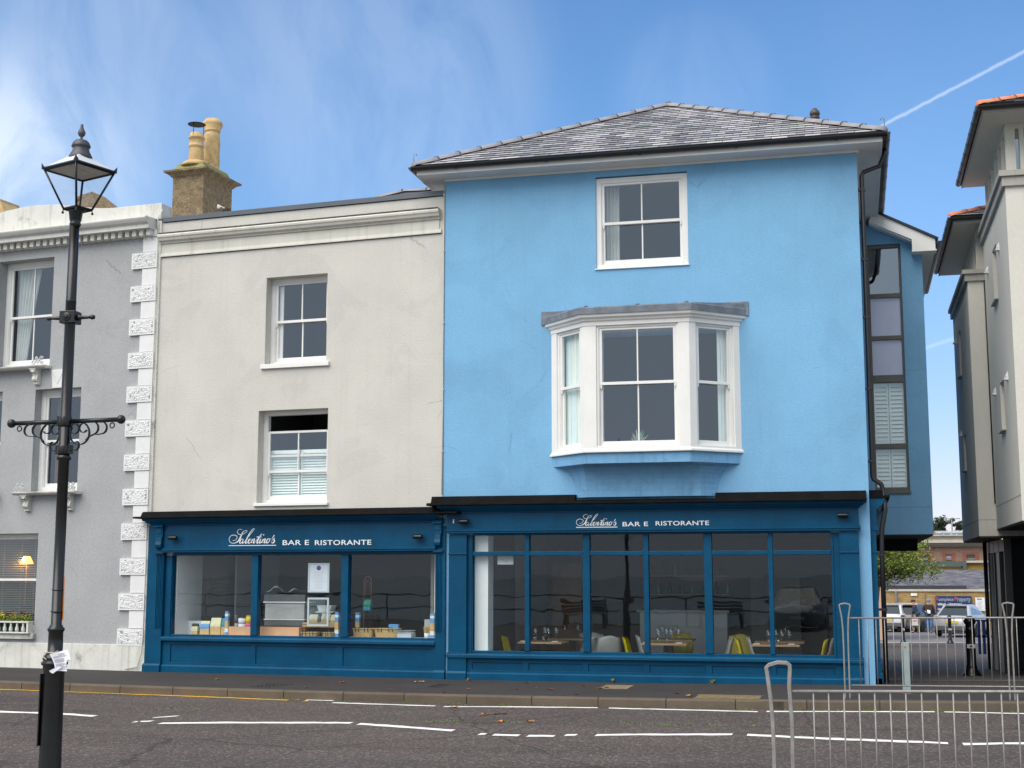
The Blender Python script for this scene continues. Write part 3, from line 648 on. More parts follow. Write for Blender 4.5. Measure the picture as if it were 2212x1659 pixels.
def spotlight(S, T, x, z, d=1):
    t = MB(T)
    t.lathe([(.0, -.0), (.034, 0), (.037, .02), (.037, .13), (.030, .16), (.028, .162), (0, .155)], (x-.07 if d > 0 else x+.09, -.19, z), 14, 'x') if d > 0 else t.lathe([(.0, 0), (.034, 0), (.037, -.02), (.037, -.13), (.030, -.16), (.028, -.162), (0, -.155)], (x+.09, -.19, z), 14, 'x')
    t.tube([(x, -.10, z), (x, -.17, z)], .016, 8); t.build('spotlight', BLACK, S)

# ---------------------------------------------------------------- the light blue corner building
BB = thing('corner_building', 'light blue three storey corner building with slate roof, white bay and long dark blue shopfront', 'building', (-3.1, 3, 0))
BT = Matrix.Translation((3.1, -3, 0))
def bb(name, mb, m, parent=None, **k): return mb.build(name, m, parent or BB, **k)
WX0, WX1 = -6.385, .235
t = MB(BT); wall_panel(t, WX0, WX1, -.1, 8.13, [(-3.86, -2.386, 6.475, 7.985), (-4.45, -1.76, 3.6, 5.4), (-5.88, -.345, .43, 2.26)], 0, .28)
t.box(WX0, WX0+.28, .28, 6.9, -.1, 8.13); t.box(WX1-.28, WX1, .28, 6.9, -.1, 8.13); t.box(WX0, WX1, 6.9, 7.15, -.1, 8.13)
bb('wall', t, BLUE)
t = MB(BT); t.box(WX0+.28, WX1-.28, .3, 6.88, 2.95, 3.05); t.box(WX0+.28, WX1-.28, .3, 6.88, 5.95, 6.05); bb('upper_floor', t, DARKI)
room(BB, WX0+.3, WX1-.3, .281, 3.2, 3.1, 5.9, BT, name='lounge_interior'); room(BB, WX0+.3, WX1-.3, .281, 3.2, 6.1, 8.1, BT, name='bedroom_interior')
# eaves
t = MB(BT); EX0, EX1, EY = WX0-.36, WX1+.36, -.36
t.box(EX0, EX1, EY, 0, 8.125, 8.14); t.box(EX0, WX0, 0, 7.5, 8.125, 8.14); t.box(WX1, EX1, 0, 7.5, 8.125, 8.14)
for x in [EX0+1.1*i for i in range(1, 7)]: t.box(x, x+.004, EY, 0, 8.1235, 8.125)
bb('soffit', t, SOFF)
t = MB(BT); t.box(EX0-.02, EX1+.02, EY-.022, EY, 8.115, 8.26); t.box(EX0-.022, EX0, EY, 7.5, 8.115, 8.26); t.box(EX1, EX1+.022, EY, 7.5, 8.115, 8.26)
t.box(WX0-.015, WX1+.03, -.022, 0, 8.085, 8.125); t.box(WX1, WX1+.022, 0, 6, 8.085, 8.125)
bb('fascia_board', t, TRIM, bevel=.003)
def gutter(T, pts, name, parent, r=.058, brk=None):
    t = MB(T)
    P = [Vector(p) for p in pts]
    for a, b in zip(P, P[1:]):
        d = (b-a).normalized(); sd_ = Vector((-d.y, d.x, 0)); vs = []; n = 9
        for c in (a, b):
            for rr in (r, r*.86):
                for k in range(n): an = math.pi*k/(n-1); vs.append(c+sd_*rr*math.cos(an)-Vector((0, 0, 1))*rr*math.sin(an)*1.05)
        fs = []
        for k in range(n-1):
            fs.append((k, k+1, 2*n+k+1, 2*n+k)); fs.append((n+k, 3*n+k, 3*n+k+1, n+k+1))
        fs += [(0, 2*n, 3*n, n), (n-1, 2*n-1, 4*n-1, 3*n-1)]
        t.add(vs, fs, False)
        vs2 = [a+sd_*r*math.cos(math.pi*k/8)-Vector((0, 0, 1))*r*math.sin(math.pi*k/8) for k in range(9)]; t.add(vs2, [tuple(range(9))])
        vs2 = [b+sd_*r*math.cos(math.pi*k/8)-Vector((0, 0, 1))*r*math.sin(math.pi*k/8) for k in range(9)]; t.add(vs2, [tuple(range(9))])
    o = t.build(name, GUT, parent)
    if brk:
        for a, b in zip(P, P[1:]):
            L_ = (b-a).length; n_ = max(1, int(L_/brk))
            d = (b-a).normalized(); sd_ = Vector((-d.y, d.x, 0))
            for i in range(1, n_+1):
                c = a+(b-a)*((i-.5)/n_); q_ = MB(T); ring = []
                for cc in (c-d*.025, c+d*.025):
                    for k in range(9): an = math.pi*k/8; ring.append(cc+sd_*(r+.007)*math.cos(an)-Vector((0, 0, 1))*(r*1.05+.007)*math.sin(an))
                q_.add(ring, [(k, k+1, 10+k, 9+k) for k in range(8)], False); q_.build('gutter_bracket', GUT, o)
    return o
gutter(BT, [(EX0-.09, EY-.08, 8.235), (EX1+.09, EY-.08, 8.235)], 'gutter', BB, .062, 1.3)
gutter(BT, [(EX1+.08, EY-.1, 8.235), (EX1+.08, 4.25, 8.235)], 'gutter', BB, .062, .6)
gutter(BT, [(EX0-.08, 7.3, 8.235), (EX0-.08, EY-.1, 8.235)], 'gutter', BB, .062, 1.5)
# roof: four slated planes
RX0, RX1, RY0, RY1, RZ = EX0-.04, EX1+.04, EY-.05, 7.6, 8.262
ax = (RX0+RX1)/2; hw = (RX1-RX0)/2; apex = at(1442, 226, RY0+hw); AZ = apex.z-.03
A1, A2 = Vector((ax, RY0+hw, AZ)), Vector((ax, RY1-hw, AZ))
C00, C10, C11, C01 = Vector((RX0, RY0, RZ)), Vector((RX1, RY0, RZ)), Vector((RX1, RY1, RZ)), Vector((RX0, RY1, RZ))
def slates(t, A, B, C, D, gauge=.185, sw=.25, lift=.019):
    ex = (B-A); Lx = ex.length; ex.normalize(); mid = (C+D)/2-(A+B)/2; s = mid-ex*mid.dot(ex); S_ = s.length; s.normalize(); nrm = ex.cross(s)
    if nrm.z < 0: nrm = -nrm
    r_ = 0; n = int(S_/gauge)
    for r_ in range(n+1):
        s0 = r_*gauge; s1 = min(S_, s0+gauge*1.35)
        def lim(ss): k = ss/S_; return ((D-A)*k).dot(ex), Lx+((C-B)*k).dot(ex)
        l0, h0 = lim(s0); l1, h1 = lim(min(S_, s1)); x = -(r_ % 2)*sw/2
        while x < Lx:
            a0, b0 = max(x+.004, l0), min(x+sw-.004, h0); a1, b1 = max(x+.004, l1), min(x+sw-.004, h1)
            if b0-a0 > .01:
                if b1 < a1: a1 = b1 = (max(l1, min(h1, (a0+b0)/2)))
                j = random.uniform(-.002, .002); jl = random.uniform(-.004, .004)
                lo0 = A+ex*a0+s*(s0+jl)+nrm*(lift+j); lo1 = A+ex*b0+s*(s0+jl)+nrm*(lift+j); hi1 = A+ex*b1+s*s1+nrm*.001; hi0 = A+ex*a1+s*s1+nrm*.001
                t.add([lo0, lo1, hi1, hi0], [(0, 1, 2, 3)]); t.cm = 1; t.add([lo0, lo1, lo1-nrm*.014, lo0-nrm*.014], [(0, 3, 2, 1)]); t.cm = 0  # dark front edge: slate's darker broken edge plus a painted shadow line per course
            x += sw
t = MB(BT); t.add([C00, C10, C11, C01, A1, A2], [(0, 1, 4), (1, 2, 5, 4), (2, 3, 5), (3, 0, 4, 5)]); rf = bb('roof', t, SLATEB)
t = MB(BT)
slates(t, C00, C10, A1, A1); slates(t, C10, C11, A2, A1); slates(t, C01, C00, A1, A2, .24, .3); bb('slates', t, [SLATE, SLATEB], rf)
def hip(T, a, b, m, parent, r=.085, seg=.42, name='hip_tiles'):
    t = MB(T); d = (b-a); Ln = d.length; d.normalize(); side = d.cross(Vector((0, 0, 1))).normalized(); up = side.cross(d).normalized(); n = int(Ln/seg); s = Ln/n
    for i in range(n):
        p0 = a+d*(s*i-.01); p1 = a+d*(s*(i+1)+.03)
        vs = []
        for c, rr in ((p0, r*.98), (p1, r*1.0)):
            lift_ = up*(.012 if c is p0 else 0)
            for k in range(7):
                an = math.pi*k/6; vs.append(c+lift_+side*rr*math.cos(an)+up*rr*math.sin(an)*.8)
        t.add(vs, [(k, k+1, 8+k, 7+k) for k in range(6)]+[tuple(range(7)), tuple(range(7, 14))], True)
        j = p1-d*.03; vs = []
        for c in (j-d*.008, j+d*.014):
            for k in range(7): an = math.pi*k/6; vs.append(c+side*r*1.07*math.cos(an)+up*(r*.8*1.1*math.sin(an)+.012))
        t.cm = 1; t.add(vs, [(k, k+1, 8+k, 7+k) for k in range(6)]); t.cm = 0
    return t.build(name, [m, mat('dark_mortar', (.05, .045, .04), .9)], parent)
for a, b in ((C00, A1), (C10, A1), (C11, A2), (A1, A2)): hip(BT, a, b, HIP, rf)
t = MB(BT); 
for c, s_ in ((C00, 1), (C10, -1)): t.ball((c.x+s_*.09, c.y+.09, c.z+.04), .085, 8, (1.1, 1.1, .7))
bb('mortar_bedding', t, MOSS, rf)
for c, s_ in ((C00, -1), (C10, 1)):
    t = MB(BT); t.tube([(c.x, c.y-.01, c.z+.02), (c.x+s_*.02, c.y-.02, c.z+.12), (c.x+s_*.01, c.y-.02, c.z+.2), (c.x-s_*.03, c.y-.02, c.z+.205), (c.x-s_*.035, c.y-.02, c.z+.17)], .007, 6); bb('hip_iron', t, GALV, rf)
# soil vent on the roof
v0 = at(1760.5, 262, 3.0); t = MB(BT); t.lathe([(.063, -.55), (.063, 0), (.063, .01), (.085, .03), (.088, .05), (.066, .07), (.066, .085), (.088, .09), (.09, .13), (.075, .17), (.045, .19), (.045, .205), (.03, .22), (0, .225)], (v0.x, 3.0, v0.z+.02), 18); bb('vent_pipe', t, mat('grey_vent', (.07, .055, .055), .5, .1, 6), rf)
# upper window
sash_window(BB, -3.86, -2.386, 6.475, 7.965, .035, BT, fw=.085, sill=(-3.88, -2.37, 6.452, 6.478, -.03), meet=.5, deep=.2)
t = curtain_mesh(BT, -3.78, -3.53, 6.5, 7.9, .34, 4, .03); bb('curtain', t, CURT)
t = curtain_mesh(BT, -2.50, -2.40, 6.5, 7.9, .34, 2, .02); bb('curtain', t, CURT)
# bay window
BF, PL, PR, QL, QR = -.60, -4.60, -1.62, -3.95, -2.33       # front y, wall ends, front corners
bayroot = MB(BT)
def plan(e, z, y=BF, inner=0):
    return [(PL-e, inner, z), (QL-e*.45, y-e, z), (QR+e*.45, y-e, z), (PR+e, inner, z)]
def ring_loft(t, rings, cap=True):
    vs = [p for r_ in rings for p in r_]; n = len(rings[0]); fs = []
    for i in range(len(rings)-1):
        for k in range(n-1): fs.append((i*n+k, i*n+k+1, (i+1)*n+k+1, (i+1)*n+k))
    if cap: fs += [tuple(range(n)), tuple(range((len(rings)-1)*n, len(rings)*n))[::-1]]
    t.add(vs, fs)
ring_loft(bayroot, [plan(.0, 3.535), plan(.0, 3.56)]); 
bay = bb('bay_window', bayroot, TRIM)
t = MB(BT); ring_loft(t, [plan(.015, 3.47), plan(.03, 3.475), plan(.03, 3.505), plan(.01, 3.52), plan(.0, 3.535)]); bb('bay_sill', t, TRIM, bay, bevel=.003)
t = MB(BT); ring_loft(t, [plan(-.01, 5.44), plan(.01, 5.44), plan(.012, 5.50), plan(.045, 5.515), plan(.05, 5.545), plan(.10, 5.56), plan(.115, 5.60), plan(.115, 5.615)]); bb('bay_frieze', t, TRIM, bay)
t = MB(BT); ring_loft(t, [plan(.13, 5.60), plan(.135, 5.70), plan(.12, 5.715), [(PL-.1, 0, 5.80), (PL+.5, -.05, 5.83), (PR-.5, -.05, 5.83), (PR+.1, 0, 5.80)]])
t.box(PL-.16, PL+.30, -.02, -.001, 5.59, 5.81); t.box(PR-.30, PR+.15, -.02, -.001, 5.60, 5.825)
for xx in (-3.9, -3.1, -2.35): t.ball((xx, BF-.1, 5.725), .03, 6, (1.2, 1, .7))
bb('lead_roof', t, LEAD, bay, bevel=.003)
T0 = BT
t = MB(BT); t.box(QL, QL+.185, BF, BF+.12, 3.56, 5.44); bb('corner_post', t, TRIM, bay, bevel=.003); t = MB(BT); t.box(QR-.165, QR, BF, BF+.12, 3.56, 5.44); bb('corner_post', t, TRIM, bay, bevel=.003)
def side_T(ax_, ay_, bx_, by_):
    u_ = Vector((bx_-ax_, by_-ay_, 0)).normalized(); v_ = Vector((-u_.y, u_.x, 0))
    M2 = Matrix(((u_.x, v_.x, 0, ax_), (u_.y, v_.y, 0, ay_), (0, 0, 1, 0), (0, 0, 0, 1))); return BT @ M2, math.hypot(bx_-ax_, by_-ay_)
TL, LL = side_T(PL, 0, QL, BF); TR, LR = side_T(QR, BF, PR, 0)
t = MB(TL); t.box(0, .14, .001, .11, 3.56, 5.44); t.box(LL-.115, LL-.002, .001, .11, 3.56, 5.44); bb('side_post', t, TRIM, bay, bevel=.003)
t = MB(TR); t.box(.002, .12, .001, .11, 3.56, 5.44); t.box(LR-.115, LR, .001, .11, 3.56, 5.44); bb('side_post', t, TRIM, bay, bevel=.003)
sash_window(BB, QL+.185, QR-.165, 3.545, 5.44, BF+.025, BT, fw=.035, meet=.525)
sash_window(BB, .14, LL-.115, 3.545, 5.44, .03, TL, cols=1, fw=.035, vent=False, meet=.525)
sash_window(BB, .12, LR-.115, 3.545, 5.44, .03, TR, cols=1, fw=.035, vent=False, meet=.525)
t = MB(BT); t.add([(PL+.05, .05, 5.43), (QL, BF+.06, 5.43), (QR, BF+.06, 5.43), (PR-.05, .05, 5.43)], [(0, 1, 2, 3)]); t.add([(PL+.05, .05, 3.57), (QL, BF+.06, 3.57), (QR, BF+.06, 3.57), (PR-.05, .05, 3.57)], [(0, 1, 2, 3)]); bb('bay_lining', t, TRIM, bay)
for TT, LLx, a, b in ((TL, LL, .16, .62), (TR, LR, .62, .80)):
    t = MB(TT)
    for k in range(3): 
        xx = a+(b-a)*k/3; t.box(xx+.004, xx+(b-a)/3-.004, .16, .18, 3.6, 5.4)
    bb('folded_shutter', t, MINT, bay, bevel=.004)
t = MB(BT); t.box(QL+.19, QL+.26, BF+.2, BF+.23, 3.6, 5.4); bb('folded_shutter', t, MINT, bay)
# coved blue base
t = MB(BT)
def base(wl, fl, fr, wr, y, z): return [(wl, 0, z), (fl, y, z), (fr, y, z), (wr, 0, z)]
rings = [base(-4.575, -3.94, -2.345, -1.645, -.585, 3.468), base(-4.57, -3.94, -2.345, -1.65, -.58, 3.31)]
for i in range(9):
    a = math.pi/2*i/8; k = 1-math.sin(a); c = 1-math.cos(a)
    rings.append(base(-4.46+.24*math.sin(a), -4.02, -2.24, -1.76-.24*math.sin(a), -.17-.27*(1-math.sin(a)), 3.29-.47*c if i else 3.285))
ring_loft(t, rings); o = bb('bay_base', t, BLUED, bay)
tag_plant = None
# shopfront
SB = shopfront(BB, 'dark blue timber shopfront with six windows and toplights under a black ledge', WX0, WX1,
    [(-6.258, -5.967, 2.26, -.1), (-.216, .063, 2.26, -.1)], (-6.29, .075, 2.335, 2.60), (-5.88, -.345, .448, 2.248),
    [(-5.031, -4.96), (-4.107, -3.996), (-3.156, -3.078), (-2.230, -2.110), (-1.268, -1.198)], (1.925, 1.99), .415,
    [(-5.884, -5.068), (-4.972, -4.119), (-4.03, -3.18), (-3.084, -2.234), (-2.139, -1.255), (-1.19, -.334)], (.157, .268), .125,
    (-6.565, .20, 2.71, 2.868, (-4.2, -2.03)), (-6.30, .075, 2.60, 2.71), BT)
t = MB(BT); text_mesh(t, 'BAR E', -3.463, -3.068, 2.368, .068, -.1035, bold=.012); bb('sign_lettering', t, LETTER, SB); t = MB(BT); text_mesh(t, 'RISTORANTE', -2.951, -2.135, 2.375, .068, -.1035, bold=.012); bb('sign_lettering', t, LETTER, SB); t = MB(BT); salentino(t, -4.194, -3.543, 2.358, -.1035, .014); bb('script_lettering', t, LETTER, SB)
spotlight(SB, BT, -6.0, 2.462); spotlight(SB, BT, -.16, 2.50, -1)
t = MB(BT); t.box(-6.19, -6.17, -.112, -.1, 2.44, 2.50); bb('alarm_sensor', t, TRIM, SB)
# return of the shopfront along the passage
t = MB(BT); X0 = WX1
t.box(X0, X0+.085, .06, 5.5, .1, 2.3); t.box(X0, X0+.11, .05, .22, -.1, .19); t.box(X0, X0+.10, .05, 5.5, -.3, .12)
for z in (.39, 1.955): t.box(X0, X0+.105, .05, .24, z-.008, z+.012)
t.box(X0, X0+.13, .05, 5.5, 2.28, 2.33); t.box(X0, X0+.10, .05, 5.5, 2.33, 2.6)
t.prism([(X0, 2.6), (X0+.13, 2.6), (X0+.15, 2.64), (X0+.19, 2.66), (X0+.21, 2.70), (X0+.24, 2.75), (X0+.24, 2.76), (X0, 2.76)], 'y', .05, 5.5)
t.build('side_shopfront', TEAL, BB, bevel=.003)
t = MB(BT); t.box(X0, X0+.30, .03, 5.5, 2.762, 2.80); t.box(X0, X0+.2, .05, 5.5, 2.80, 2.88); t.build('side_ledge', BLACKF, BB, bevel=.003)
# downpipe
t = MB(BT); t.tube([(EX1+.06, .25, 8.18), (EX1+.05, .25, 8.08), (.57, .2, 7.90), (.33, .12, 7.80), (.30, .12, 7.74), (.30, .12, 3.10), (.31, .12, 3.05), (.42, .12, 2.97), (.44, .12, 2.9), (.44, .12, 2.75)], .036, 10)
t.tube([(.44, .12, 2.9), (.465, .1, 2.6), (.405, .1, 2.3), (.392, .1, 2.0), (.392, .1, .06)], .036, 10)
for z in (7.5, 6.4, 5.5, 4.4, 3.3): t.box(.24, .345, .08, .16, z, z+.035)
for z in (1.9, 1.1): t.box(.32, .44, .06, .14, z, z+.035)
t.build('downpipe', GUT, BB)
# thin cable on the corner joint with the cream house
t = MB(BT); t.tube([(-6.40, -.012, 8.05), (-6.405, -.012, 6), (-6.40, -.012, 4.4), (-6.405, -.012, 2.9)], .009, 6)
for z in (7.85, 6.9, 5.7, 4.6, 3.6): t.box(-6.418, -6.385, -.022, 0, z, z+.02)
t.build('cable', mat('cream_cable', (.5, .48, .43), .6), BB)
# rear wing over the passage
VY = 4.4; t = MB(BT)
gab = [(.2, 2.345), (1.378, 2.345), (1.365, 7.40), (1.19, 7.66), (.45, 8.02), (.2, 8.0)]
t.prism(gab, 'y', VY, VY+.02)
t = MB(BT); wall_panel(t, .2, 1.372, 2.345, 7.42, [(.40, 1.0, 3.12, 7.42)], VY, VY+.25)
t.prism([(.2, 7.42), (.2, 8.1), (.45, 8.03), (1.2, 7.66), (1.372, 7.60), (1.372, 7.42), (1.0, 7.42), (1.0, 7.66), (.4, 7.66), (.4, 7.42)], 'y', VY, VY+.25)
t.box(1.12, 1.372, VY+.25, 12, 2.345, 7.6); t.box(-2, 1.12, VY+.26, 12, 2.345, 2.6); t.box(.2, 1.38, 11.9, 12, 2.4, 7.6)
wing = bb('wing', t, BLUE, label='light blue gabled rear wing overhanging the passage')
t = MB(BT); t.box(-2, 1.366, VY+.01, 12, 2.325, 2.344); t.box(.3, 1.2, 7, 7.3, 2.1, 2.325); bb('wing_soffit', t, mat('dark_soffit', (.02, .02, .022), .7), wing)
t = MB(BT); t.box(.2, 1.374, VY-.002, VY-.0005, 2.826, 2.832); bb('movement_joint', t, mat('joint_dark', (.1, .16, .22), .9), wing)
t = MB(BT)
t.prism([(.45, 8.03), (.52, 8.22), (1.60, 7.64), (1.60, 7.44), (1.195, 7.44), (1.195, 7.66)], 'y', VY-.26, VY-.22)
t.box(1.19, 1.62, VY-.262, VY, 7.43, 7.455); t.box(1.58, 1.60, VY-.22, 8.6, 7.44, 7.62); t.box(1.372, 1.58, VY-.2, 8.6, 7.44, 7.455); t.prism([(.45, 8.0), (.45, 8.03), (1.19, 7.66), (1.19, 7.63)], 'y', VY-.22, VY)
bb('bargeboard', t, TRIM, wing)
t = MB(BT); t.prism([(.3, 8.38), (.3, 8.34), (1.64, 7.625), (1.66, 7.66)], 'y', VY-.3, 8.7); bb('wing_roof', t, GUT, wing)
gutter(BT, [(1.66, VY-.28, 7.60), (1.66, 8.7, 7.60)], 'wing_gutter', wing, .055)
t = MB(BT); t.box(1.61, 1.68, 3.9, 4.1, 7.5, 7.6)
# tall window of the wing
FX0, FX1 = .40, 1.0; fy = VY+.06
f = MB(BT); f.box(FX0, FX0+.035, fy, fy+.08, 3.12, 7.66); f.box(FX1-.04, FX1, fy, fy+.08, 3.12, 7.66)
for a, b in ((7.60, 7.66), (6.67, 6.745), (5.885, 5.96), (5.10, 5.235), (3.89, 3.98), (3.12, 3.18)): f.box(FX0+.035, FX1-.04, fy, fy+.08, a, b)
f.box(FX0-.02, FX1+.02, VY-.03, fy, 3.07, 3.12)
tw = bb('tall_window', f, OLIVE, bevel=.003)
def quad(T, x0, x1, y, z0, z1, name, m, par): 
    t = MB(T); t.add([(x0, y, z0), (x1, y, z0), (x1, y, z1), (x0, y, z1)], [(0, 1, 2, 3)]); return t.build(name, m, par)
quad(BT, .43, .965, fy+.05, 6.74, 7.60, 'pane', BGLASS, tw); quad(BT, .43, .965, fy+.05, 5.96, 6.67, 'frosted_panel', FROST, tw); quad(BT, .43, .965, fy+.05, 5.235, 5.885, 'frosted_panel', FROST, tw)
quad(BT, .43, .965, fy+.05, 3.98, 5.10, 'pane', CLEAR, tw); quad(BT, .43, .965, fy+.05, 3.18, 3.89, 'pane', CLEAR, tw)
t = MB(BT); t.box(.7, .95, fy+.045, fy+.055, 3.9, 3.9)
def shutter(T, x0, x1, z0, z1, y, parent, m=MINT, lou=.055):
    t = MB(T); t.box(x0, x0+.03, y, y+.03, z0, z1); t.box(x1-.03, x1, y, y+.03, z0, z1); t.box(x0+.03, x1-.03, y, y+.03, z0, z0+.05); t.box(x0+.03, x1-.03, y, y+.03, z1-.05, z1)
    z = z0+.055
    while z < z1-.06:
        t.add([(x0+.03, y, z), (x1-.03, y, z), (x1-.03, y+.028, z+lou*.95), (x0+.03, y+.028, z+lou*.95)], [(0, 1, 2, 3)]); z += lou
    return t.build('shutter', m, parent)
for (a, b) in ((3.99, 5.09), (3.2, 3.88)):
    shutter(BT, .43, .69, a, b, fy+.10, tw, lou=.075); shutter(BT, .70, .965, a, b, fy+.10, tw, lou=.075)
room(BB, .3, 1.1, VY+.26, VY+2.4, 3.1, 7.7, BT, name='stair_interior', m=GREYI)

# ---------------------------------------------------------------- the cream house
WL = (-6.4, .05, R(-5.05))
CH = thing('cream_house', 'cream rendered house with parapet, two sash windows and a dark blue shopfront below', 'house', (WL[0], WL[1], 0), WL[2])
def local(rt, p):
    a = rt[2]; dx, dy = p.x-rt[0], p.y-rt[1]; return Vector((math.cos(a)*dx+math.sin(a)*dy, -math.sin(a)*dx+math.cos(a)*dy, p.z))
def atl(rt, u, v, off=0):            # the point of a house's own plane (at depth off behind its front) seen at u, v
    r = ray(u, v); a = rt[2]; n = Vector((-math.sin(a), math.cos(a), 0)); o_ = Vector((rt[0], rt[1], 0))
    tt = (off-(CAMP-o_).dot(n))/r.dot(n); return local(rt, CAMP+r*tt)
t = MB(); wall_panel(t, -5.45, -.012, -.1, 7.86, [(-3.31, -2.143, 5.2, 6.71), (-3.40, -2.086, 2.83, 4.40), (-5.0, -.13, .62, 1.98)], 0, .3)
t.box(-5.45, -5.2, .3, 8, -.1, 7.86); t.box(-.27, -.02, .3, 8, -.1, 7.86); t.box(-5.45, -.012, 8, 8.2, -.1, 7.4); t.box(-5.2, -.27, .3, 8, 7.2, 7.3)
t.build('wall', WHITE, CH)
t = MB(); t.box(-5.2, -.27, .3, 7.9, 2.6, 2.7); t.build('upper_floor', DARKI, CH)
t = MB(); t.prism([(.3, 7.87), (-.03, 7.87), (-.03, 7.955), (.3, 7.965)], 'x', -5.42, -.01); t.build('coping', GMETAL, CH, bevel=.003)
t = MB()
t.prism([(0, 7.47), (-.045, 7.47), (-.05, 7.50), (-.10, 7.515), (-.115, 7.55), (-.135, 7.57), (-.14, 7.60), (-.125, 7.625), (0, 7.64)], 'x', -5.455, -.075)
t.box(-5.455, -.1, -.018, 0, 7.30, 7.47)
t.prism([(0, 7.235), (-.035, 7.235), (-.035, 7.252), (-.02, 7.30), (0, 7.30)], 'x', -5.47, -.06); t.build('cornice', PARA, CH); t = MB(); t.box(-5.44, -.09, -.127, 0, 7.637, 7.652); t.box(-5.46, -.07, -.02, 0, 7.226, 7.235); t.build('cornice_grime_and_shade', mat('grime_and_shade', (.11, .10, .085), .95, .4, 12), CH)  # top line is grime; lower strip paints the shadow line beneath the moulding
sash_window(CH, -3.31, -2.143, 5.2, 6.71, .19, fw=.07, sill=(-3.37, -2.075, 5.115, 5.2, -.05), meet=.505)
wlo = sash_window(CH, -3.40, -2.086, 2.83, 4.40, .19, fw=.07, sill=(-3.44, -2.05, 2.775, 2.83, -.05), meet=.52, drop=.27)
for a, b in ((-3.31, -2.75), (-2.73, -2.17)): shutter(None, a, b, 2.9, 3.74, .295, wlo, lou=.045)
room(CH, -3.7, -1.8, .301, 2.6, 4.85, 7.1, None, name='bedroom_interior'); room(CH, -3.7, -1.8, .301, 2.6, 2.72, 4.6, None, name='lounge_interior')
t = MB(); t.box(-3.335, -3.28, .25, .29, 5.2, 6.6); t.box(-3.2, -3.12, .28, .3, 5.25, 6.6); t.build('blind_edge', TRIM, CH)
SW = shopfront(CH, 'dark blue shopfront with three plain windows, fluted pilasters and panelled stall riser', 0, 0,
    [(-5.435, -5.115, 2.47, -.1), (-.092, .078, 2.40, -.1)], (-5.115, -.094, 2.065, 2.462), (-4.965, -.112, .628, 1.955),
    [(-3.43, -3.31), (-1.772, -1.645)], None, .60, [(-4.956, -3.412), (-3.318, -1.827), (-1.719, -.167)], (.165, .462), .128,
    (-5.60, .36, 2.585, 2.71, None), (-5.35, -.11, 2.465, 2.585), None, flutes=True)
t = MB(); text_mesh(t, 'BAR E', -2.828, -2.338, 2.118, .082, -.1035, bold=.012); t.build('sign_lettering', LETTER, SW); t = MB(); text_mesh(t, 'RISTORANTE', -2.232, -1.212, 2.112, .082, -.1035, bold=.012); t.build('sign_lettering', LETTER, SW); t = MB(); salentino(t, -3.846, -2.949, 2.116, -.1035, .019); t.build('script_lettering', LETTER, SW)
spotlight(SW, None, -4.90, 2.255); spotlight(SW, None, -.37, 2.232, -1)
for a, b in ((-5.262, -5.118), (-.10, .03)):
    t = MB(); n = 5; w_ = (b-a)/(2*n+1)
    for k in range(n): t.box(a+w_*(2*k+1), a+w_*(2*k+2), -.105, -.088, .73, 1.97)
    t.build('fluting', TEAL, SW, bevel=.004)
    t = MB(); t.box(a-.015, b+.015, -.14, -.088, 1.985, 2.02); t.box(a, b, -.15, -.09, 2.27, 2.44); t.box(a+.02, b-.02, -.16, -.15, 2.33, 2.42)
    t.prism([(-.09, 2.06), (-.13, 2.07), (-.165, 2.10), (-.175, 2.14), (-.16, 2.19), (-.15, 2.27), (-.09, 2.27)], 'x', a+.015, b-.015)
    t.prism([(-.09, 2.44), (-.2, 2.44), (-.2, 2.455), (-.16, 2.50), (-.09, 2.52)], 'x', a-.02, b+.02); t.build('corbel_bracket', TEAL, SW, bevel=.003)
# party chimney
CO = 1.5
cf0, cf1 = atl(WL, 371.1, 450, CO), atl(WL, 437.9, 450, CO); zc = atl(WL, 437.9, 374, CO).z
cx0, cx1 = cf0.x, cf1.x; dep = 1.05; cyy0 = CO
t = MB(); t.box(cx0, cx1, cyy0, cyy0+dep, 7.3, zc-.03); chs = t.build('chimney', STONECH, CH, bevel=.012)
t = MB()
def sq(e, z): return [(cx0-e, cyy0-e, z), (cx1+e, cyy0-e, z), (cx1+e, cyy0+dep+e, z), (cx0-e, cyy0+dep+e, z)]
def loft4(t, rings):
    vs = [p for r_ in rings for p in r_]; fs = []
    for i in range(len(rings)-1):
        for k in range(4): fs.append((i*4+k, i*4+(k+1) % 4, (i+1)*4+(k+1) % 4, (i+1)*4+k))
    t.add(vs, fs+[(0, 1, 2, 3), tuple(range(len(rings)*4-4, len(rings)*4))])
loft4(t, [sq(0, zc-.04), sq(.045, zc-.0), sq(.05, zc+.02), sq(.13, zc+.055), sq(.135, zc+.09)]); t.build('chimney_cornice', STONECH, chs)
t = MB(); loft4(t, [sq(.13, zc+.09), sq(.02, zc+.12), sq(-.04, zc+.19), sq(-.08, zc+.27), sq(-.16, zc+.30)]); t.build('flaunching', MOSS, chs)
pz = zc+.28; p1 = (cx0+.33, cyy0+.27); p2 = (cx0+.36, cyy0+.78)
t = MB(); t.lathe([(.30, -.06), (.24, .02), (.19, .05), (.15, .06)], (p1[0], p1[1], pz), 16); t.lathe([(.14, 0), (.155, .03), (.138, .3), (.135, .33), (.155, .345), (.155, .37), (.138, .38), (.14, .42), (.135, .5), (.16, .515), (.16, .54), (.13, .56), (.128, .62), (.11, .62), (.11, .5)], (p1[0], p1[1], pz), 18); t.build('chimney_pot', POT, chs)
t = MB(); n = 24; prof = []
for i in range(33):
    z = .05+i/32*.76; prof.append(z)
vs = []
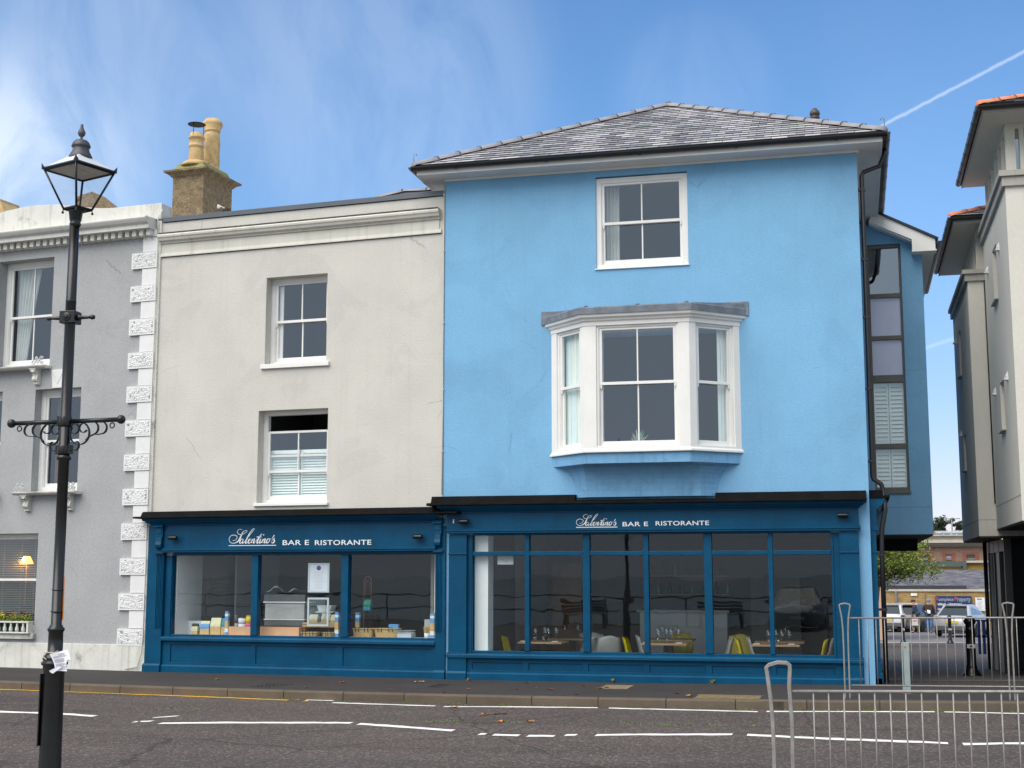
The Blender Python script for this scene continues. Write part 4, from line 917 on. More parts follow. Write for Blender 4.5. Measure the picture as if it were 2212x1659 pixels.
for z in prof:
    for k in range(n):
        a = 2*math.pi*k/n; r_ = .145+.028*abs(math.cos(2.5*a+z*9)) -.012 if .12 < z < .76 else .14
        vs.append((p2[0]+r_*math.cos(a), p2[1]+r_*math.sin(a), pz+z))
t.add(vs, [(i*n+k, i*n+(k+1) % n, (i+1)*n+(k+1) % n, (i+1)*n+k) for i in range(32) for k in range(n)], True)
t.lathe([(.17, -.05), (.17, .05), (.15, .08), (.155, .12), (.14, .14)], (p2[0], p2[1], pz), 8); t.lathe([(.14, .80), (.165, .81), (.165, .83), (.15, .845), (.205, .95), (.205, .99), (.17, 1.02), (.15, 1.06), (.12, 1.06), (.12, .9)], (p2[0], p2[1], pz), 8); t.build('twisted_chimney_pot', POT, chs)
t = MB(); t.lathe([(0, .835), (.17, .80), (.175, .808), (0, .86)], (p1[0]-.01, p1[1], pz), 20)
for a in (.6, 2.7, 4.7): t.tube([(p1[0]+.125*math.cos(a), p1[1]+.125*math.sin(a), pz+.45), (p1[0]+.125*math.cos(a), p1[1]+.125*math.sin(a), pz+.82)], .007, 5)
t.build('rain_cap', BLKM, chs)
t = MB(); t.tube([(cx1, cyy0+.72, zc-.52), (cx1+.16, cyy0+.72, zc-.55)], .028, 8); t.build('iron_stub', mat('rusty_iron', (.10, .06, .045), .8), chs)
# small slate roof showing above the parapet behind
q = MB(); a, b, c = at(815, 430, 6), at(871, 416, 6), at(945, 412, 6); q.add([a, b, c, at(945, 440, 6), at(800, 440, 6), a+Vector((0, 3, 0)), b+Vector((0, 3, .2)), c+Vector((0, 3, .2))], [(0, 1, 2, 3, 4), (0, 1, 6, 5), (1, 2, 7, 6)])
o = q.build('slate_roof', SLATE); tag(o, 'slate roof top of a house behind, just left of the blue building eaves', 'roof'); hip(None, a, b, HIP, o, .08, .4); hip(None, b, c+Vector((.3, 0, 0)), HIP, o, .08, .4)

# ---------------------------------------------------------------- the grey house
GL = (-12.3, .57, R(-6.8))
GH = thing('grey_house', 'pale grey rendered terraced house at the left with white quoins, dentil cornice and weathered parapet', 'house', (GL[0], GL[1], 0), GL[2])
t = MB(); HA, HB, HC, HD = (-3.10, -1.845, 5.40, 7.44), (-2.128, -1.114, 3.12, 4.98), (-3.20, -1.91, .61, 2.37), (-3.87, -2.87, 3.12, 4.98)
wall_panel(t, -6.5, .47, -.1, 7.95, [HA, HB, HC, HD, (-4.6, -3.9, .61, 2.37) if False else (-4.9, -3.7, 5.40, 7.44)], 0, .3)
t.box(-6.5, .47, 8, 8.2, -.1, 7.5); t.box(-6.4, .47, .3, 8, 7.55, 7.6); t.box(.2, .47, .3, 8, -.1, 8.0); t.build('wall', GREY, GH)
t = MB(); t.box(-6.5, .486, -.04, -.001, -.1, .44); t.box(.42, .486, -.02, .1, .44, 7.9); t.build('plinth', DIRTYW, GH, bevel=.006)
t = MB(); hump = [(-6.5, 7.9)]
top = [(-6.5, 8.24), (-3.9, 8.24), (-3.4, 8.33), (-3.0, 8.41), (-2.6, 8.445), (-2.2, 8.447), (-1.8, 8.42), (-1.3, 8.33), (-.9, 8.26), (-.6, 8.235), (.48, 8.225)]
t.prism([(-6.5, 7.93)]+top+[(.48, 7.93)], 'y', -.03, .25); t.prism([(-6.5, 8.0)]+[(a, b-.02) for a, b in top]+[(.49, 8.0)], 'y', .25, .3); t.build('parapet', DIRTYW, GH, bevel=.008)
t = MB(); pr = [(0, 7.735), (-.24, 7.735), (-.24, 7.80), (-.25, 7.81), (-.30, 7.84), (-.33, 7.88), (-.34, 7.90), (-.34, 7.915), (-.31, 7.93), (0, 7.95)]
t.prism(pr, 'x', -6.5, .36); t.prism([(0, 7.62), (-.05, 7.62), (-.05, 7.735), (0, 7.735)], 'x', -6.5, .42); t.build('cornice', mat('cornice_white', (.62, .61, .58), .8, .06, 2, streak=.2), GH)
t = MB(); x = .34
while x > -6.4:
    t.box(x-.085, x, -.15, -.05, 7.625, 7.735); x -= .1505
t.build('dentil_course', DIRTYW, GH, bevel=.004)
for k in range(12):
    z = .709+.6025*k
    t = MB(); t.box(-.105, .425, -.045, .02, z-.285, z); t.box(-.075, .395, -.046, -.0445, z-.255, z-.03)
    # carved worm-track face: a fine grid pushed in and out
    nx, nz_ = 30, 17; vs = []; 
    for j in range(nz_+1):
        for i in range(nx+1):
            xx = -.078+.476*i/nx; zz_ = z-.258+.231*j/nz_; e = (i in (0, nx) or j in (0, nz_))
            vs.append((xx, -.046-(0 if e else max(0, math.sin(xx*64+4*math.sin(zz_*38+k))*math.sin(zz_*80+3*math.sin(xx*41+k*2))+random.uniform(-.35, .35))*.009), zz_))
    b0 = len(t.v); t.add(vs, [(j*(nx+1)+i, j*(nx+1)+i+1, (j+1)*(nx+1)+i+1, (j+1)*(nx+1)+i) for j in range(nz_) for i in range(nx)])
    t.build('quoin', QUOIN, GH)
    t = MB(); t.box(.115, .425, -.03, .02, z+.008, z+.31 if k < 11 else 7.62); t.build('quoin', QUOIN, GH, bevel=.006)
t = MB(); t.tube([(.44, -.05, 7.9), (.44, -.05, 5), (.45, -.06, 2.6), (.44, -.06, .6), (.43, -.07, .3), (.36, -.07, .07), (.1, -.06, .03)], .008, 5); t.build('cable', mat('grey_cable', (.42, .41, .38), .7), GH)
t = MB(); t.tube([(.52, -.05, 8.1), (.43, -.06, 7.95), (.44, -.05, 7.7)], .008, 5); t.build('cable', TRIM, GH)
# windows
sash_window(GH, HA[0], HA[1], 5.44, HA[3], .22, fw=.09, meet=.48, vent=False); sash_window(GH, -4.9, -3.7, 5.44, HA[3], .22, fw=.09, meet=.48, vent=False)
sash_window(GH, HB[0], HB[1], HB[2], HB[3], .18, cols=1, fw=.10, meet=.50, vent=False); sash_window(GH, HD[0], HD[1], HD[2], HD[3], .18, cols=1, fw=.10, meet=.50, vent=False)
wc = sash_window(GH, HC[0], HC[1], HC[2], HC[3], .16, cols=1, fw=.06, meet=.535, vent=False)
for (a, b) in ((-3.05, -2.55), ): 
    curtain_mesh(None, -2.98, -2.45, 5.5, 7.36, .42, 6, .035, -2.72).build('curtain', CURT, GH)
curtain_mesh(None, -1.96, -1.82, 3.2, 4.9, .42, 3, .03).build('curtain', mat('brown_curtain', (.20, .13, .08), .9), GH)
for h in (HA, HB, HC, HD, (-4.9, -3.7, 5.4, 7.44)):
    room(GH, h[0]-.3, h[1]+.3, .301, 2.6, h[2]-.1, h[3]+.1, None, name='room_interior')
t = MB(); z = .66
while z < 2.32: t.add([(-3.14, .285, z), (-1.97, .285, z), (-1.97, .307, z+.006), (-3.14, .307, z+.006)], [(0, 1, 2, 3)]); z += .032
for xx in (-2.9, -2.5, -2.2): t.box(xx, xx+.004, .29, .294, .66, 2.32)
t.build('venetian_blind', mat('blind_slats', (.30, .32, .26), .6), wc)
def shelf(a, b, z, corb, orn=True):
    t = MB(); t.prism([(0, z-.05), (-.16, z-.05), (-.20, z-.035), (-.215, z-.02), (-.22, z-.004), (-.20, z), (0, z)], 'x', a, b); s_ = t.build('window_shelf', DIRTYW, GH, bevel=.004)
    for c in corb:
        t = MB(); w2 = .055
        P1 = [(0, z-.05), (-.17, z-.05), (-.175, z-.08), (-.16, z-.11), (-.10, z-.13), (-.085, z-.17), (-.10, z-.20), (-.115, z-.24), (-.10, z-.27), (-.06, z-.29), (-.05, z-.33), (0, z-.34)]
        t.prism(P1, 'x', c-w2, c+w2); t.box(c-w2-.02, c+w2+.02, -.18, 0, z-.065, z-.05)
        for k in (-.03, 0, .03): t.ball((c+k, -.06, z-.31), .02, 6, (.8, 1, 1.3))
        t.ball((c, -.15, z-.095), .035, 8, (1.2, .8, .9)); t.ball((c, -.10, z-.21), .03, 8, (1, .8, 1.3)); t.build('corbel', DIRTYW, s_, bevel=.006)
    if orn:
        for c in (a+.12, b-.14):
            t = MB()
            for (ox, oz, rr, tu) in ((-.07, .05, .04, 1.6), (.0, .06, .05, 1.8), (.06, .12, .035, 1.4), (-.04, .13, .03, 1.5), (.075, .05, .04, 1.7)):
                pts = [(c+ox+rr*(1-i/26)*math.cos(i/20*tu*math.pi*2), -.16, z+oz+rr*(1-i/26)*math.sin(i/20*tu*math.pi*2)) for i in range(21)]; t.tube(pts, .009, 5)
            t.tube([(c-.12, -.16, z+.008), (c+.12, -.16, z+.008)], .008, 5); t.build('cast_iron_scroll', mat('flaking_white_iron', (.55, .54, .5), .8, .1, 9, dirt=(.30, .13, .05), dirt_amt=.2, ds=14), s_)
shelf(-3.4, -1.80, 5.40, (-3.16, -2.08), False); 
t = MB()
for (ox, oz, rr, tu) in ((-.09, .05, .05, 1.6), (.0, .07, .05, 1.8), (.08, .12, .045, 1.4), (.09, .04, .035, 1.5), (-.03, .13, .03, 1.6)):
    t.tube([(-1.98+ox+rr*(1-i/26)*math.cos(i/20*tu*6.28), -.16, 5.40+oz+rr*(1-i/26)*math.sin(i/20*tu*6.28)) for i in range(21)], .009, 5)
t.build('cast_iron_scroll', mat('flaking_white_iron'), GH)
shelf(-2.38, -1.0, 3.10, (-2.15, -1.22)); shelf(-4.1, -2.83, 3.10, (-3.9, -3.0))
t = MB(); t.prism([(-1.73, 4.985), (-1.765, 5.32), (-1.47, 5.32), (-1.51, 4.985)], 'y', -.035, .01)
t.prism([(-1.735, 5.28), (-1.62, 5.05), (-1.50, 5.28), (-1.51, 5.28), (-1.62, 5.07), (-1.725, 5.28)], 'y', -.042, -.035); t.build('keystone', QUOIN, GH, bevel=.006)
t = MB(); t.prism([(0, .505), (-.08, .505), (-.085, .595), (.17, .61), (0, .5)], 'x', -3.3, -1.862); t.build('sill', DIRTYW, GH, bevel=.005)
# torn gable and rubble behind the grey parapet
p0, p1_, p2_ = atl(GL, 165, 432, 2.2), atl(GL, 190, 415, 2.2), atl(GL, 245, 450, 2.2)
t = MB(); t.prism([(p0.x-.4, 7.5), (p0.x, p0.z-.1), (p1_.x-.1, p1_.z-.03), (p1_.x+.1, p1_.z), (p2_.x, p2_.z), (p2_.x+.2, 7.5)], 'y', 2.2, 2.6)
for k in range(14): t.ball((p1_.x+random.uniform(-.35, .15), 2.25+random.uniform(0, .3), p1_.z+random.uniform(-.12, .02)-.05), random.uniform(.05, .1), 6)
t.build('party_gable', STONECH, GH)
pl = atl(GL, -10, 455, 3); t = MB(); t.box(pl.x-1.5, pl.x+.12, 3, 3.6, 7.5, pl.z+.25); t.prism([(pl.x+.12, 8.2), (pl.x+.12, pl.z+.2), (pl.x+.24, pl.z-.02), (pl.x+.26, 8.2)], 'y', 3, 3.6); t.build('rear_chimney', POT, GH)

# ---------------------------------------------------------------- the modern building at the right
RB = thing('modern_building', 'taupe modern block at the right with set-back top storeys, orange hip tiles and slit windows', 'building', (4.5, 4, 0))
RT_ = Matrix.Translation((-4.5, -4, 0))
def slit_wall(x, y0, y1, z0, z1, slits, thick, name):
    """a wall facing the passage (constant x) with slit openings (ya,yb,za,zb)"""
    T2 = RT_ @ Matrix(((0, 1, 0, x), (1, 0, 0, 0), (0, 0, 1, 0), (0, 0, 0, 1)))
    t = MB(T2); wall_panel(t, y0, y1, z0, z1, slits, 0, thick); return t
BX, BY = 2.125, 4.2; AX, AY = 2.42, .4
SB_ = [(6.25, 6.75, 5.45, 6.35), (6.2, 6.7, 3.62, 4.3)]; SA_ = [(2.1, 2.75, 6.12, 7.02), (1.95, 2.55, 3.95, 4.75)]
t = slit_wall(BX, BY+.001, 7.8, 2.3, 6.88, SB_, .25, 'w'); t.T = RT_; t.box(BX+.001, 6.0, BY, BY+.25, 2.3, 6.88); t.box(BX, 6, 7.8, 8.0, 2.3, 6.88); t.box(BX+.25, 6, BY+.25, 7.8, 6.5, 6.6)
bw = t.build('wall', TAUPE, RB, label='rear taupe block with lower eaves')
t = slit_wall(AX, AY+.001, BY-.004, 2.42, 7.55, SA_, .25, 'w'); t.T = RT_; t.box(AX+.001, 7.5, AY, AY+.25, 2.42, 7.55); t.box(AX+.25, 7.5, AY+.25, BY, 7.2, 7.3)
aw = t.build('wall', TAUPE, RB, label='front taupe block at the picture edge')
for (par, x, S_) in ((bw, BX, SB_), (aw, AX, SA_)):
    for (ya, yb, za, zb) in S_:
        t = MB(RT_); t.box(x+.12, x+.16, ya, yb, za, zb); t.build('slit_window', mat('slit_glass', (.10, .10, .10), .15, .05, 3), par)
        t = MB(RT_); t.prism([(x-.06, za-.03), (x-.06, za-.012), (x+.12, za+.012), (x+.12, za-.03)], 'y', ya-.02, yb+.02); t.build('slit_sill', TAUPET, par)
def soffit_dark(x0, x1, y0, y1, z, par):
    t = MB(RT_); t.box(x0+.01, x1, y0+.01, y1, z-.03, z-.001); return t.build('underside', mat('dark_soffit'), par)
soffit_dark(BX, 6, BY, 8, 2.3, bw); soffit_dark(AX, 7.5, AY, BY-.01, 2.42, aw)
t = MB(RT_); t.lathe([(.0, 2.262), (.055, 2.262), (.055, 2.268), (0, 2.268)], (2.62, 4.9, 0), 16); t.build('downlight', mat('downlight_lit', (.9, .8, .5), .5, 0, emit=((1, .72, .3), 5)), bw)
J = mat('taupe_joint', (.20, .19, .16), .9)
t = MB(RT_); t.box(BX-.0015, BX+.002, BY, 8, 2.578, 2.586); t.box(BX, AX-.01, BY-.0015, BY+.002, 2.578, 2.586); t.build('movement_joint', J, bw)
t = MB(RT_); t.box(AX-.0015, AX+.002, AY, BY, 2.795, 2.805); t.build('movement_joint', J, aw)
for par, x, y0, y1, z0, z1, xe in ((bw, BX, BY, 8.0, 6.84, 7.04, 6), (aw, AX, AY, BY+.1, 7.50, 7.74, 7.5)):
    t = MB(RT_)
    h = z1-z0
    for (o1, o2, a, b) in ((.05, 0, 0, .62), (.09, 0, .62, 1)):
        t.box(x-o1, x+.15, y0-o1, y1, z0+h*a, z0+h*b); t.box(x+.15, xe, y0-o1, y0+.15, z0+h*a, z0+h*b)
    t.build('coping', TAUPET, par, bevel=.004)
# set-back storeys, soffits, gutters, roofs
def attic(par, x, y0, y1, xe, z0, z1, gx_, gy, gye, zg, pitch, apexdx):
    t = MB(RT_); t.box(x, xe, y0, y0+.1, z0, z0+.12); t.box(x, x+.1, y0, y1, z0, z0+.12); t.box(x, xe, y0, y0+.1, z1-.08, z1); t.box(x, x+.1, y0, y1, z1-.08, z1)
    k = x
    for xx in (x, x+.20, x+.34, x+1.0, x+1.6, x+2.3):
        if xx < xe-.1: t.box(xx, xx+(.14 if xx == x else .07), y0-.01, y0+.11, z0, z1)
    yy = y0
    while yy < y1: t.box(x-.01, x+.1, yy, yy+.05, z0, z1); yy += .55
    t.box(x, x+.1, y1-.06, y1, z0, z1)
    a = t.build('attic_storey', TAUPE, par, bevel=.003)
    t = MB(RT_); t.add([(x+.05, y0+.1, z0+.12), (x+.05, y1, z0+.12), (x+.05, y1, z1-.08), (x+.05, y0+.1, z1-.08)], [(0, 1, 2, 3)]); t.add([(x+.1, y0+.05, z0+.12), (xe, y0+.05, z0+.12), (xe, y0+.05, z1-.08), (x+.1, y0+.05, z1-.08)], [(0, 1, 2, 3)]); t.build('attic_glazing', BGLASS, par)
    t = MB(RT_); t.box(gx_+.06, xe, gy+.06, gye, z1, z1+.02); yy = gy+.9
    while yy < gye: t.box(gx_+.06, x, yy, yy+.008, z1-.001, z1); yy += 1.2
    t.build('attic_soffit', TAUPE, par)
    t = MB(RT_); t.box(gx_+.045, gx_+.065, gy+.05, gye, z1-.01, zg+.02); t.box(gx_+.045, xe, gy+.045, gy+.065, z1-.01, zg+.02); t.build('fascia_board', TAUPET, par)
    gutter(RT_, [(gx_-.02, gy, zg), (xe, gy, zg)], 'gutter', par, .055); gutter(RT_, [(gx_, gy-.03, zg), (gx_, gye, zg)], 'gutter', par, .055, .5)
    e0, e1, e2 = Vector((gx_+.02, gy+.02, zg+.03)), Vector((xe, gy+.02, zg+.03)), Vector((gx_+.02, gye, zg+.03)); ap = e0+Vector((apexdx, apexdx, apexdx*pitch)); ap2 = Vector((xe, ap.y, ap.z)); ap3 = Vector((ap.x, gye, ap.z))
    t = MB(RT_); t.add([e0, e1, ap2, ap, e2, ap3], [(0, 1, 2, 3), (0, 3, 5, 4)]); rr = t.build('attic_roof', SLATEB, par)
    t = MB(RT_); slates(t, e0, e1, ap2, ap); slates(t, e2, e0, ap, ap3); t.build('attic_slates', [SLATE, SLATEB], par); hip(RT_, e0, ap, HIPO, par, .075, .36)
    t = MB(RT_); t.ball((e0.x+.08, e0.y+.08, e0.z+.03), .08, 8, (1.1, 1.1, .7)); t.build('mortar_bedding', MOSS, par)
attic(bw, 2.33, 4.5, 7.7, 6, 7.03, 7.86, 1.86, 3.88, 8.4, 7.95, .42, 1.5)
attic(aw, 2.50, .75, 4.1, 7.5, 7.72, 8.60, 2.06, .02, 4.3, 8.68, .42, 1.6)
VH = mat('white_vent_hood', (.7, .7, .68), .5)
def hood(x, y, z, par):
    t = MB(RT_); t.prism([(x, z), (x-.07, z-.05), (x-.07, z-.06), (x, z-.07)], 'y', y-.06, y+.06); t.add([(x, y-.06, z), (x, y+.06, z), (x, y, z+.08), (x-.05, y, z-.02)], [(0, 2, 3), (1, 3, 2)]); t.build('vent_hood', VH, par)
for (u, v, x, par) in ((2158, 533, AX, aw), (2134, 583, AX, aw), (2177, 812, AX, aw), (2151, 845, AX, aw), (2066, 736, BX, bw), (2078, 935, BX, bw)):
    r = ray(u, v); c = CAMP+r*(x/r.x); hood(x, c.y, c.z, par)
t = MB(RT_); t.tube([(AX-.012, BY-.03, 6.9), (AX-.012, BY-.03, 2.86)], .012, 6); t.build('cable', BLKM, bw)
# recessed ground floor with dark glazing
gf = MB(RT_); X1 = 2.57
for yy in (4.6, 5.6, 6.6, 7.75): gf.box(X1, X1+.08, yy, yy+.09, -1, 2.28)
gf.box(X1, X1+.1, 4.6, 7.8, 2.05, 2.28); gf.box(X1+.35, X1+.43, 3.2, 3.29, -.5, 2.4); gf.box(X1+.35, X1+.43, 1.6, 1.69, -.5, 2.4); gf.box(X1+.35, X1+.42, 1.6, 4.6, 2.2, 2.4)
gf.box(X1-.02, X1+.1, 4.5, 4.6, -1, 2.28); gfo = gf.build('ground_floor_frame', mat('black_frame', (.012, .012, .012), .4), RB)
t = MB(RT_); t.box(X1+.02, X1+.05, 7.3, 7.78, -1, 2.05); t.build('pale_jamb', STONE, RB)
t = MB(RT_); t.box(X1+.03, X1+.05, 5.7, 6.6, -1, 2.05); t.build('grey_door_panel', mat('grey_panel', (.14, .16, .15), .4), RB)
t = MB(RT_); t.add([(X1+.04, 4.69, -1), (X1+.04, 5.6, -1), (X1+.04, 5.6, 2.05), (X1+.04, 4.69, 2.05)], [(0, 1, 2, 3)]); t.add([(X1+.39, 1.69, -1), (X1+.39, 4.5, -1), (X1+.39, 4.5, 2.2), (X1+.39, 1.69, 2.2)], [(0, 1, 2, 3)]); t.build('shop_glazing', glass_mat('dark_glazing', tint=(.25, .3, .3), k=3), RB)
t = MB(RT_); t.box(4.6, 4.7, 1.5, 8, -1, 2.3); t.box(X1+.1, 4.6, 7.8, 7.9, -1, 2.3); t.box(4.7, 7.5, .9, 1.0, -1, 2.42); t.build('inner_wall', DARKI, RB)
t = MB(RT_); t.tube([(X1-.06, 7.72, 2.27), (X1-.06, 7.72, -.4)], .04, 8); t.build('downpipe', GUT, RB); t = MB(RT_); t.tube([(X1+.28, 3.4, 2.38), (X1+.28, 3.4, -.2)], .04, 8); t.build('downpipe', GUT, RB)
t = MB(RT_); t.box(3.3, 3.9, 2.0, 2.05, 1.35, 1.6); t.build('hanging_panel', mat('grey_panel'), RB)

# ---------------------------------------------------------------- street lamp
LX, LY = -5.4556, -12.4387
zg = -.2
SL = thing('street_lamp', 'tall black cast iron lamp post with a four sided glass lantern and scrolled banner arms', 'street lamp', (LX, LY, 0), YAW)
t = MB(); t.lathe([(.085, -.25), (.085, .1), (.078, .15), (.074, .5), (.070, .93), (.078, .965), (.078, .985), (.09, .992), (.092, 1.005), (.078, 1.018), (.082, 1.03), (.082, 1.045), (.066, 1.06), (.062, 1.07), (.052, 1.075), (.050, 1.215), (.058, 1.225), (.059, 1.24), (.047, 1.25), (.046, 1.262), (.038, 1.265), (.0375, 2.42), (.05, 2.43), (.053, 2.445), (.04, 2.455), (.0375, 3.57), (.0385, 3.572), (.0385, 3.58), (.0365, 3.585), (.035, 4.14)], (0, 0, 0), 28)
t.box(-.082, -.074, -.05, .01, .44, .93); pole = t.build('post', BLACK, SL)
t = MB(); t.lathe([(.035, 4.13), (.040, 4.145), (.042, 4.155), (.036, 4.165), (.042, 4.18), (.050, 4.24), (.058, 4.26), (.05, 4.27)], (.005, 0, 0), 20); t.build('neck', BLACK, SL)
t = MB(Matrix.Rotation(R(-10), 4, 'Z')); t.box(-.058, .06, -.055, .055, 3.41, 3.50); t.lathe([(.0, -.062), (.03, -.062), (.034, -.055)], (0, 0, 3.455), 16, 'y'); t.lathe([(.012, -.07), (.016, -.06), (.018, -.055)], (0, 0, 3.455), 12, 'y')
t.build('junction_block', BLACK, SL, bevel=.006)
t = MB(Matrix.Rotation(R(-10), 4, 'Z')); t.lathe([(.0, -.185), (.012, -.18), (.017, -.168), (.014, -.155), (.010, -.148), (.013, -.1), (.02, -.058)], (0, 0, 3.455), 12, 'x'); t.lathe([(.02, .058), (.024, .07), (.014, .085), (.011, .15), (.014, .158), (.019, .17), (.014, .188), (.0, .194)], (0, 0, 3.455), 12, 'x'); t.build('ladder_bar', BLACK, SL)
TA = Matrix.Rotation(R(-17), 4, 'Z')
for s_ in (-1, 1):
    t = MB(TA); t.tube([(s_*.03, 0, 2.70), (s_*.43, 0, 2.70)], .0165, 12); t.ball((s_*.455, 0, 2.70), .032, 14)
    arm = t.build('banner_arm', BLACK, SL)
    t = MB(TA)
    def arc(cx_, cz_, r_, a0, a1, n=14): return [(s_*(cx_+r_*math.cos(R(a0+(a1-a0)*i/n))), 0, cz_+r_*math.sin(R(a0+(a1-a0)*i/n))) for i in range(n+1)]
    def band(pts, w=.010):
        vs = []
        for i, p in enumerate(pts):
            a = Vector(pts[max(i-1, 0)]); b = Vector(pts[min(i+1, len(pts)-1)]); d = (b-a).normalized(); nn_ = Vector((-d.z, 0, d.x))*.0028; p = Vector(p)
            vs += [p+nn_-Vector((0, w, 0)), p+nn_+Vector((0, w, 0)), p-nn_+Vector((0, w, 0)), p-nn_-Vector((0, w, 0))]
        fs = [(4*i+k, 4*i+(k+1) % 4, 4*i+4+(k+1) % 4, 4*i+4+k) for i in range(len(pts)-1) for k in range(4)]; t.add(vs, fs)
    band(arc(.122, 2.61, .080, 60, -215)); band(arc(.078, 2.645, .036, 165, 420)); band(arc(.078, 2.645, .036, 165, -20)); band(arc(.150, 2.645, .036, 200, -30) if False else arc(.150, 2.650, .033, 30, 330))
    band(arc(.228, 2.645, .045, 110, -70)); band([(s_*.243, 0, 2.603), (s_*.20, 0, 2.585), (s_*.175, 0, 2.56)])
    band(arc(.300, 2.645, .042, 110, -75)); band([(s_*.311, 0, 2.604), (s_*.265, 0, 2.598), (s_*.24, 0, 2.6)])
    band(arc(.085, 2.525, .035, 60, -110)); band([(s_*.073, 0, 2.492), (s_*.05, 0, 2.495), (s_*.038, 0, 2.51)])
    t.build('scroll', BLACK, arm)
    t = MB(TA); t.tube([(s_*.385+.018*math.cos(a), 0, 2.66+.018*math.sin(a)) for a in [i*math.pi/8 for i in range(16)]], .005, 6, closed=True); t.build('ring', BLACK, arm)
t = MB(TA); t.lathe([(.045, 2.665), (.048, 2.665), (.048, 2.735), (.045, 2.735)], (0, 0, 0), 16); t.lathe([(.045, 2.465), (.05, 2.465), (.05, 2.525), (.045, 2.525)], (0, 0, 0), 16); t.box(-.062, -.045, -.02, .02, 2.465, 2.53); t.box(.045, .062, -.02, .02, 2.465, 2.53); t.box(-.06, -.045, -.02, .02, 2.665, 2.74); t.build('clamp', BLACK, SL, bevel=.002)
# lantern: square head turned on the post
TLn = Matrix.Translation((.018, 0, 0)) @ Matrix.Rotation(R(-33.1), 4, 'Z')
a_, b_ = .1755, .070; zt_, zb_ = 4.555, 4.262
fr_ = MB(TLn)
cs = [(-1, -1), (1, -1), (1, 1), (-1, 1)]
for i in range(4):
    p, q_ = cs[i], cs[(i+1) % 4]
    fr_.tube([(p[0]*a_, p[1]*a_, zt_), (q_[0]*a_, q_[1]*a_, zt_)], .015, 4); fr_.tube([(p[0]*b_, p[1]*b_, zb_), (q_[0]*b_, q_[1]*b_, zb_)], .010, 4)
    fr_.tube([(p[0]*b_, p[1]*b_, zb_), (p[0]*a_, p[1]*a_, zt_)], .0085, 6)
    fr_.add([(p[0]*(a_+.012), p[1]*(a_+.012), zt_-.01), (p[0]*(a_-.015), p[1]*(a_+.012), zt_+.012), (p[0]*(a_+.012), p[1]*(a_-.015), zt_+.012), (p[0]*(a_+.014), p[1]*(a_+.014), zt_+.045)], [(0, 1, 3), (0, 3, 2), (1, 2, 3), (0, 2, 1)])
    fr_.ball((p[0]*b_*1.05, p[1]*b_*1.05, zb_-.028), .010, 8)
    fr_.tube([(p[0]*b_, p[1]*b_, zb_), (p[0]*b_*1.05, p[1]*b_*1.05, zb_-.022)], .005, 4)
    fr_.tube([(p[0]*b_, p[1]*b_, zb_), (0, 0, zb_+.004)], .008, 4)
lan = fr_.build('lantern_frame', BLACK, SL)
t = MB(TLn)
for i in range(4):
    p, q_ = cs[i], cs[(i+1) % 4]; t.add([(p[0]*b_, p[1]*b_, zb_), (q_[0]*b_, q_[1]*b_, zb_), (q_[0]*a_, q_[1]*a_, zt_), (p[0]*a_, p[1]*a_, zt_)], [(0, 1, 2, 3)])
t.build('lantern_glass', LGLASS, lan)
t = MB(TLn); c_ = .045
for i in range(4):
    p, q_ = cs[i], cs[(i+1) % 4]; t.add([(p[0]*a_, p[1]*a_, zt_+.012), (q_[0]*a_, q_[1]*a_, zt_+.012), (q_[0]*c_, q_[1]*c_, zt_+.115), (p[0]*c_, p[1]*c_, zt_+.115)], [(0, 1, 2, 3)])
t.build('lantern_roof', mat('opal_roof', (.62, .63, .65), .5, .05, 6), lan)
t = MB(TLn); t.box(-.15, .15, -.15, .15, zt_-.008, zt_-.004); t.box(-.05, .05, -.04, .04, zt_-.02, zt_-.008); t.build('reflector', mat('reflector_grey', (.50, .49, .47), .6, .1, 8, dirt=(.25, .22, .2), dirt_amt=.2, ds=9), lan)
GC = mat('weathered_black_copper', (.06, .06, .075), .5, .35, 12, dirt=(.16, .16, .19), dirt_amt=.3, ds=14)
t = MB(); t.lathe([(.082, 4.640), (.086, 4.648), (.083, 4.665), (.074, 4.675), (.073, 4.684), (.064, 4.695), (.058, 4.722), (.056, 4.73), (.068, 4.734), (.069, 4.742), (.060, 4.765), (.045, 4.782), (.018, 4.792), (.010, 4.80), (.0085, 4.81), (.022, 4.822), (.028, 4.838), (.027, 4.85), (.018, 4.868), (.011, 4.885), (.010, 4.905), (.0, 4.915)], (.022, 0, 0), 24); t.build('finial', GC, lan)
t = MB(TLn); t.tube([(-.09, .03, zt_+.04), (-.12, .02, zt_+.12), (-.125, .02, zt_+.16)], .005, 5); t.build('photocell_arm', BLACK, lan)
t = MB(); t.tube([(.043, .0, 1.30), (.040, .0, 1.60)], .005, 4); tag(t.build('orange_strip', mat('orange_plastic', (.80, .22, .02), .5), None), 'thin orange strip tied down the right side of the lamp post', 'strip'); o = bpy.data.objects['orange_strip']; o.location = (LX, LY, 0); o.rotation_euler = (0, 0, YAW)
t = MB(); 
for z in (1.51, 1.36): t.tube([(.041*math.cos(a), .041*math.sin(a), z+.003*math.sin(a)) for a in [i*math.pi/8 for i in range(16)]], .003, 5, closed=True)
t.build('cable_tie', BLKM, SL)
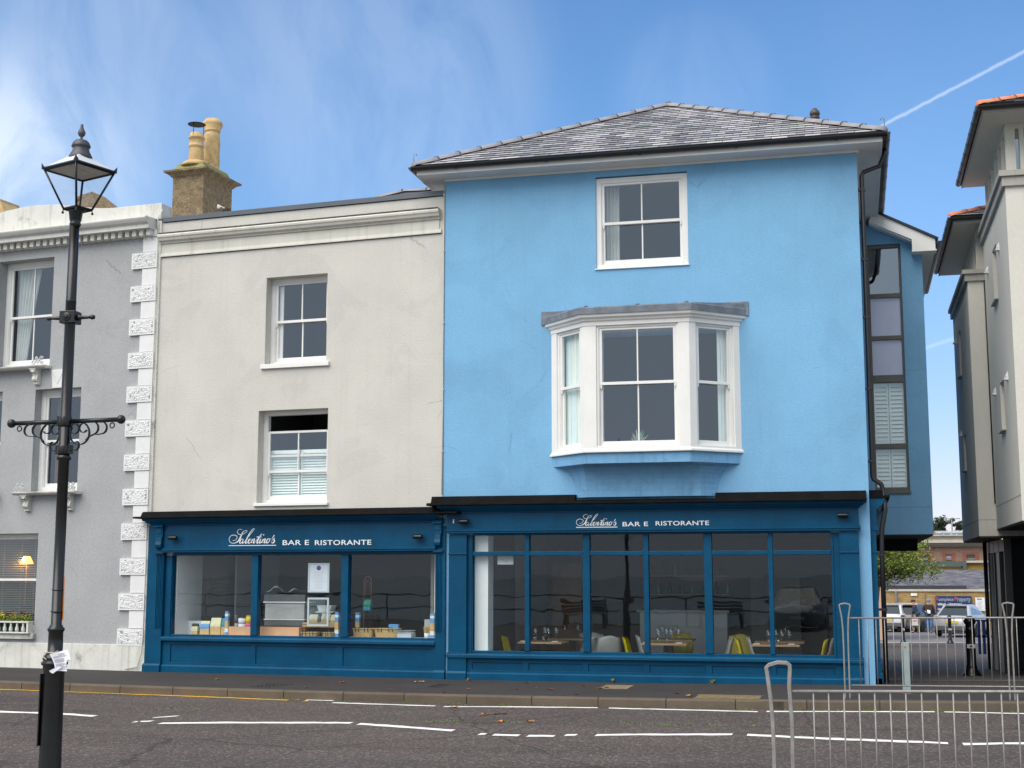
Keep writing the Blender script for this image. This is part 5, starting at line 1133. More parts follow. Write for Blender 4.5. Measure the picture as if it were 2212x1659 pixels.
# the notice tied round the post, flapping
def notice():
    n = 12; vs = []; q_ = MB()
    for i in range(n+1):
        s_ = i/n
        for j in range(n+1):
            r_ = j/n; x = -.01+.125*r_+.045*s_+.01*math.sin(s_*3); z = 1.087-.02*(1-r_)-.115*s_+.012*r_-.03*r_*s_; y = -.085-.02*math.sin(r_*3.1)+.035*s_*math.sin(r_*4+.4)-.02*s_
            if r_ > .75 and s_ > .5: y += (r_-.75)*.25*(s_-.4); x -= (r_-.75)*.2
            vs.append((x, y, z))
    q_.add(vs, [(i*(n+1)+j, i*(n+1)+j+1, (i+1)*(n+1)+j+1, (i+1)*(n+1)+j) for i in range(n) for j in range(n)], True)
    q_.add([(-.005, -.09, .955), (.06, -.10, .985), (.085, -.105, .98), (.02, -.09, .935), (.0, -.088, .945)], [(0, 1, 2, 3, 4)])
    return q_, vs, n
q_, vs, n = notice(); o = q_.build('notice', mat('notice_paper', (.78, .78, .84), .7, .03, 9)); o.location = (LX, LY, 0); o.rotation_euler = (0, 0, YAW); tag(o, 'white printed paper notice flapping on the lamp post base', 'notice')
t = MB()
def PV(s_, r_):
    i, j = min(int(s_*n), n-1), min(int(r_*n), n-1); fi, fj = s_*n-i, r_*n-j; g = lambda a, b: Vector(vs[a*(n+1)+b])
    return (g(i, j)*(1-fi)*(1-fj)+g(i+1, j)*fi*(1-fj)+g(i, j+1)*(1-fi)*fj+g(i+1, j+1)*fi*fj)+Vector((0, -.0025, 0))
for k in range(17):
    s_ = .1+.05*k; a, b = (.45, .8) if k < 2 else (.08, random.uniform(.6, .9))
    if k in (4, 9): continue
    m_ = 6
    for e in range(m_):
        r0, r1 = a+(b-a)*e/m_, a+(b-a)*(e+1)/m_; t.add([PV(s_, r0), PV(s_, r1), PV(s_+.016, r1), PV(s_+.016, r0)], [(0, 1, 2, 3)])
t.build('print', mat('print_grey', (.25, .25, .32), .8), o)
t = MB(); t.tube([(-.06, -.05, 1.08), (-.065, -.06, 1.05), (-.03, -.085, 1.03)], .004, 5); t.tube([(-.05, -.06, 1.08), (.02, -.08, 1.075), (.05, -.09, 1.09)], .003, 5); t.build('string', mat('cream_string', (.6, .55, .4), .9), o)

# ---------------------------------------------------------------- guard railings
def railing(name, label, ox, oy, posts, z_top, z_bot, z_ground, spacing, x0, x1, slope, lean=0, pw=.0, scale=1, ang=0, first_bar=None, group=None, big=False):
    root = thing(name, label, 'railing', (ox, oy, 0), ang, group)
    t = MB()
    def zz_(x, z): return z+slope*x
    t.tube([(x0, 0, zz_(x0, z_top)), (x1, 0, zz_(x1, z_top))], .0115, 8) ; t.build('top_rail', GALV, root)
    t = MB(); t.tube([(x0, 0, zz_(x0, z_bot)), (x1, 0, zz_(x1, z_bot))], .010, 8); t.build('bottom_rail', GALV, root)
    x = first_bar
    while x < x1-.02:
        if x > x0+.02 and not any(abs(x-p) < .075 for p in posts):
            b = MB(); b.tube([(x, 0, zz_(x, z_bot)), (x, 0, zz_(x, z_top))], .006, 6); b.build('bar', GALV, root)
        x += spacing
    for p in posts:
        # looped post: two legs that part at the top under a flat cap
        prof = [(-.030, -.3), (-.030, .62), (-.032, .85), (-.042, 1.02), (-.066, 1.165), (-.070, 1.185), (-.055, 1.198), (0, 1.208), (.055, 1.198), (.070, 1.185), (.066, 1.165), (.042, 1.02), (.032, .85), (.030, .62), (.030, -.3)]
        if big: prof = [(-.062, -.3), (-.062, .60), (-.066, .80), (-.078, .98), (-.098, 1.15), (-.104, 1.185), (-.085, 1.205), (-.02, 1.225), (.045, 1.222), (.066, 1.205), (.066, 1.17), (.058, 1.06), (.064, .95), (.072, .80), (.070, .60), (.064, -.3)]
        k = (z_top-z_ground)/1.02
        pts = [Vector((p+a, 0, zz_(p, z_ground)+b*k)) for a, b in prof]
        b = MB(); vs = []; w2, d2 = (.010, .018) if not big else (.014, .02)
        for i, c in enumerate(pts):
            d = (pts[min(i+1, len(pts)-1)]-pts[max(i-1, 0)]).normalized(); n_ = Vector((-d.z, 0, d.x))*w2
            vs += [c+n_+Vector((0, -d2, 0)), c+n_+Vector((0, d2, 0)), c-n_+Vector((0, d2, 0)), c-n_+Vector((0, -d2, 0))]
        b.add(vs, [(4*i+k2, 4*i+(k2+1) % 4, 4*i+4+(k2+1) % 4, 4*i+4+k2) for i in range(len(pts)-1) for k2 in range(4)]+[(0, 1, 2, 3), tuple(range(len(vs)-4, len(vs)))])
        b.build('post', GALV, root, bevel=.004)
    return root
railing('guard_rail', 'grey metal pedestrian guard rail with looped posts on the far kerb before the passage', 0, -2.36, [-.152, 1.882, 3.95], 1.062, .197, .03, .1085, -.10, 6.0, .009, first_bar=.0215)
NX, NY = -.5413, -10.7713
railing('guard_rail', 'nearest grey metal guard rail cut by the bottom right edge of the picture', NX, NY, [-.012, 2.45], .772, -.08, -.26, .1075, .065, 3.2, .018, first_bar=.2165, big=True)

# ---------------------------------------------------------------- bollards and the blue barrier
def bollard(name, label, x, y, s=1, group='black bollards in the passage', wide=1, tall=1):
    root = thing(name, label, 'bollard', (x, y, gz(x, y)), 0, group, s)
    S3 = Matrix.Diagonal((wide, wide, tall, 1)); t = MB(S3); t.lathe([(.135, -.05), (.135, .03), (.12, .05), (.11, .07), (.085, .12), (.075, .16), (.078, .18), (.068, .20), (.066, .6), (.062, .82), (.07, .835), (.062, .85), (.062, .92), (.075, .94), (.085, .97), (.085, 1.0), (.07, 1.02), (.06, 1.05), (.03, 1.075), (0, 1.08)], (0, 0, 0), 22); t.build('post', BLACK, root)
    t = MB(S3); t.box(-.055, .055, -.083, -.07, .50, .57); t.build('reflector_plate', mat('pale_plate', (.6, .62, .62), .4), root)
    t = MB(S3); t.box(-.02, .02, -.086, -.083, .52, .55); t.build('plate_mark', BLKM, root); return root
bollard('bollard', 'nearest and largest black bollard, on the paving behind the far guard rail', 1.90, 4.25, 1, wide=1.22, tall=.95)
bollard('bollard', 'small black bollard in front of the silver hatchback', 3.42, 34.3)
bollard('bollard', 'small black bollard at the left near the dark parked car', 1.70, 34.3)
p = (.622, -1.5); o = thing('marker_post', 'pale grey-green flat slab post on the far pavement behind the guard rail', 'post', (p[0], p[1], gx(p[0])))
t = MB(); t.box(-.052, .052, -.02, .02, -.1, .68); t.build('panel', mat('pale_green_grey', (.30, .37, .36), .6, .08, 5), o, bevel=.006)
t = MB(); t.box(-.012, .012, -.022, -.02, .60, .63); t.build('marker_dot', mat('red_dot', (.5, .1, .08), .6), o)
by = 14.5; bx0 = at(2119, 1410, by).x; NAVY = mat('navy_metal', (.008, .022, .10), .4, .15, 6); zb0 = at(2119, 1413, by).z
o = thing('barrier', 'dark blue metal barrier with paired legs beneath the taupe overhang', 'barrier', (bx0, by, zb0))
t = MB(); t.box(-.1, 2.4, -.03, .03, .78, .83); t.build('top_rail', NAVY, o, bevel=.004)
t = MB(); t.box(-.1, 2.4, -.03, .03, .40, .45); t.build('lower_rail', NAVY, o, bevel=.004)
for x in (-.02, .09, 1.05, 1.16, 2.2): t = MB(); t.box(x-.036, x+.036, -.03, .03, 0, .78); t.build('leg', NAVY, o, bevel=.004)

# ---------------------------------------------------------------- buildings, tree and lane behind
FY = 62.0
def farbox(name, u0, u1, v0, v1, Y, m, label, cat, deep=4, extra=None):
    a, b = at(u0, v1, Y), at(u1, v0, Y); root = thing(name, label, cat, ((a.x+b.x)/2, Y, a.z)); T2 = Matrix.Translation((-(a.x+b.x)/2, -Y, -a.z)); return root, T2
wl = at(1790, 1372, FY); wr = at(2240, 1278, FY); zt = wr.z
root = thing('brick_store', 'low yellow brick building with slate roof at the end of the passage', 'building', (wl.x, FY, 0)); TB = Matrix.Translation((-wl.x, -FY, 0))
t = MB(TB); t.box(wl.x, wr.x+3, FY, FY+.4, -3, zt); t.box(at(1985, 1300, FY).x, at(1998, 1300, FY).x, FY-.08, FY, -3, zt-.1); t.build('wall', YBRICK, root)
t = MB(TB); t.box(wl.x, wr.x+3, FY-.1, FY+.5, zt, zt+.12); t.build('coping', STONE, root)
z1_ = at(2000, 1231, FY+4).z; sa, sb = Vector((wl.x, FY+.3, zt+.1)), Vector((wr.x+3, FY+.3, zt+.1)); sc_, sd_ = Vector((wr.x+3, FY+4, z1_)), Vector((wl.x, FY+4, z1_))
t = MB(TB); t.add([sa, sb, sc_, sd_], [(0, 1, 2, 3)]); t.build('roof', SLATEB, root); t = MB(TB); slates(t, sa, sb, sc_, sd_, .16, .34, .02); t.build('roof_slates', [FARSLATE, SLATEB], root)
a, b = at(1870, 1277, FY+.2), at(2087, 1265, FY+.2); t = MB(TB); t.box(a.x, b.x, FY+.1, FY+.5, zt+.12, b.z); t.build('lead_flashing', mat('dark_roof_box', (.03, .03, .04), .6), root)
# name plate and boards on the brick wall
a, b = at(1967.5, 1287, FY), at(1981, 1281.5, FY); t = MB(); t.box(a.x, b.x, FY-.06, FY-.03, a.z, b.z); o = t.build('name_plate', mat('white_sign', (.75, .75, .75), .6)); tag(o, 'small white street name plate high on the yellow brick wall', 'sign')
a, b = at(2022.5, 1335, FY-.1), at(2098.5, 1287.5, FY-.1); root = thing('sign_board', 'navy blue board with white and red lettering behind the silver hatchback', 'sign', ((a.x+b.x)/2, FY-.1, a.z))
TS = Matrix.Translation((-(a.x+b.x)/2, -(FY-.1), -a.z)); t = MB(TS); t.box(a.x, b.x, FY-.12, FY-.06, a.z, b.z); t.build('board', mat('sign_navy', (.012, .035, .10), .4), root, bevel=.01)
RED = mat('sign_red', (.70, .05, .06), .5); WHT = LETTER; GRY = mat('sign_grey', (.30, .33, .42), .5)
Wd = b.x-a.x; Hh = b.z-a.z; tw_ = MB(TS); tr_ = MB(TS); tg_ = MB(TS); tg2 = MB(TS); yb = FY-.123
text_mesh(tg_, 'omplete', a.x+.09*Wd, a.x+.50*Wd, b.z-.22*Hh, .15*Hh, yb, bold=.02); text_mesh(tg2, 'roperty', a.x+.60*Wd, a.x+.975*Wd, b.z-.24*Hh, .17*Hh, yb, bold=.02)
text_mesh(tr_, 'C', a.x+.02*Wd, a.x+.085*Wd, b.z-.20*Hh, .15*Hh, yb, bold=.04); text_mesh(tr_, 'P', a.x+.53*Wd, a.x+.595*Wd, b.z-.20*Hh, .15*Hh, yb, bold=.04)
for row, items in enumerate((('B', 'uilding & ', 'M', 'aintenance', .03, .28, .33, .72), ('S', 'ales & ', 'L', 'ettings', .03, .20, .25, .50), ('P', 'ainting &', 'D', 'ecorating', .03, .26, .31, .6))):
    if row == 2: break
    z_ = b.z-(.42+.22*row)*Hh; c1_, s1, c2_, s2, xa, xb, xc, xd = items
    text_mesh(tr_, c1_, a.x+xa*Wd, a.x+(xa+.03)*Wd, z_, .11*Hh, yb, bold=.03); text_mesh(tw_, s1.strip(), a.x+(xa+.035)*Wd, a.x+xb*Wd, z_, .11*Hh, yb, bold=.02)
    text_mesh(tr_, c2_, a.x+xc*Wd, a.x+(xc+.035)*Wd, z_, .11*Hh, yb, bold=.03); text_mesh(tw_, s2, a.x+(xc+.04)*Wd, a.x+xd*Wd, z_, .11*Hh, yb, bold=.02)
tw_.build('white_lettering', WHT, root); tr_.build('red_initials', RED, root); tg_.build('grey_lettering', GRY, root); tg2.build('grey_lettering', GRY, root)
a, b = at(2108, 1320, FY-.1), at(2127, 1291, FY-.1); root = thing('notice_board', 'white notice board right of the navy sign board', 'sign', ((a.x+b.x)/2, FY-.1, a.z)); TS = Matrix.Translation((-(a.x+b.x)/2, -(FY-.1), -a.z))
t = MB(TS); t.box(a.x, b.x, FY-.12, FY-.06, a.z, b.z); t.build('board', mat('white_sign'), root, bevel=.01); t = MB(TS); t.box(a.x+.08, a.x+.35, FY-.124, FY-.12, b.z-.13, b.z-.05)
for k in range(7): t.box(a.x+.1, b.x-.1-.05*(k % 3), FY-.124, FY-.12, b.z-.25-.075*k, b.z-.235-.075*k)
t.build('print', mat('print_grey'), root)
t = MB(); t.box(at(1991.5, 1332, FY).x, at(1996, 1332, FY).x, FY-.07, FY-.04, at(1993, 1337, FY).z, at(1993, 1323, FY).z); tag(t.build('hydrant_plate', ROADY), 'small yellow plate on the brick wall between the two people', 'sign')
p0 = at(1936, 1300, FY-.15); t = MB(); t.tube([(p0.x, FY-.2, zt), (p0.x, FY-.2, -2)], .06, 8); tag(t.build('drainpipe', mat('grey_pipe', (.12, .13, .14), .5)), 'dark grey drainpipe on the yellow brick wall above the parked cars', 'pipe')
# peach house sliver at the far left of the passage
a, b = at(1880, 1378, 40), at(1907.5, 1180, 40); t = MB(); t.box(a.x-3, b.x, 40, 46, -2, b.z+1); tag(t.build('peach_house', mat('peach_render', (.55, .36, .24), .9, .06, 1)), 'peach rendered house corner just right of the black downpipe', 'house')
# ochre upper band and red brick block beyond
Y2 = 82.0
a, b = at(1900, 1236, Y2-4), at(2240, 1226, Y2-4); root = thing('ochre_outbuilding', 'ochre brick range with green and white roof edge before the red brick block', 'building', (b.x, Y2-4, 0)); T2 = Matrix.Translation((-b.x, -(Y2-4), 0))
t = MB(T2); t.box(a.x-3, b.x+2, Y2-4, Y2-3.5, -3, at(2000, 1226, Y2-4).z); cxr = at(2087, 1220, Y2-4).x; t.box(cxr, b.x+2, Y2-4.02, Y2-3.5, -3, at(2100, 1216, Y2-4).z); t.build('wall', mat('ochre_brick', (.42, .27, .08), .9, .1, 3), root)
t = MB(T2); t.box(a.x-3, cxr, Y2-4.3, Y2-3.4, at(2000, 1223, Y2-4).z, at(2000, 1213, Y2-4).z); t.box(cxr-.25, cxr, Y2-4.35, Y2-3.4, at(2000, 1231, Y2-4).z, at(2000, 1212, Y2-4).z); t.build('green_fascia', mat('dark_green_felt', (.07, .10, .09), .7), root)
t = MB(T2); t.box(cxr, b.x+2, Y2-4.4, Y2-3.4, at(2100, 1215.5, Y2-4).z, at(2100, 1211, Y2-4).z); t.box(a.x-3, cxr-.3, Y2-4.1, Y2-3.4, at(2000, 1226, Y2-4).z, at(2000, 1223.5, Y2-4).z); t.build('white_edge', STONE, root)
a, b = at(1900, 1226, Y2), at(2240, 1177, Y2); root = thing('red_brick_block', 'red brick building with stone cornice and small windows far behind', 'building', (b.x, Y2, 0)); T2 = Matrix.Translation((-b.x, -Y2, 0))
def zv(v, Y=Y2): return at(2050, v, Y).z
def xu(u, Y=Y2): return at(u, 1200, Y).x
wins = [(xu(1993), xu(2007.5)), (xu(2043), xu(2055.5)), (xu(2087.5), xu(2106)), (xu(2140), xu(2156))]
t = MB(T2); wall_panel(t, a.x-6, b.x+4, -3, zv(1179), [(p, q_, zv(1216), zv(1199)) for p, q_ in wins], Y2, Y2+.5); t.build('wall', RBRICK, root)
t = MB(T2)
for p, q_ in wins: t.box(p-.25, q_+.25, Y2-.03, Y2-.001, zv(1198), zv(1194)); t.box(p-.25, p, Y2-.03, Y2-.001, zv(1214), zv(1198)); t.box(q_, q_+.25, Y2-.03, Y2-.001, zv(1214), zv(1198))
t.build('rubbed_brick_surround', RBRICK2, root)
for i, (p, q_) in enumerate(wins):
    t = MB(T2); t.box(p, q_, Y2+.12, Y2+.15, zv(1216), zv(1199)); f_ = t.build('window', mat('slit_glass'), root)
    t = MB(T2); t.box(p, q_, Y2+.07, Y2+.12, zv(1208.5), zv(1207)); t.box(p, q_, Y2+.07, Y2+.12, zv(1200), zv(1199)); t.build('window_frame', STONE, f_)
t = MB(T2); t.box(xu(2043.5), xu(2055), Y2+.08, Y2+.12, zv(1206), zv(1200.5)); t.build('lilac_blind', mat('lilac', (.42, .40, .62), .6), root)
t = MB(T2)
for (va, vb, pr_) in ((1181, 1177.5, .15), (1177.5, 1173, .4), (1173, 1171, .7), (1171, 1166, .3), (1166, 1158, .2), (1158, 1156, .5)): t.box(a.x-6, b.x+4, Y2-pr_, Y2+.6, zv(va), zv(vb)); 
t.build('stone_cornice', STONE, root)
t = MB(T2); t.box(xu(2018), xu(2024), Y2+.5, Y2+1.5, zv(1157), zv(1148)); t.build('chimney_stub', RBRICK, root)
WG = mat('white_roof_frame', (.72, .74, .76), .4)
t = MB(T2); 
for v in (1156, 1149, 1146): t.box(xu(2024), b.x+2, Y2+2, Y2+2.1, zv(v), zv(v-1.2))
for u in (2044, 2060, 2073, 2088, 2100): t.box(xu(u), xu(u+1.4), Y2+2, Y2+2.1, zv(1156), zv(1146))
t.build('roof_glazing_bars', WG, root)
ga, gb = Vector((xu(2022), Y2+2.2, zv(1147))), Vector((b.x+2, Y2+2.2, zv(1147))); t = MB(T2); t.add([(ga.x, ga.y, zv(1156)), (gb.x, gb.y, zv(1156)), gb, ga, (xu(2050), Y2+7, zv(1141.5)), (gb.x, Y2+7, zv(1141.5))], [(0, 1, 2, 3), (3, 2, 5, 4)]); t.build('roof_glazing', mat('pale_roof_glass', (.55, .58, .62), .3), root)
p0 = at(2057, 1150, Y2+3); t = MB(); t.tube([(p0.x, Y2+3, zv(1156)), (p0.x, Y2+3, at(2057, 1122, Y2+3).z)], .05, 6)
zt2 = at(2057, 1120.5, Y2+3).z; t.tube([(p0.x-.3, Y2+3, zt2), (p0.x+.6, Y2+3, zt2)], .03, 5)
for k in range(5): t.tube([(p0.x-.2+.17*k, Y2+2.8, zt2), (p0.x-.2+.17*k, Y2+3.2, zt2)], .02, 4)
tag(t.build('aerial', GALV), 'thin television aerial on the far roof against the sky', 'aerial')

def tree(name, label, base, trunk_h, crown, n, leaf, m, group=None, seed=1, limbs=7):
    rnd = random.Random(seed); root = thing(name, label, 'tree', base, 0, group)
    cx_, cy0, cz_, rx, ry, rz_ = crown
    t = MB(); t.tube([(0, 0, -.3), (.05, 0, trunk_h*.5), (cx_*.4, cy0*.3, trunk_h)], [.16, .12, .09], 8)
    tips = []
    for k in range(limbs):
        a = rnd.uniform(0, 6.28); e = rnd.uniform(-.3, .9); p = Vector((cx_+rx*.75*math.cos(a)*math.cos(e), cy0+ry*.75*math.sin(a)*math.cos(e), cz_+rz_*.75*math.sin(e))); s_ = Vector((cx_*.4, cy0*.3, trunk_h)); mdl = (s_+p)/2+Vector((rnd.uniform(-.2, .2), rnd.uniform(-.2, .2), .15))
        t.tube([s_, mdl, p], [.06, .035, .012], 5); tips += [p, mdl, (mdl+p)/2]
        for j in range(3):
            e2 = p+Vector((rnd.uniform(-.5, .5), rnd.uniform(-.5, .5), rnd.uniform(-.4, .4)))*rx*.5; t.tube([mdl*.4+p*.6, e2], [.015, .005], 4); tips.append(e2)
    t.build('trunk', BARK, root)
    cl_ = [(rnd.choice(tips)+Vector((rnd.gauss(0, .2)*rx, rnd.gauss(0, .2)*ry, rnd.gauss(0, .2)*rz_)), rnd.uniform(.14, .32)*rx) for _ in range(int(n/70))]
    t = MB(); vs = []; fs = []
    for c, r_ in cl_:
        for k in range(70):
            d = Vector((rnd.gauss(0, 1), rnd.gauss(0, 1), rnd.gauss(0, .8))); d = d.normalized()*r_*rnd.random()**.4; p = c+d
            u_ = Vector((rnd.gauss(0, 1), rnd.gauss(0, 1), rnd.gauss(0, .6))).normalized(); v_ = u_.cross(Vector((rnd.gauss(0, 1), rnd.gauss(0, 1), rnd.gauss(0, 1)))).normalized(); l = leaf*rnd.uniform(.6, 1.3)
            i = len(vs); vs += [p-u_*l, p+v_*l*.45, p+u_*l, p-v_*l*.45]; fs.append((i, i+1, i+2, i+3))
    t.add(vs, fs); t.build('crown', m, root); return root
bz = gz(.9, 27); tree('tree', 'green leafy street tree leaning into the passage beneath the blue wing', (.5, 27, bz), 2.0, (.5, 0, 2.95, 1.45, 1.6, 1.05), 12000, .05, LEAFG, seed=4, limbs=11)
c = at(2043, 1137, 130); tree('tree', 'dark autumn tree top showing above the far roof beside the aerial', (c.x, 130, c.z-7), 5, (0, 0, 7, 1.5, 1.5, 1.1), 2500, .12, mat('leaf_dark'), group='tree tops above the far roofs', seed=9)
c = at(2020, 1142, 130); tree('tree', 'low dark tree top at the edge of the blue wing above the far roof', (c.x, 130, c.z-6), 5, (0, 0, 6, 1.0, 1.0, .5), 1000, .12, mat('leaf_dark'), group='tree tops above the far roofs', seed=19)
c = at(2080, 1140, 130); tree('tree', 'small dark tree top against the taupe block above the far roof', (c.x, 130, c.z-6), 5, (0, 0, 6.2, .9, .9, .7), 1000, .12, mat('leaf_dark'), group='tree tops above the far roofs', seed=29)

# ---------------------------------------------------------------- parked cars
def onback(u, v):
    r = ray(u, v); t = 20
    while t < 79:
        c = CAMP+r*t
        if c.z < gz(c.x, c.y): break
        t += .02
    c.z = gz(c.x, c.y); return c
RLIGHT = mat('tail_light', (.45, .02, .02), .25, .05, 5, spec=.7); PLATEY = mat('plate_yellow', (.80, .52, .02), .5, 0); PLATEW = mat('plate_white', (.8, .8, .75), .5, 0); BUMP = mat('bumper_grey', (.10, .10, .11), .5, .05, 5)
def car(label, loc, rz_, paint, w=.88, L_=4.25, h=1.46, group='cars parked behind the passage', fastback=.55):
    root = thing('parked_car', label, 'car', loc, rz_, group)
    def loft(t, st):
        n = None; vs = []
        for s_ in st:
            ring = s_; n = len(ring); vs += ring
        fs = [(i*n+k, i*n+k+1, (i+1)*n+k+1, (i+1)*n+k) for i in range(len(st)-1) for k in range(n-1)]
        fs += [tuple(range(n)), tuple(range((len(st)-1)*n, len(st)*n))]; t.add(vs, fs, True)
    def sec(y, ww, zb, zt, crown=.02):
        half = [(.86, zb), (.97, zb+.10), (1.0, zb+(zt-zb)*.5), (.985, zb+(zt-zb)*.8), (.93, zt), (.5, zt+crown)]
        return [(-ww*a, y, z) for a, z in half]+[(0, y, zt+crown*1.3)]+[(ww*a, y, z) for a, z in half[::-1]]
    t = MB(); loft(t, [sec(-.02, w*.86, .42, .86), sec(.05, w*.95, .26, .93), sec(.35, w, .22, .97), sec(1.2, w, .20, .98), sec(2.4, w, .20, .95), sec(3.2, w*.98, .20, .92, .04), sec(3.9, w*.93, .22, .80, .04), sec(4.15, w*.84, .28, .66), sec(L_, w*.66, .36, .55)])
    body = t.build('body', paint, root, weld=True)
    def gh(y, ww, z, cr=.03): return [(-ww, y, z-.03), (-ww*.9, y, z), (0, y, z+cr), (ww*.9, y, z), (ww, y, z-.03)]
    yb = .10; yr = yb+fastback
    t = MB(); rb, rt2 = w*.86, w*.66
    st = [[(-rb, yb, .93), (rb, yb, .93)], [(-rt2, yr, h-.06), (rt2, yr, h-.06)], [(-rt2, yr+.9, h), (rt2, yr+.9, h)], [(-rt2, 2.3, h-.04), (rt2, 2.3, h-.04)], [(-rb, 3.15, .93), (rb, 3.15, .93)]]
    vs = [(-rb, yb, .90), (rb, yb, .90), (-rt2, yr, h-.08), (rt2, yr, h-.08), (-rt2*.9, yr+.04, h-.03), (rt2*.9, yr+.04, h-.03), (-rt2, yr+.8, h-.03), (rt2, yr+.8, h-.03), (-rt2*.88, yr+.8, h), (rt2*.88, yr+.8, h), (-rt2, 2.25, h-.08), (rt2, 2.25, h-.08), (-rt2*.88, 2.2, h-.03), (rt2*.88, 2.2, h-.03), (-rb, 3.15, .90), (rb, 3.15, .90)]
    fs = [(0, 1, 3, 2), (2, 3, 5, 4), (4, 5, 9, 8), (8, 9, 13, 12), (12, 13, 11, 10), (10, 11, 15, 14), (2, 4, 8, 6), (6, 8, 12, 10), (3, 7, 9, 5), (7, 11, 13, 9), (0, 2, 6, 10, 14), (1, 15, 11, 7, 3)]
    t.add(vs, fs); t.build('cabin', paint, root, bevel=.03)
    def ptc(a, b, c, d, k0, k1, m0, m1, off):    # quad inset on a face, nudged outward
        A, B, C, D = map(Vector, (a, b, c, d)); f_ = lambda s_, r_: (A*(1-s_)+B*s_)*(1-r_)+(D*(1-s_)+C*s_)*r_+Vector(off)
        return [f_(k0, m0), f_(k1, m0), f_(k1-.02, m1), f_(k0+.02, m1)]
    t = MB(); t.add(ptc(vs[0], vs[1], vs[3], vs[2], .07, .93, .12, .93, (0, -.012, .008)), [(0, 1, 2, 3)]); t.build('rear_window', CARG, root)
    t = MB(); t.add(ptc(vs[14], vs[15], vs[11], vs[10], .06, .94, .08, .94, (0, .012, .01)), [(0, 1, 2, 3)]); t.build('windscreen', CARG, root)
    for s_ in (-1, 1):
        for (ya, yb2, yc, yd) in ((.62, 1.45, 1.42, yr+.22), (1.52, 2.75, 2.18, 1.50)):
            f_ = lambda y, z: (s_*(rb+(rt2-rb)*(z-.9)/(h-.08-.9)+.008), y, z)
            t = MB(); t.add([f_(ya, .97), f_(yb2, .97), f_(yc, h-.13), f_(yd, h-.13)], [(0, 1, 2, 3)]); t.build('side_window', CARG, root)
        t = MB(); t.add([(s_*w*.62, -.028, .74), (s_*w*.93, .03, .74), (s_*w*.99, .22, .78), (s_*w*.95, .22, .93), (s_*w*.84, .03, .94), (s_*w*.60, -.01, .90)], [(0, 1, 2, 3, 4, 5)]); t.build('tail_light', RLIGHT, root)
        t = MB(); t.ball((s_*w*.72, 4.10, .66), .12, 10, (1.3, .6, .6)); t.build('headlight', mat('lamp_lens', (.6, .62, .65), .1, 0), root)
        t = MB(); t.ball((s_*(w+.10), 2.65, .98), .09, 8, (1, .6, .8)); t.build('door_mirror', paint, root)
        for y in (.78, 3.38):
            t = MB(); t.lathe([(.2, -.10), (.30, -.10), (.32, -.07), (.32, .07), (.30, .10), (.2, .10)], (s_*(w-.10), y, .32), 20, 'x'); wh = t.build('wheel', TYRE, root)
            t = MB(); t.lathe([(0, .0), (.06, .0), (.19, -.01), (.20, -.04)], (s_*(w-.10)+s_*.095, y, .32), 12, 'x'); t.build('rim', ALLOY, wh)
    t = MB(); t.box(-w*.86, w*.86, -.06, .1, .30, .52); t.box(-w*.55, w*.55, .0, .2, .20, .30); t.build('bumper', BUMP, root, bevel=.03); t = MB(); t.box(-w*.8, w*.8, 4.1, L_+.02, .25, .42); t.build('bumper', BUMP, root, bevel=.03)
    t = MB(); t.box(-.26, .26, -.055, -.03, .62, .73); t.build('number_plate', PLATEY, root)
    t = MB(); t.box(-.26, .26, L_+.01, L_+.03, .42, .53); t.build('number_plate', PLATEW, root)
    t = MB(); t.box(-w*.55, w*.55, yr-.12, yr+.1, h-.05, h-.02); t.build('spoiler', paint, root, bevel=.01)
    t = MB(); t.box(-.7*w, .7*w, .15, 3.9, .17, .24); t.build('underside', BLKM, root)
    return root
PW = mat('white_car_paint', (.62, .63, .64), .25, .02, 2, coat=.6); PS = mat('silver_car_paint', (.50, .52, .55), .28, .02, 2, metal=.2, coat=.6); PD = mat('dark_car_paint', (.08, .075, .07), .25, .02, 2, coat=.6)
c = onback(2058, 1377); car('silver-white hatchback angled away, before the navy sign board', (c.x, c.y, c.z), R(-17), PS, .90, 4.25, 1.45, fastback=.75)
c = onback(1918, 1366); car('white car with red tail light just right of the black downpipe', (c.x, c.y, c.z), R(-14), PW, .90, 4.3, 1.50)
c = onback(1950, 1366); car('dark grey car wedged between the two white cars', (c.x, c.y+.3, gz(c.x, c.y+.3)), R(-24), PD, .86, 4.2, 1.46)
c = onback(1963, 1364); car('white hatchback behind the capped man, its rear window showing', (c.x, c.y+1, gz(c.x, c.y+1)), R(-3), PW, .88, 4.1, 1.52, fastback=.35)
car('dark grey car parked on the promenade behind the camera, mirrored in the right shop window', (-1.9, -29.2, -.2), 0, PD, .9, 4.3, 1.5, group=None)

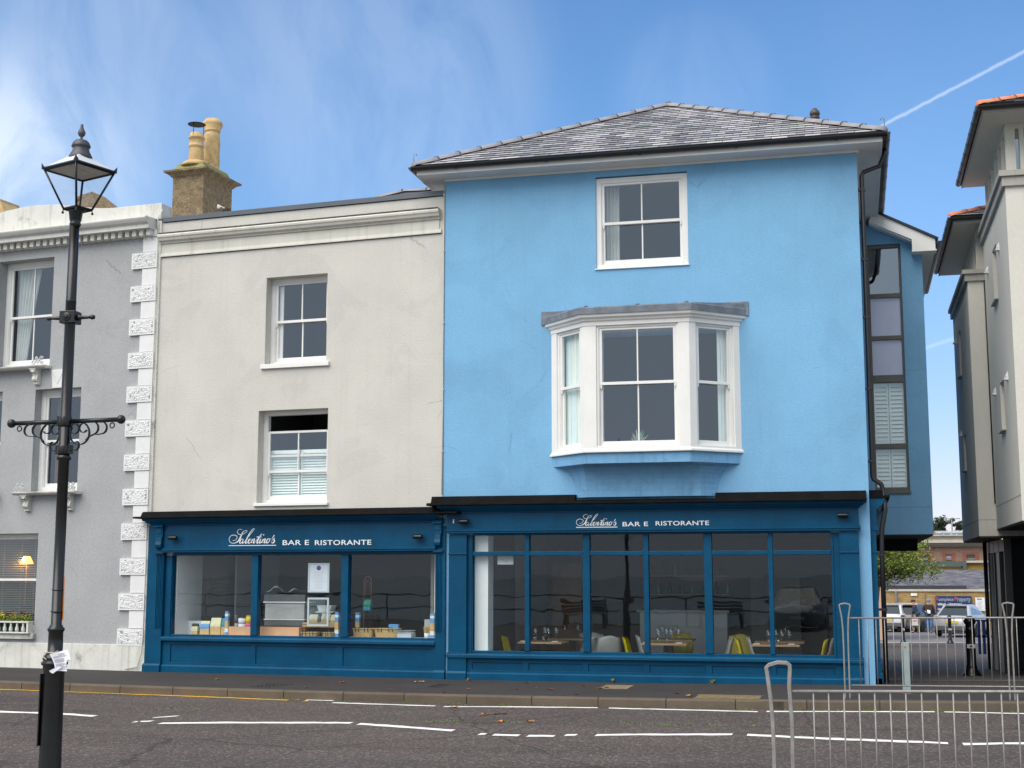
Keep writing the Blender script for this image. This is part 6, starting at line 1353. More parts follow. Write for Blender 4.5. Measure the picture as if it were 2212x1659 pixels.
# ---------------------------------------------------------------- people
def skin_mesh(name, verts, edges, radii, m, parent, root_i=0, sub=1):
    me = bpy.data.meshes.new(name); me.from_pydata(verts, edges, []); me.materials.append(m)
    o = bpy.data.objects.new(name, me); col.objects.link(o); o.parent = parent
    sm = o.modifiers.new('skin', 'SKIN'); sm.use_smooth_shade = True
    lay = me.skin_vertices[0].data if me.skin_vertices else None
    if lay is None:
        bm = bmesh.new(); bm.from_mesh(me); bm.verts.layers.skin.verify(); bm.to_mesh(me); bm.free(); lay = me.skin_vertices[0].data
    for i, r_ in enumerate(radii):
        lay[i].radius = r_ if isinstance(r_, tuple) else (r_, r_); lay[i].use_root = (i == root_i)
    sb = o.modifiers.new('sub', 'SUBSURF'); sb.levels = sub; sb.render_levels = sub
    return o
def person(label, loc, rz_, J, jacket, trouser, shoe, hatm, hat, h=1.72):
    """J: joints in metres, facing -Y; keys: pelvis, chest, neck, head, shL, elL, haL, shR ..., hipL, knL, anL, toL ..."""
    root = thing('person', label, 'person', loc, rz_)
    K = ['pelvis', 'waist', 'chest', 'neck', 'head', 'top', 'shL', 'elL', 'wrL', 'haL', 'shR', 'elR', 'wrR', 'haR', 'hipL', 'knL', 'anL', 'toL', 'hipR', 'knR', 'anR', 'toR']
    V_ = [J[k] for k in K]; ix = {k: i for i, k in enumerate(K)}
    Ed = [('pelvis', 'waist'), ('waist', 'chest'), ('chest', 'neck'), ('neck', 'head'), ('head', 'top'), ('chest', 'shL'), ('shL', 'elL'), ('elL', 'wrL'), ('wrL', 'haL'), ('chest', 'shR'), ('shR', 'elR'), ('elR', 'wrR'), ('wrR', 'haR'),
          ('pelvis', 'hipL'), ('hipL', 'knL'), ('knL', 'anL'), ('anL', 'toL'), ('pelvis', 'hipR'), ('hipR', 'knR'), ('knR', 'anR'), ('anR', 'toR')]
    rad = dict(pelvis=.13, waist=.125, chest=.14, neck=.058, head=(.082, .095), top=(.07, .08), hipL=.09, knL=.06, anL=.042, toL=.04, shL=.062, elL=.045, wrL=.03, haL=.038)
    for k in list(rad):
        if k.endswith('L'): rad[k[:-1]+'R'] = rad[k]
    skin_mesh('body', V_, [(ix[a], ix[b]) for a, b in Ed], [rad[k] for k in K], SKIN, root)
    def sub(name, keys, edges, rr, m): 
        return skin_mesh(name, [J[k] for k in keys], [(keys.index(a), keys.index(b)) for a, b in edges], rr, m, root)
    jp = dict(J); hem = (Vector(J['pelvis'])-Vector((0, 0, .12)));
    ks = ['pelvis', 'waist', 'chest', 'shL', 'elL', 'wrL', 'shR', 'elR', 'wrR']
    J['hem'] = tuple(hem); J['collar'] = tuple(Vector(J['neck'])-Vector((0, 0, .02)))
    ks = ks+['hem', 'collar']
    sub('jacket', ks, [('pelvis', 'waist'), ('waist', 'chest'), ('chest', 'shL'), ('shL', 'elL'), ('elL', 'wrL'), ('chest', 'shR'), ('shR', 'elR'), ('elR', 'wrR'), ('hem', 'pelvis'), ('chest', 'collar')],
        [(.20, .15), (.19, .15), (.20, .16), .095, .078, .062, .095, .078, .062, (.20, .15), .085], jacket)
    J['crotch'] = tuple(Vector(J['pelvis'])-Vector((0, 0, .03)))
    sub('trousers', ['crotch', 'hipL', 'knL', 'anL', 'hipR', 'knR', 'anR'], [('crotch', 'hipL'), ('hipL', 'knL'), ('knL', 'anL'), ('crotch', 'hipR'), ('hipR', 'knR'), ('knR', 'anR')], [.13, .115, .088, .075, .115, .088, .075], trouser)
    for s_ in 'LR':
        a, b = Vector(J['an'+s_]), Vector(J['to'+s_]); t = MB(); d = b-a; t.ball(((a+b)/2+Vector((0, 0, -.02))), .1, 10, (.48+.9*abs(d.x), .48+abs(d.y)*6, .42)); t.build('shoe', shoe, root)
    hd, tp = Vector(J['head']), Vector(J['top']); c_ = (hd+tp)/2; fd = J['face']; f_ = Vector(fd).normalized(); s_ = Vector((-f_.y, f_.x, 0))
    t = MB(); t.ball(c_+f_*.098-Vector((0, 0, .012)), .016, 6, (1, 1, 1.5)); t.ball(c_+s_*.088, .022, 6, (.6, .6, 1.3)); t.ball(c_-s_*.088, .022, 6, (.6, .6, 1.3)); t.build('nose_and_ears', SKIN, root)
    t = MB(); 
    for k in (-1, 1): t.ball(c_+f_*.086+s_*.032*k+Vector((0, 0, .018)), .011, 6)
    t.ball(c_+f_*.086-Vector((0, 0, .055)), .02, 6, (1, .5, .35) if abs(f_.y) > .5 else (.5, 1, .35)); t.build('eyes_and_mouth', mat('dark_features', (.10, .04, .035), .6), root)
    t = MB()
    if hat == 'beanie': t.ball(tp+Vector((0, 0, .0)), .108, 12, (1, 1, .95)); t.lathe([(.104, -.02), (.110, -.01), (.110, .03), (.104, .04)], (tp.x, tp.y, tp.z-.01), 14)
    else: t.ball(tp+Vector((0, 0, .02)), .118, 12, (1.05, 1.05, .55)); t.ball(tp+f_*.10+Vector((0, 0, -.01)), .075, 10, (1, 1, .22))
    t.build('hat', hatm, root)
    for s2 in 'LR':
        hp, wp = Vector(J['ha'+s2]), Vector(J['wr'+s2]); d = (hp-wp).normalized(); sd2 = Vector((d.y, -d.x, 0)); sd2 = sd2.normalized() if sd2.length > .1 else Vector((0, 1, 0))
        t = MB()
        for k in range(4): b0 = hp+sd2*(.018*(k-1.5)); t.tube([b0, b0+d*.05, b0+d*(.07+.008*(k in (1, 2)))+Vector((0, -.02, 0))], [.009, .008, .006], 6)
        t.tube([wp+d*.02+sd2*.03, hp+sd2*.05, hp+sd2*.05+d*.03], [.010, .009, .007], 6); t.build('fingers', SKIN, root)
    return root
NAVYJ = mat('navy_jacket', (.018, .026, .06), .85, .2, 8); DARKJ = mat('dark_jacket', (.030, .022, .025), .85, .2, 8)
# man in a cap, walking to the left
c = onback(1978, 1367.5); sc_p = 1
J1 = dict(pelvis=(0, 0, .92), waist=(.01, 0, 1.08), chest=(.0, 0, 1.30), neck=(-.03, 0, 1.45), head=(-.06, 0, 1.54), top=(-.06, 0, 1.63), shL=(0, -.17, 1.36), elL=(.10, -.22, 1.12), wrL=(.0, -.24, .92), haL=(-.03, -.24, .85), shR=(0, .17, 1.36), elR=(.05, .22, 1.12), wrR=(-.06, .2, .94), haR=(-.08, .2, .87),
          hipL=(0, -.09, .86), knL=(-.10, -.09, .48), anL=(-.09, -.09, .09), toL=(-.22, -.09, .05), hipR=(0, .09, .86), knR=(.08, .09, .47), anR=(.17, .09, .10), toR=(.07, .09, .05), face=(-1, -.1, 0))
person('man in dark flat cap, navy jacket and beige trousers walking left with a bag', (c.x, c.y, c.z), 0, J1, NAVYJ, mat('beige_trousers', (.30, .26, .19), .9, .1, 8), BLKM, mat('dark_cap', (.05, .03, .03), .9), 'cap')
t = MB(); 
def bag(t, w_, h_, d_): t.prism([(-w_/2, 0), (w_/2, 0), (w_*.46, h_*.5), (w_*.5, h_), (-w_*.5, h_), (-w_*.44, h_*.5)], 'y', -d_/2, d_/2); t.tube([(-.05, 0, h_), (-.02, 0, h_+.1), (.02, 0, h_+.1), (.05, 0, h_)], .008, 5)
bag(t, .32, .38, .12); o = t.build('carrier_bag', mat('carrier_white', (.62, .60, .58), .5)); o.location = (c.x-.03, c.y-.26, c.z+.40); tag(o, 'white plastic carrier bag with faint red print in the capped man\'s hand', 'bag')
t = MB(); t.box(-.11, .11, -.064, -.061, .2, .27); t.build('print', mat('faint_red', (.55, .22, .22), .6), o)
t = MB(); t.ball((0, 0, 0), .15, 10, (1, .55, .75)); o = t.build('shoulder_bag', mat('dark_green_canvas', (.03, .05, .04), .8), bevel=0); o.location = (c.x+.12, c.y-.24, c.z+1.0); tag(o, 'dark green shoulder bag on the capped man\'s hip', 'bag')
c = onback(2008, 1367.5)
J2 = dict(pelvis=(0, 0, .94), waist=(0, 0, 1.10), chest=(0, 0, 1.32), neck=(0, 0, 1.47), head=(0, -.02, 1.57), top=(0, -.01, 1.66), shL=(.19, 0, 1.38), elL=(.27, .02, 1.12), wrL=(.27, -.05, .90), haL=(.27, -.07, .83), shR=(-.19, 0, 1.38), elR=(-.28, .0, 1.12), wrR=(-.17, -.18, 1.08), haR=(-.11, -.21, 1.08),
          hipL=(.09, 0, .88), knL=(.10, -.08, .50), anL=(.08, -.03, .10), toL=(.10, -.16, .05), hipR=(-.09, 0, .88), knR=(-.07, .0, .48), anR=(-.06, .12, .12), toR=(-.07, .02, .05), face=(0, -1, 0))
person('man in blue woollen hat, dark jacket and blue jeans walking towards the street', (c.x, c.y, c.z), 0, J2, DARKJ, mat('blue_jeans', (.06, .16, .36), .85, .25, 6), BLKM, mat('blue_wool', (.14, .24, .38), .9), 'beanie')
t = MB(); t.add([(-.10, -.24, 1.02), (.07, -.24, 1.0), (.08, -.2, 1.16), (-.08, -.22, 1.2), (-.10, -.232, 1.02), (.07, -.232, 1.0), (.08, -.192, 1.16), (-.08, -.212, 1.2)], [(0, 1, 2, 3), (4, 5, 6, 7), (0, 1, 5, 4), (1, 2, 6, 5), (2, 3, 7, 6), (3, 0, 4, 7)]); o = t.build('folded_paper', LETTER); o.location = c; tag(o, 'folded white paper held by the man in the blue hat', 'paper')

# ---------------------------------------------------------------- restaurant room behind the long window
t = MB(BT); x0, x1, y0, y1, z0, z1 = -6.1, -.05, .281, 5.6, -.2, 2.9
t.box(x0, x1, y1, y1+.05, z0, z1); t.box(x1, x1+.05, y0, y1, z0, z1); t.box(x0-.05, x0, y0, y1, z0, z1); t.box(x0, x1, y0, y1, z1, z1+.04); bb('restaurant_walls', t, GREYI)
t = MB(BT); t.box(x0, x1, .05, y1, z0-.05, z0); bb('restaurant_floor', t, FLOORI)
t = MB(BT); t.box(-6.05, -5.67, .12, .45, z0, 2.28); bb('white_partition', t, WHITEI)
t = MB(BT); t.box(-3.9, -2.3, 4.4, 4.5, z0, .95); t.box(-3.95, -2.25, 4.3, 4.9, .95, .99); bb('bar_counter', t, WHITEI)
t = MB(BT); t.box(-5.45, -4.9, 3.9, 3.96, z0, 1.85); bb('wood_screen', t, mat('brown_wood', (.22, .12, .06), .5, .2, 3))
t = MB(BT); t.box(-1.9, -1.0, 4.9, 4.95, z0, 1.6); bb('pale_screen', t, mat('mid_grey_wall', (.22, .22, .21), .9))
t = MB(BT); 
for z in (1.25, 1.6): t.box(-3.9, -2.3, 5.3, 5.58, z, z+.02)
sh_ = bb('bottle_shelf', t, OAK)
for k in range(14):
    x = -3.8+.11*k; z = 1.27 if k % 2 else 1.62; hh = random.uniform(.2, .28)
    t = MB(); t.lathe([(.032, 0), (.034, .01), (.034, hh*.6), (.012, hh*.75), (.012, hh)], (x, 5.42, z), 8); tag(t.build('bottle', mat('bottle_%d' % (k % 3), ((.03, .08, .03), (.35, .35, .3), (.12, .05, .02))[k % 3], .15, 0)), 'small bottle on the dim back shelf behind the white bar counter', 'bottle', 'bottles on the bar shelf')
def shell_chair(m, label, loc, rz_, group):
    root = thing('shell_chair', label, 'chair', loc, rz_, group)
    prof = [(.22, .425), (.16, .435), (.05, .415), (-.08, .415), (-.16, .44), (-.205, .50), (-.23, .60), (-.255, .72), (-.275, .80), (-.285, .835)]
    vs = []; n = 9
    for i, (y, z) in enumerate(prof):
        ww = .215 if i < 5 else .215-.012*(i-5)*(1 if i < 9 else 2.4)
        for k in range(n):
            s_ = -1+2*k/(n-1); e = abs(s_)**2.5
            vs.append((s_*ww, y+(e*.06 if i >= 4 else 0), z+(e*.055 if i < 6 else .0)-(e*.02 if i == 9 else 0)))
    t = MB(); t.add(vs, [(i*n+k, i*n+k+1, (i+1)*n+k+1, (i+1)*n+k) for i in range(len(prof)-1) for k in range(n-1)], True); s_ = t.build('seat_shell', m, root)
    so_ = s_.modifiers.new('solid', 'SOLIDIFY'); so_.thickness = .010
    for sx in (-1, 1):
        for sy in (-1, 1):
            t = MB(); t.tube([(sx*.12, sy*.11-.0, .42), (sx*.21, sy*.21, 0)], [.014, .010], 8); t.build('leg', OAK, root)
    return root
CG = 'moulded shell chairs in the restaurant'
yc = shell_chair(CYEL, 'yellow shell chair left of the leftmost window table', (-5.45, 1.2, -.2), R(-90), CG)
wc_ = shell_chair(CWHT, 'white shell chair seen from the side, right of the leftmost window table', (-4.42, 1.15, -.2), R(90), CG)
dup(wc_, (-4.05, 1.75, -.2), R(20), 'white shell chair with its back to the street, third window from the left', CG)
dup(yc, (-3.42, 1.2, -.2), R(-90), 'yellow shell chair left of the middle window table', CG)
dup(wc_, (-3.35, 2.1, -.2), R(-80), 'white shell chair behind the left end of the middle window table', CG)
dup(yc, (-2.52, 1.2, -.2), R(95), 'yellow shell chair right of the middle window table', CG)
dup(wc_, (-2.22, 1.6, -.2), R(100), 'white shell chair by the thick mullion right of the middle table', CG)
dup(yc, (-1.98, 2.5, -.2), R(170), 'yellow shell chair set back in the fifth window', CG)
dup(yc, (-1.62, 1.2, -.2), R(-90), 'yellow shell chair left of the rightmost window table', CG)
dup(wc_, (-1.5, 1.9, -.2), R(-85), 'white shell chair behind the left end of the rightmost table', CG)
dup(yc, (-.72, 1.2, -.2), R(90), 'yellow shell chair right of the rightmost window table', CG)
dup(wc_, (-.62, 1.9, -.2), R(90), 'white shell chair behind the right end of the rightmost table', CG)
dup(yc, (-3.0, 3.1, -.2), R(180), 'yellow shell chair deep in the room behind the middle table', CG)
dup(wc_, (-4.7, 2.9, -.2), R(160), 'white shell chair deep in the room in the second window', CG)
dup(wc_, (-4.45, 2.5, -.2), R(185), 'second white shell chair deep in the room behind the leftmost table', CG)
def table(label, x0, x1, y0, y1):
    root = thing('dining_table', label, 'table', ((x0+x1)/2, (y0+y1)/2, -.2), 0, 'oak topped restaurant tables'); w_, d_ = (x1-x0)/2, (y1-y0)/2
    t = MB(); t.box(-w_, w_, -d_, d_, .715, .745); t.build('table_top', OAK, root, bevel=.004)
    t = MB(); t.box(-.04, .04, -.04, .04, .02, .715); t.box(-.25, .25, -.25, .25, 0, .02); t.build('pedestal', BLKM, root, bevel=.004); return root
TBL = [('leftmost window table, oak topped, laid with glasses', -5.39, -4.66, .95, 1.55), ('middle window table, oak topped, laid with glasses', -3.36, -2.64, .95, 1.55), ('rightmost window table, oak topped, laid with glasses', -1.62, -.88, .95, 1.55),
       ('oak table in the second row behind the leftmost window table', -5.2, -4.4, 2.3, 2.9), ('oak table in the second row behind the middle window table', -3.5, -2.7, 2.3, 2.9), ('oak table in the second row behind the rightmost window table', -1.65, -.85, 2.1, 2.7)]
where = ['leftmost window table', 'middle window table', 'rightmost window table', 'second row table at the left', 'second row table in the middle', 'second row table at the right']
wg = None
for i, (lb, a, b, c0, d) in enumerate(TBL):
    table(lb, a, b, c0, d); zt_ = .546
    for k, (fx, fy_) in enumerate(((.34, .35), (.62, .45), (.48, .8), (.76, .7))):
        if i > 2 and k > 1: continue
        p = (a+(b-a)*fx, c0+(d-c0)*fy_, zt_); lab = 'stemmed wine glass standing on the %s' % where[i]
        if wg is None:
            t = MB(); t.lathe([(.0, .0), (.034, .001), (.03, .004), (.006, .008), (.004, .05), (.004, .09), (.012, .10), (.034, .125), (.040, .155), (.034, .205), (.031, .225), (.030, .225), (.036, .155), (.030, .13), (.0, .108)], (0, 0, 0), 14); wg = t.build('wine_glass', CLEAR); wg.location = p; tag(wg, lab, 'glass', 'wine glasses on the %s' % where[i])
        else:
            o = wg.copy(); col.objects.link(o); o.location = p; tag(o, lab, 'glass', 'wine glasses on the %s' % where[i])
    if i < 3:
        for k, fx in enumerate((.36, .56)):
            t = MB(); t.lathe([(.0, 0), (.032, 0), (.036, .09), (.033, .09), (.03, .012), (0, .012)], (0, 0, 0), 12); o = t.build('tumbler', CLEAR); o.location = (a+(b-a)*fx, c0+.12, zt_); tag(o, 'short glass tumbler near the front edge of the %s' % where[i], 'glass', 'tumblers on the %s' % where[i])
        for k, fx in enumerate((.1, .83)):
            t = MB(); t.box(-.05, .05, -.09, .09, 0, .012); o = t.build('napkin', NAPK, bevel=.004); o.location = (a+(b-a)*fx, c0+.15, zt_); tag(o, 'folded white napkin at the %s end of the %s' % (('left', 'right')[k], where[i]), 'napkin', None)
for k, (x, z, s_) in enumerate(((-5.35, 2.12, 1),)):
    t = MB(); t.box(-.13, .13, -.004, .004, -.07, .07); t.tube([(.03*math.cos(a), -.006, .03*math.sin(a)) for a in [i*math.pi/6 for i in range(12)]], .008, 4, closed=True); o = t.build('window_sticker', mat('sticker_white', (.55, .58, .58), .6)); o.location = (-5.38, .10, 1.86); tag(o, 'small white sticker with a ring mark at the top of the first tall pane', 'sticker')

# ---------------------------------------------------------------- deli display behind the left shop window (built in the cream house's own frame)
WM = Matrix.Translation((WL[0], WL[1], 0)) @ Matrix.Rotation(WL[2], 4, 'Z')
def put(o, x, y, z, label, cat, group=None):
    o.matrix_world = WM @ Matrix.Translation((x, y, z)); tag(o, label, cat, group); return o
t = MB(); t.box(-5.18, -.28, 3.6, 3.65, -.2, 2.55); t.box(-5.18, -.28, .08, 3.6, -.25, -.2); t.box(-.33, -.28, .3, 3.6, -.2, 2.55); t.box(-5.18, -.28, .3, 3.6, 2.55, 2.59); t.build('deli_walls', GREYI, CH)
t = MB(); t.box(-5.19, -4.955, .1, .9, -.2, 2.2); t.box(-4.94, -4.90, 2.0, 3.6, -.2, 2.2) ; t.build('white_side_wall', WHITEI, CH)
t = MB(); t.box(-4.98, -.11, .09, .75, .585, .605); t.build('display_shelf', mat('shelf_white', (.5, .5, .48), .6), CH)
def packet(name, x0, x1, z0, z1, y, cols, label, cat, pinch=.6):
    """a paper packet: crimped top, coloured in bands (list of (fraction, material))"""
    t = MB(); w_ = (x1-x0)/2; h_ = z1-z0; lv = [(0, 1, .045), (.08, 1, .05), (.6, .98, .045), (.85, .94, .025), (1, .95*1, .006)]
    if pinch == 1: lv = [(0, 1, .03), (1, 1, .03)]
    zs = sorted({a for a, _, _ in lv}|{f for f, _ in cols if f < 1}); rings = []
    def itp(s_):
        for (a, p, q_), (b, r_, s2) in zip(lv, lv[1:]):
            if a <= s_ <= b: k = (s_-a)/(b-a); return p+(r_-p)*k, q_+(s2-q_)*k
    for s_ in zs: 
        ww, dd = itp(s_); rings.append([(-w_*ww, -dd, s_*h_), (w_*ww, -dd, s_*h_), (w_*ww, dd, s_*h_), (-w_*ww, dd, s_*h_)])
    vs = [p for r_ in rings for p in r_]; 
    t.add(vs, [])
    for i in range(len(rings)-1):
        mid = (zs[i]+zs[i+1])/2; t.cm = next(k for k, (f, _) in enumerate(cols) if mid <= f)
        b0 = len(t.v)-len(vs)
        for k in range(4): t.f.append([b0+i*4+k, b0+i*4+(k+1) % 4, b0+(i+1)*4+(k+1) % 4, b0+(i+1)*4+k]); t.mi.append(t.cm)
    t.f.append([0, 1, 2, 3]); t.mi.append(0); t.f.append([len(vs)-4+k for k in range(4)]); t.mi.append(len(cols)-1)
    return put(t.build(name, [m for _, m in cols]), (x0+x1)/2, y, z0, label, cat)
TAN = mat('pasta_tan', (.55, .38, .16), .6, .25, 30); CREAM = mat('packet_cream', (.70, .68, .45), .6, .1, 10); TEALP = mat('packet_teal', (.03, .22, .32), .5, .1, 10); SKYB = mat('packet_blue', (.10, .32, .62), .5, .1, 10); WHP = mat('packet_white', (.72, .76, .82), .6, .03, 10); KRAFT = mat('kraft', (.62, .36, .20), .7, .08, 5); WICK = mat('wicker', (.46, .32, .14), .8, .25, 60, bump=.006, bs=90); GREYB = mat('grey_plastic', (.10, .115, .12), .5, .1, 4); PALEG = mat('pale_grey_box', (.42, .44, .43), .5, .12, 4)
YT = mat('tin_yellow', (.75, .55, .02), .5); PK = mat('tin_pink', (.62, .08, .25), .5)
t = MB(); t.box(-.20, .20, -.004, .004, 0, .235); put(t.build('white_card', WHP), -4.76, .50, .605, 'white card standing at the left end of the deli window', 'card')
packet('coffee_packet', -4.77, -4.645, .606, .80, .33, [(.35, TAN), (.75, CREAM), (1, BLKM)], 'small coffee packet with black top before the white card', 'packet')
packet('pasta_packet', -4.60, -4.42, .606, .845, .34, [(.45, TAN), (.8, SKYB), (1, CREAM)], 'tan and blue pasta packet leaning right of the coffee packet', 'packet')
packet('pasta_packet', -4.40, -4.20, .606, .90, .34, [(.5, TAN), (1, CREAM)], 'tall cream topped pasta packet in the middle of the row', 'packet')
packet('pasta_packet', -4.20, -4.07, .606, .895, .36, [(.5, TAN), (1, TEALP)], 'narrow teal topped pasta packet beside the tall blue carton', 'packet')
for (a, b, lb) in ((-4.065, -4.005, 'tall thin blue and tan carton left of the kraft tray'), (-2.0, -1.935, 'tall thin blue and tan carton left of the right mullion'), (-1.625, -1.56, 'tall thin blue and tan carton right of the right mullion'), (-.30, -.235, 'tall thin blue and tan carton at the right end of the deli window')):
    packet('pasta_carton', a, b, .606, 1.015, .24, [(.15, SKYB), (.3, WHP), (.62, TAN), (.8, SKYB), (.9, WHP), (1, SKYB)], lb, 'carton', pinch=1)
t = MB(); t.box(-.67, .67, -.14, -.13, 0, .155); t.box(-.67, .67, .13, .14, 0, .155); t.box(-.67, -.66, -.13, .13, 0, .155); t.box(.66, .67, -.13, .13, 0, .155); t.box(-.66, .66, -.13, .13, .12, .13); put(t.build('kraft_tray', KRAFT, bevel=.004), -3.33, .36, .606, 'long copper brown paper covered tray passing behind the left mullion', 'tray')
def tin(x, r_, z0, z1, ms, lb):
    t = MB(); h_ = z1-z0; t.lathe([(r_, 0), (r_, h_*.38)], (0, 0, 0), 16); t.cm = 1; t.lathe([(r_, h_*.38), (r_, h_)], (0, 0, 0), 16); t.cm = 2; t.lathe([(r_+.002, h_), (r_+.002, h_+.012), (0, h_+.012)], (0, 0, 0), 16); put(t.build('tin', ms), x, .36, z0, lb, 'tin')
tin(-3.93, .032, .738, .93, [PALEG, GREYB, GALV], 'slim grey tin on the kraft tray'); tin(-3.81, .072, .738, .90, [WHP, WHP, GREYB], 'white tin with printed label on the kraft tray'); tin(-3.68, .055, .738, .93, [PK, YT, YT], 'yellow and pink tin on the kraft tray')
o = thing('chilled_case', 'grey and clear plastic food case in the middle deli window', 'case'); o.matrix_world = WM @ Matrix.Translation((-3.06, .62, .0))
t = MB(); t.box(-.38, .38, -.18, .18, .77, .885); t.build('case_base', GREYB, o, bevel=.01)
t = MB(); t.box(-.375, .375, -.175, .175, .888, 1.155); t.build('case_body', PALEG, o, bevel=.012)
t = MB(); t.box(-.40, .40, -.2, .2, 1.158, 1.18); t.box(-.39, .39, -.19, .19, .872, .888); t.build('case_rim', WHITEI, o, bevel=.004)
t = MB(); t.box(-.39, .39, -.19, .19, 1.182, 1.30); t.build('case_lid', GREYB, o, bevel=.01)
t = MB(); t.box(-.45, .45, -.25, .25, .606, .765); t.build('case_stand', mat('brown_wood'), o)
nx, ny = 26, 10; vs = []
for j in range(ny+1):
    for i in range(nx+1):
        x, y = -.36+.8*i/nx, -.16+.32*j/ny; vs.append((x, y, 1.315+.05*abs(math.sin(x*7+y*5))+.03*math.sin(x*19+y*11)+(.03 if x < -.2 else 0)))
t = MB(); t.add(vs, [(j*(nx+1)+i, j*(nx+1)+i+1, (j+1)*(nx+1)+i+1, (j+1)*(nx+1)+i) for j in range(ny) for i in range(nx)], True); put(t.build('cloth', NAPK), -3.06, .60, .02, 'crumpled white cloth heaped on the grey food case', 'cloth')
for (za, zb2, lb, fill) in ((1.34, 1.822, 'upper framed white menu with a blue disc hanging in the deli window', WHP), (.79, 1.255, 'lower clear framed sheet hanging in the deli window', None)):
    o = thing('menu_holder', lb, 'menu', group='menu holders hanging in the window'); o.matrix_world = WM @ Matrix.Translation((-2.262, .12, za)); h_ = zb2-za
    t = MB(); 
    for (a, b, c0, d) in ((-.195, .195, 0, .03), (-.195, .195, h_-.03, h_), (-.195, -.165, .03, h_-.03), (.165, .195, .03, h_-.03)): t.box(a, b, -.006, .006, c0, d)
    t.build('clear_frame', mat('clear_acrylic', (.55, .62, .66), .2, .02, 3, spec=.8), o)
    if fill:
        t = MB(); t.box(-.162, .162, -.003, .003, .03, h_-.03); t.build('menu_sheet', fill, o)
        t = MB(); t.lathe([(0, -.0045), (.04, -.0045), (.04, -.003)], (0, 0, h_-.08), 16, 'y'); t.build('blue_disc', mat('disc_blue', (.05, .08, .32), .5), o)
        t = MB()
        for k in range(13): ww = random.uniform(.06, .12); t.box(-ww, ww, -.004, -.0031, .06+.024*k, .065+.024*k)
        t.build('print', mat('pale_print', (.5, .53, .6), .8), o)
    else:
        t = MB(); t.add([(-.16, 0, .03), (.16, 0, .03), (.16, 0, h_-.03), (-.16, 0, h_-.03)], [(0, 1, 2, 3)]); t.build('clear_sheet', glass_mat('acrylic_sheet', tint=(.85, .9, .9), k=4), o)
    t = MB(); 
    for s_ in (-1, 1):
        t.tube([(s_*.2, 0, -.1), (s_*.2, 0, h_+.13)], .0015, 4)
        for z in (.08, h_-.1): t.ball((s_*.2, 0, z), .01, 6)
    t.build('hanging_wire', GALV, o)
o = thing('bread_crate', 'wooden crate holding paper bread bags behind the lower menu holder', 'crate'); o.matrix_world = WM @ Matrix.Translation((-2.31, .45, .606))
t = MB(); 
for y in (-.17, .16): 
    for z in (.165, .205): t.box(-.32, .32, y, y+.012, z, z+.032)
for s_ in (-1, 1): t.box(s_*.31-.006, s_*.31+.006, -.16, .16, .165, .237)
t.box(-.31, .31, -.16, .16, .155, .165); t.build('crate', OAK, o, bevel=.002)
t = MB(); t.box(-.30, -.28, -.15, .15, 0, .155); t.box(.28, .30, -.15, .15, 0, .155); t.build('crate_stand', mat('brown_wood'), o)
for i, (x, lb) in enumerate(((-2.50, 'left paper bread bag in the wooden crate'), (-2.27, 'middle paper bread bag in the wooden crate'), (-2.10, 'right paper bread bag in the wooden crate'))): packet('bread_bag', x-.08, x+.08, .775, .97+.02*(i % 2), .45, [(.5, TAN), (1, CREAM)], lb, 'bag')
def basket(x, w_, h_, y, z, m, lb, wire=False):
    o = thing('basket', lb, 'basket', group='baskets in the deli window'); o.matrix_world = WM @ Matrix.Translation((x, y, z)); t = MB(); d_ = .11; n = 24; rows = 9; vs = []
    if not wire:
        for j in range(rows):
            for i in range(n):
                a = 2*math.pi*i/n; cx2 = math.copysign(abs(math.cos(a))**.45, math.cos(a)); sy2 = math.copysign(abs(math.sin(a))**.45, math.sin(a)); k = .86+.14*j/rows+(.02 if (i+j) % 2 else 0); vs.append((w_/2*cx2*k, d_*sy2*k, h_*j/(rows-1)))
        t.add(vs, [(j*n+i, j*n+(i+1) % n, (j+1)*n+(i+1) % n, (j+1)*n+i) for j in range(rows-1) for i in range(n)]); t.f.append(list(range(n))); t.mi.append(0)
        t.tube([(w_/2*math.copysign(abs(math.cos(a))**.45, math.cos(a)), d_*math.copysign(abs(math.sin(a))**.45, math.sin(a)), h_) for a in [2*math.pi*i/n for i in range(n)]], .010, 6, closed=True)
    else:
        for j in range(5): t.tube([(w_/2*math.copysign(abs(math.cos(a))**.4, math.cos(a)), d_*math.copysign(abs(math.sin(a))**.4, math.sin(a)), h_*j/4+.004) for a in [2*math.pi*i/n for i in range(n)]], .0025, 4, closed=True)
        for i in range(14): x_ = -w_/2*.95+w_*.95*i/13; t.tube([(x_, -d_, 0), (x_, -d_, h_)], .002, 4)
        t.box(-w_/2+.01, w_/2-.01, -d_+.01, d_-.01, .002, .08)
    t.build('weave', m, o)
    if not wire:
        for s_ in (-.22, .22): t = MB(); t.tube([(w_*s_-.03, -d_-.004, h_-.05), (w_*s_-.03, -d_-.006, h_+.02), (w_*s_+.03, -d_-.006, h_+.02), (w_*s_+.03, -d_-.004, h_-.05)], .006, 5); t.build('strap', BLKM, o)
    return o
basket(-1.50, .37, .145, .30, .606, WICK, 'wicker basket just right of the right mullion'); basket(-1.08, .44, .15, .30, .606, WICK, 'widest wicker basket, in the middle of the right deli window'); basket(-.75, .26, .12, .30, .606, mat('wire_white', (.55, .62, .68), .4), 'white lined wire basket right of the wicker baskets', True)
basket(-2.46, .30, .075, .26, .606, WICK, 'low wicker basket beneath the bread crate, left one'); basket(-2.11, .22, .075, .26, .606, WICK, 'low wicker basket beneath the bread crate, right one')
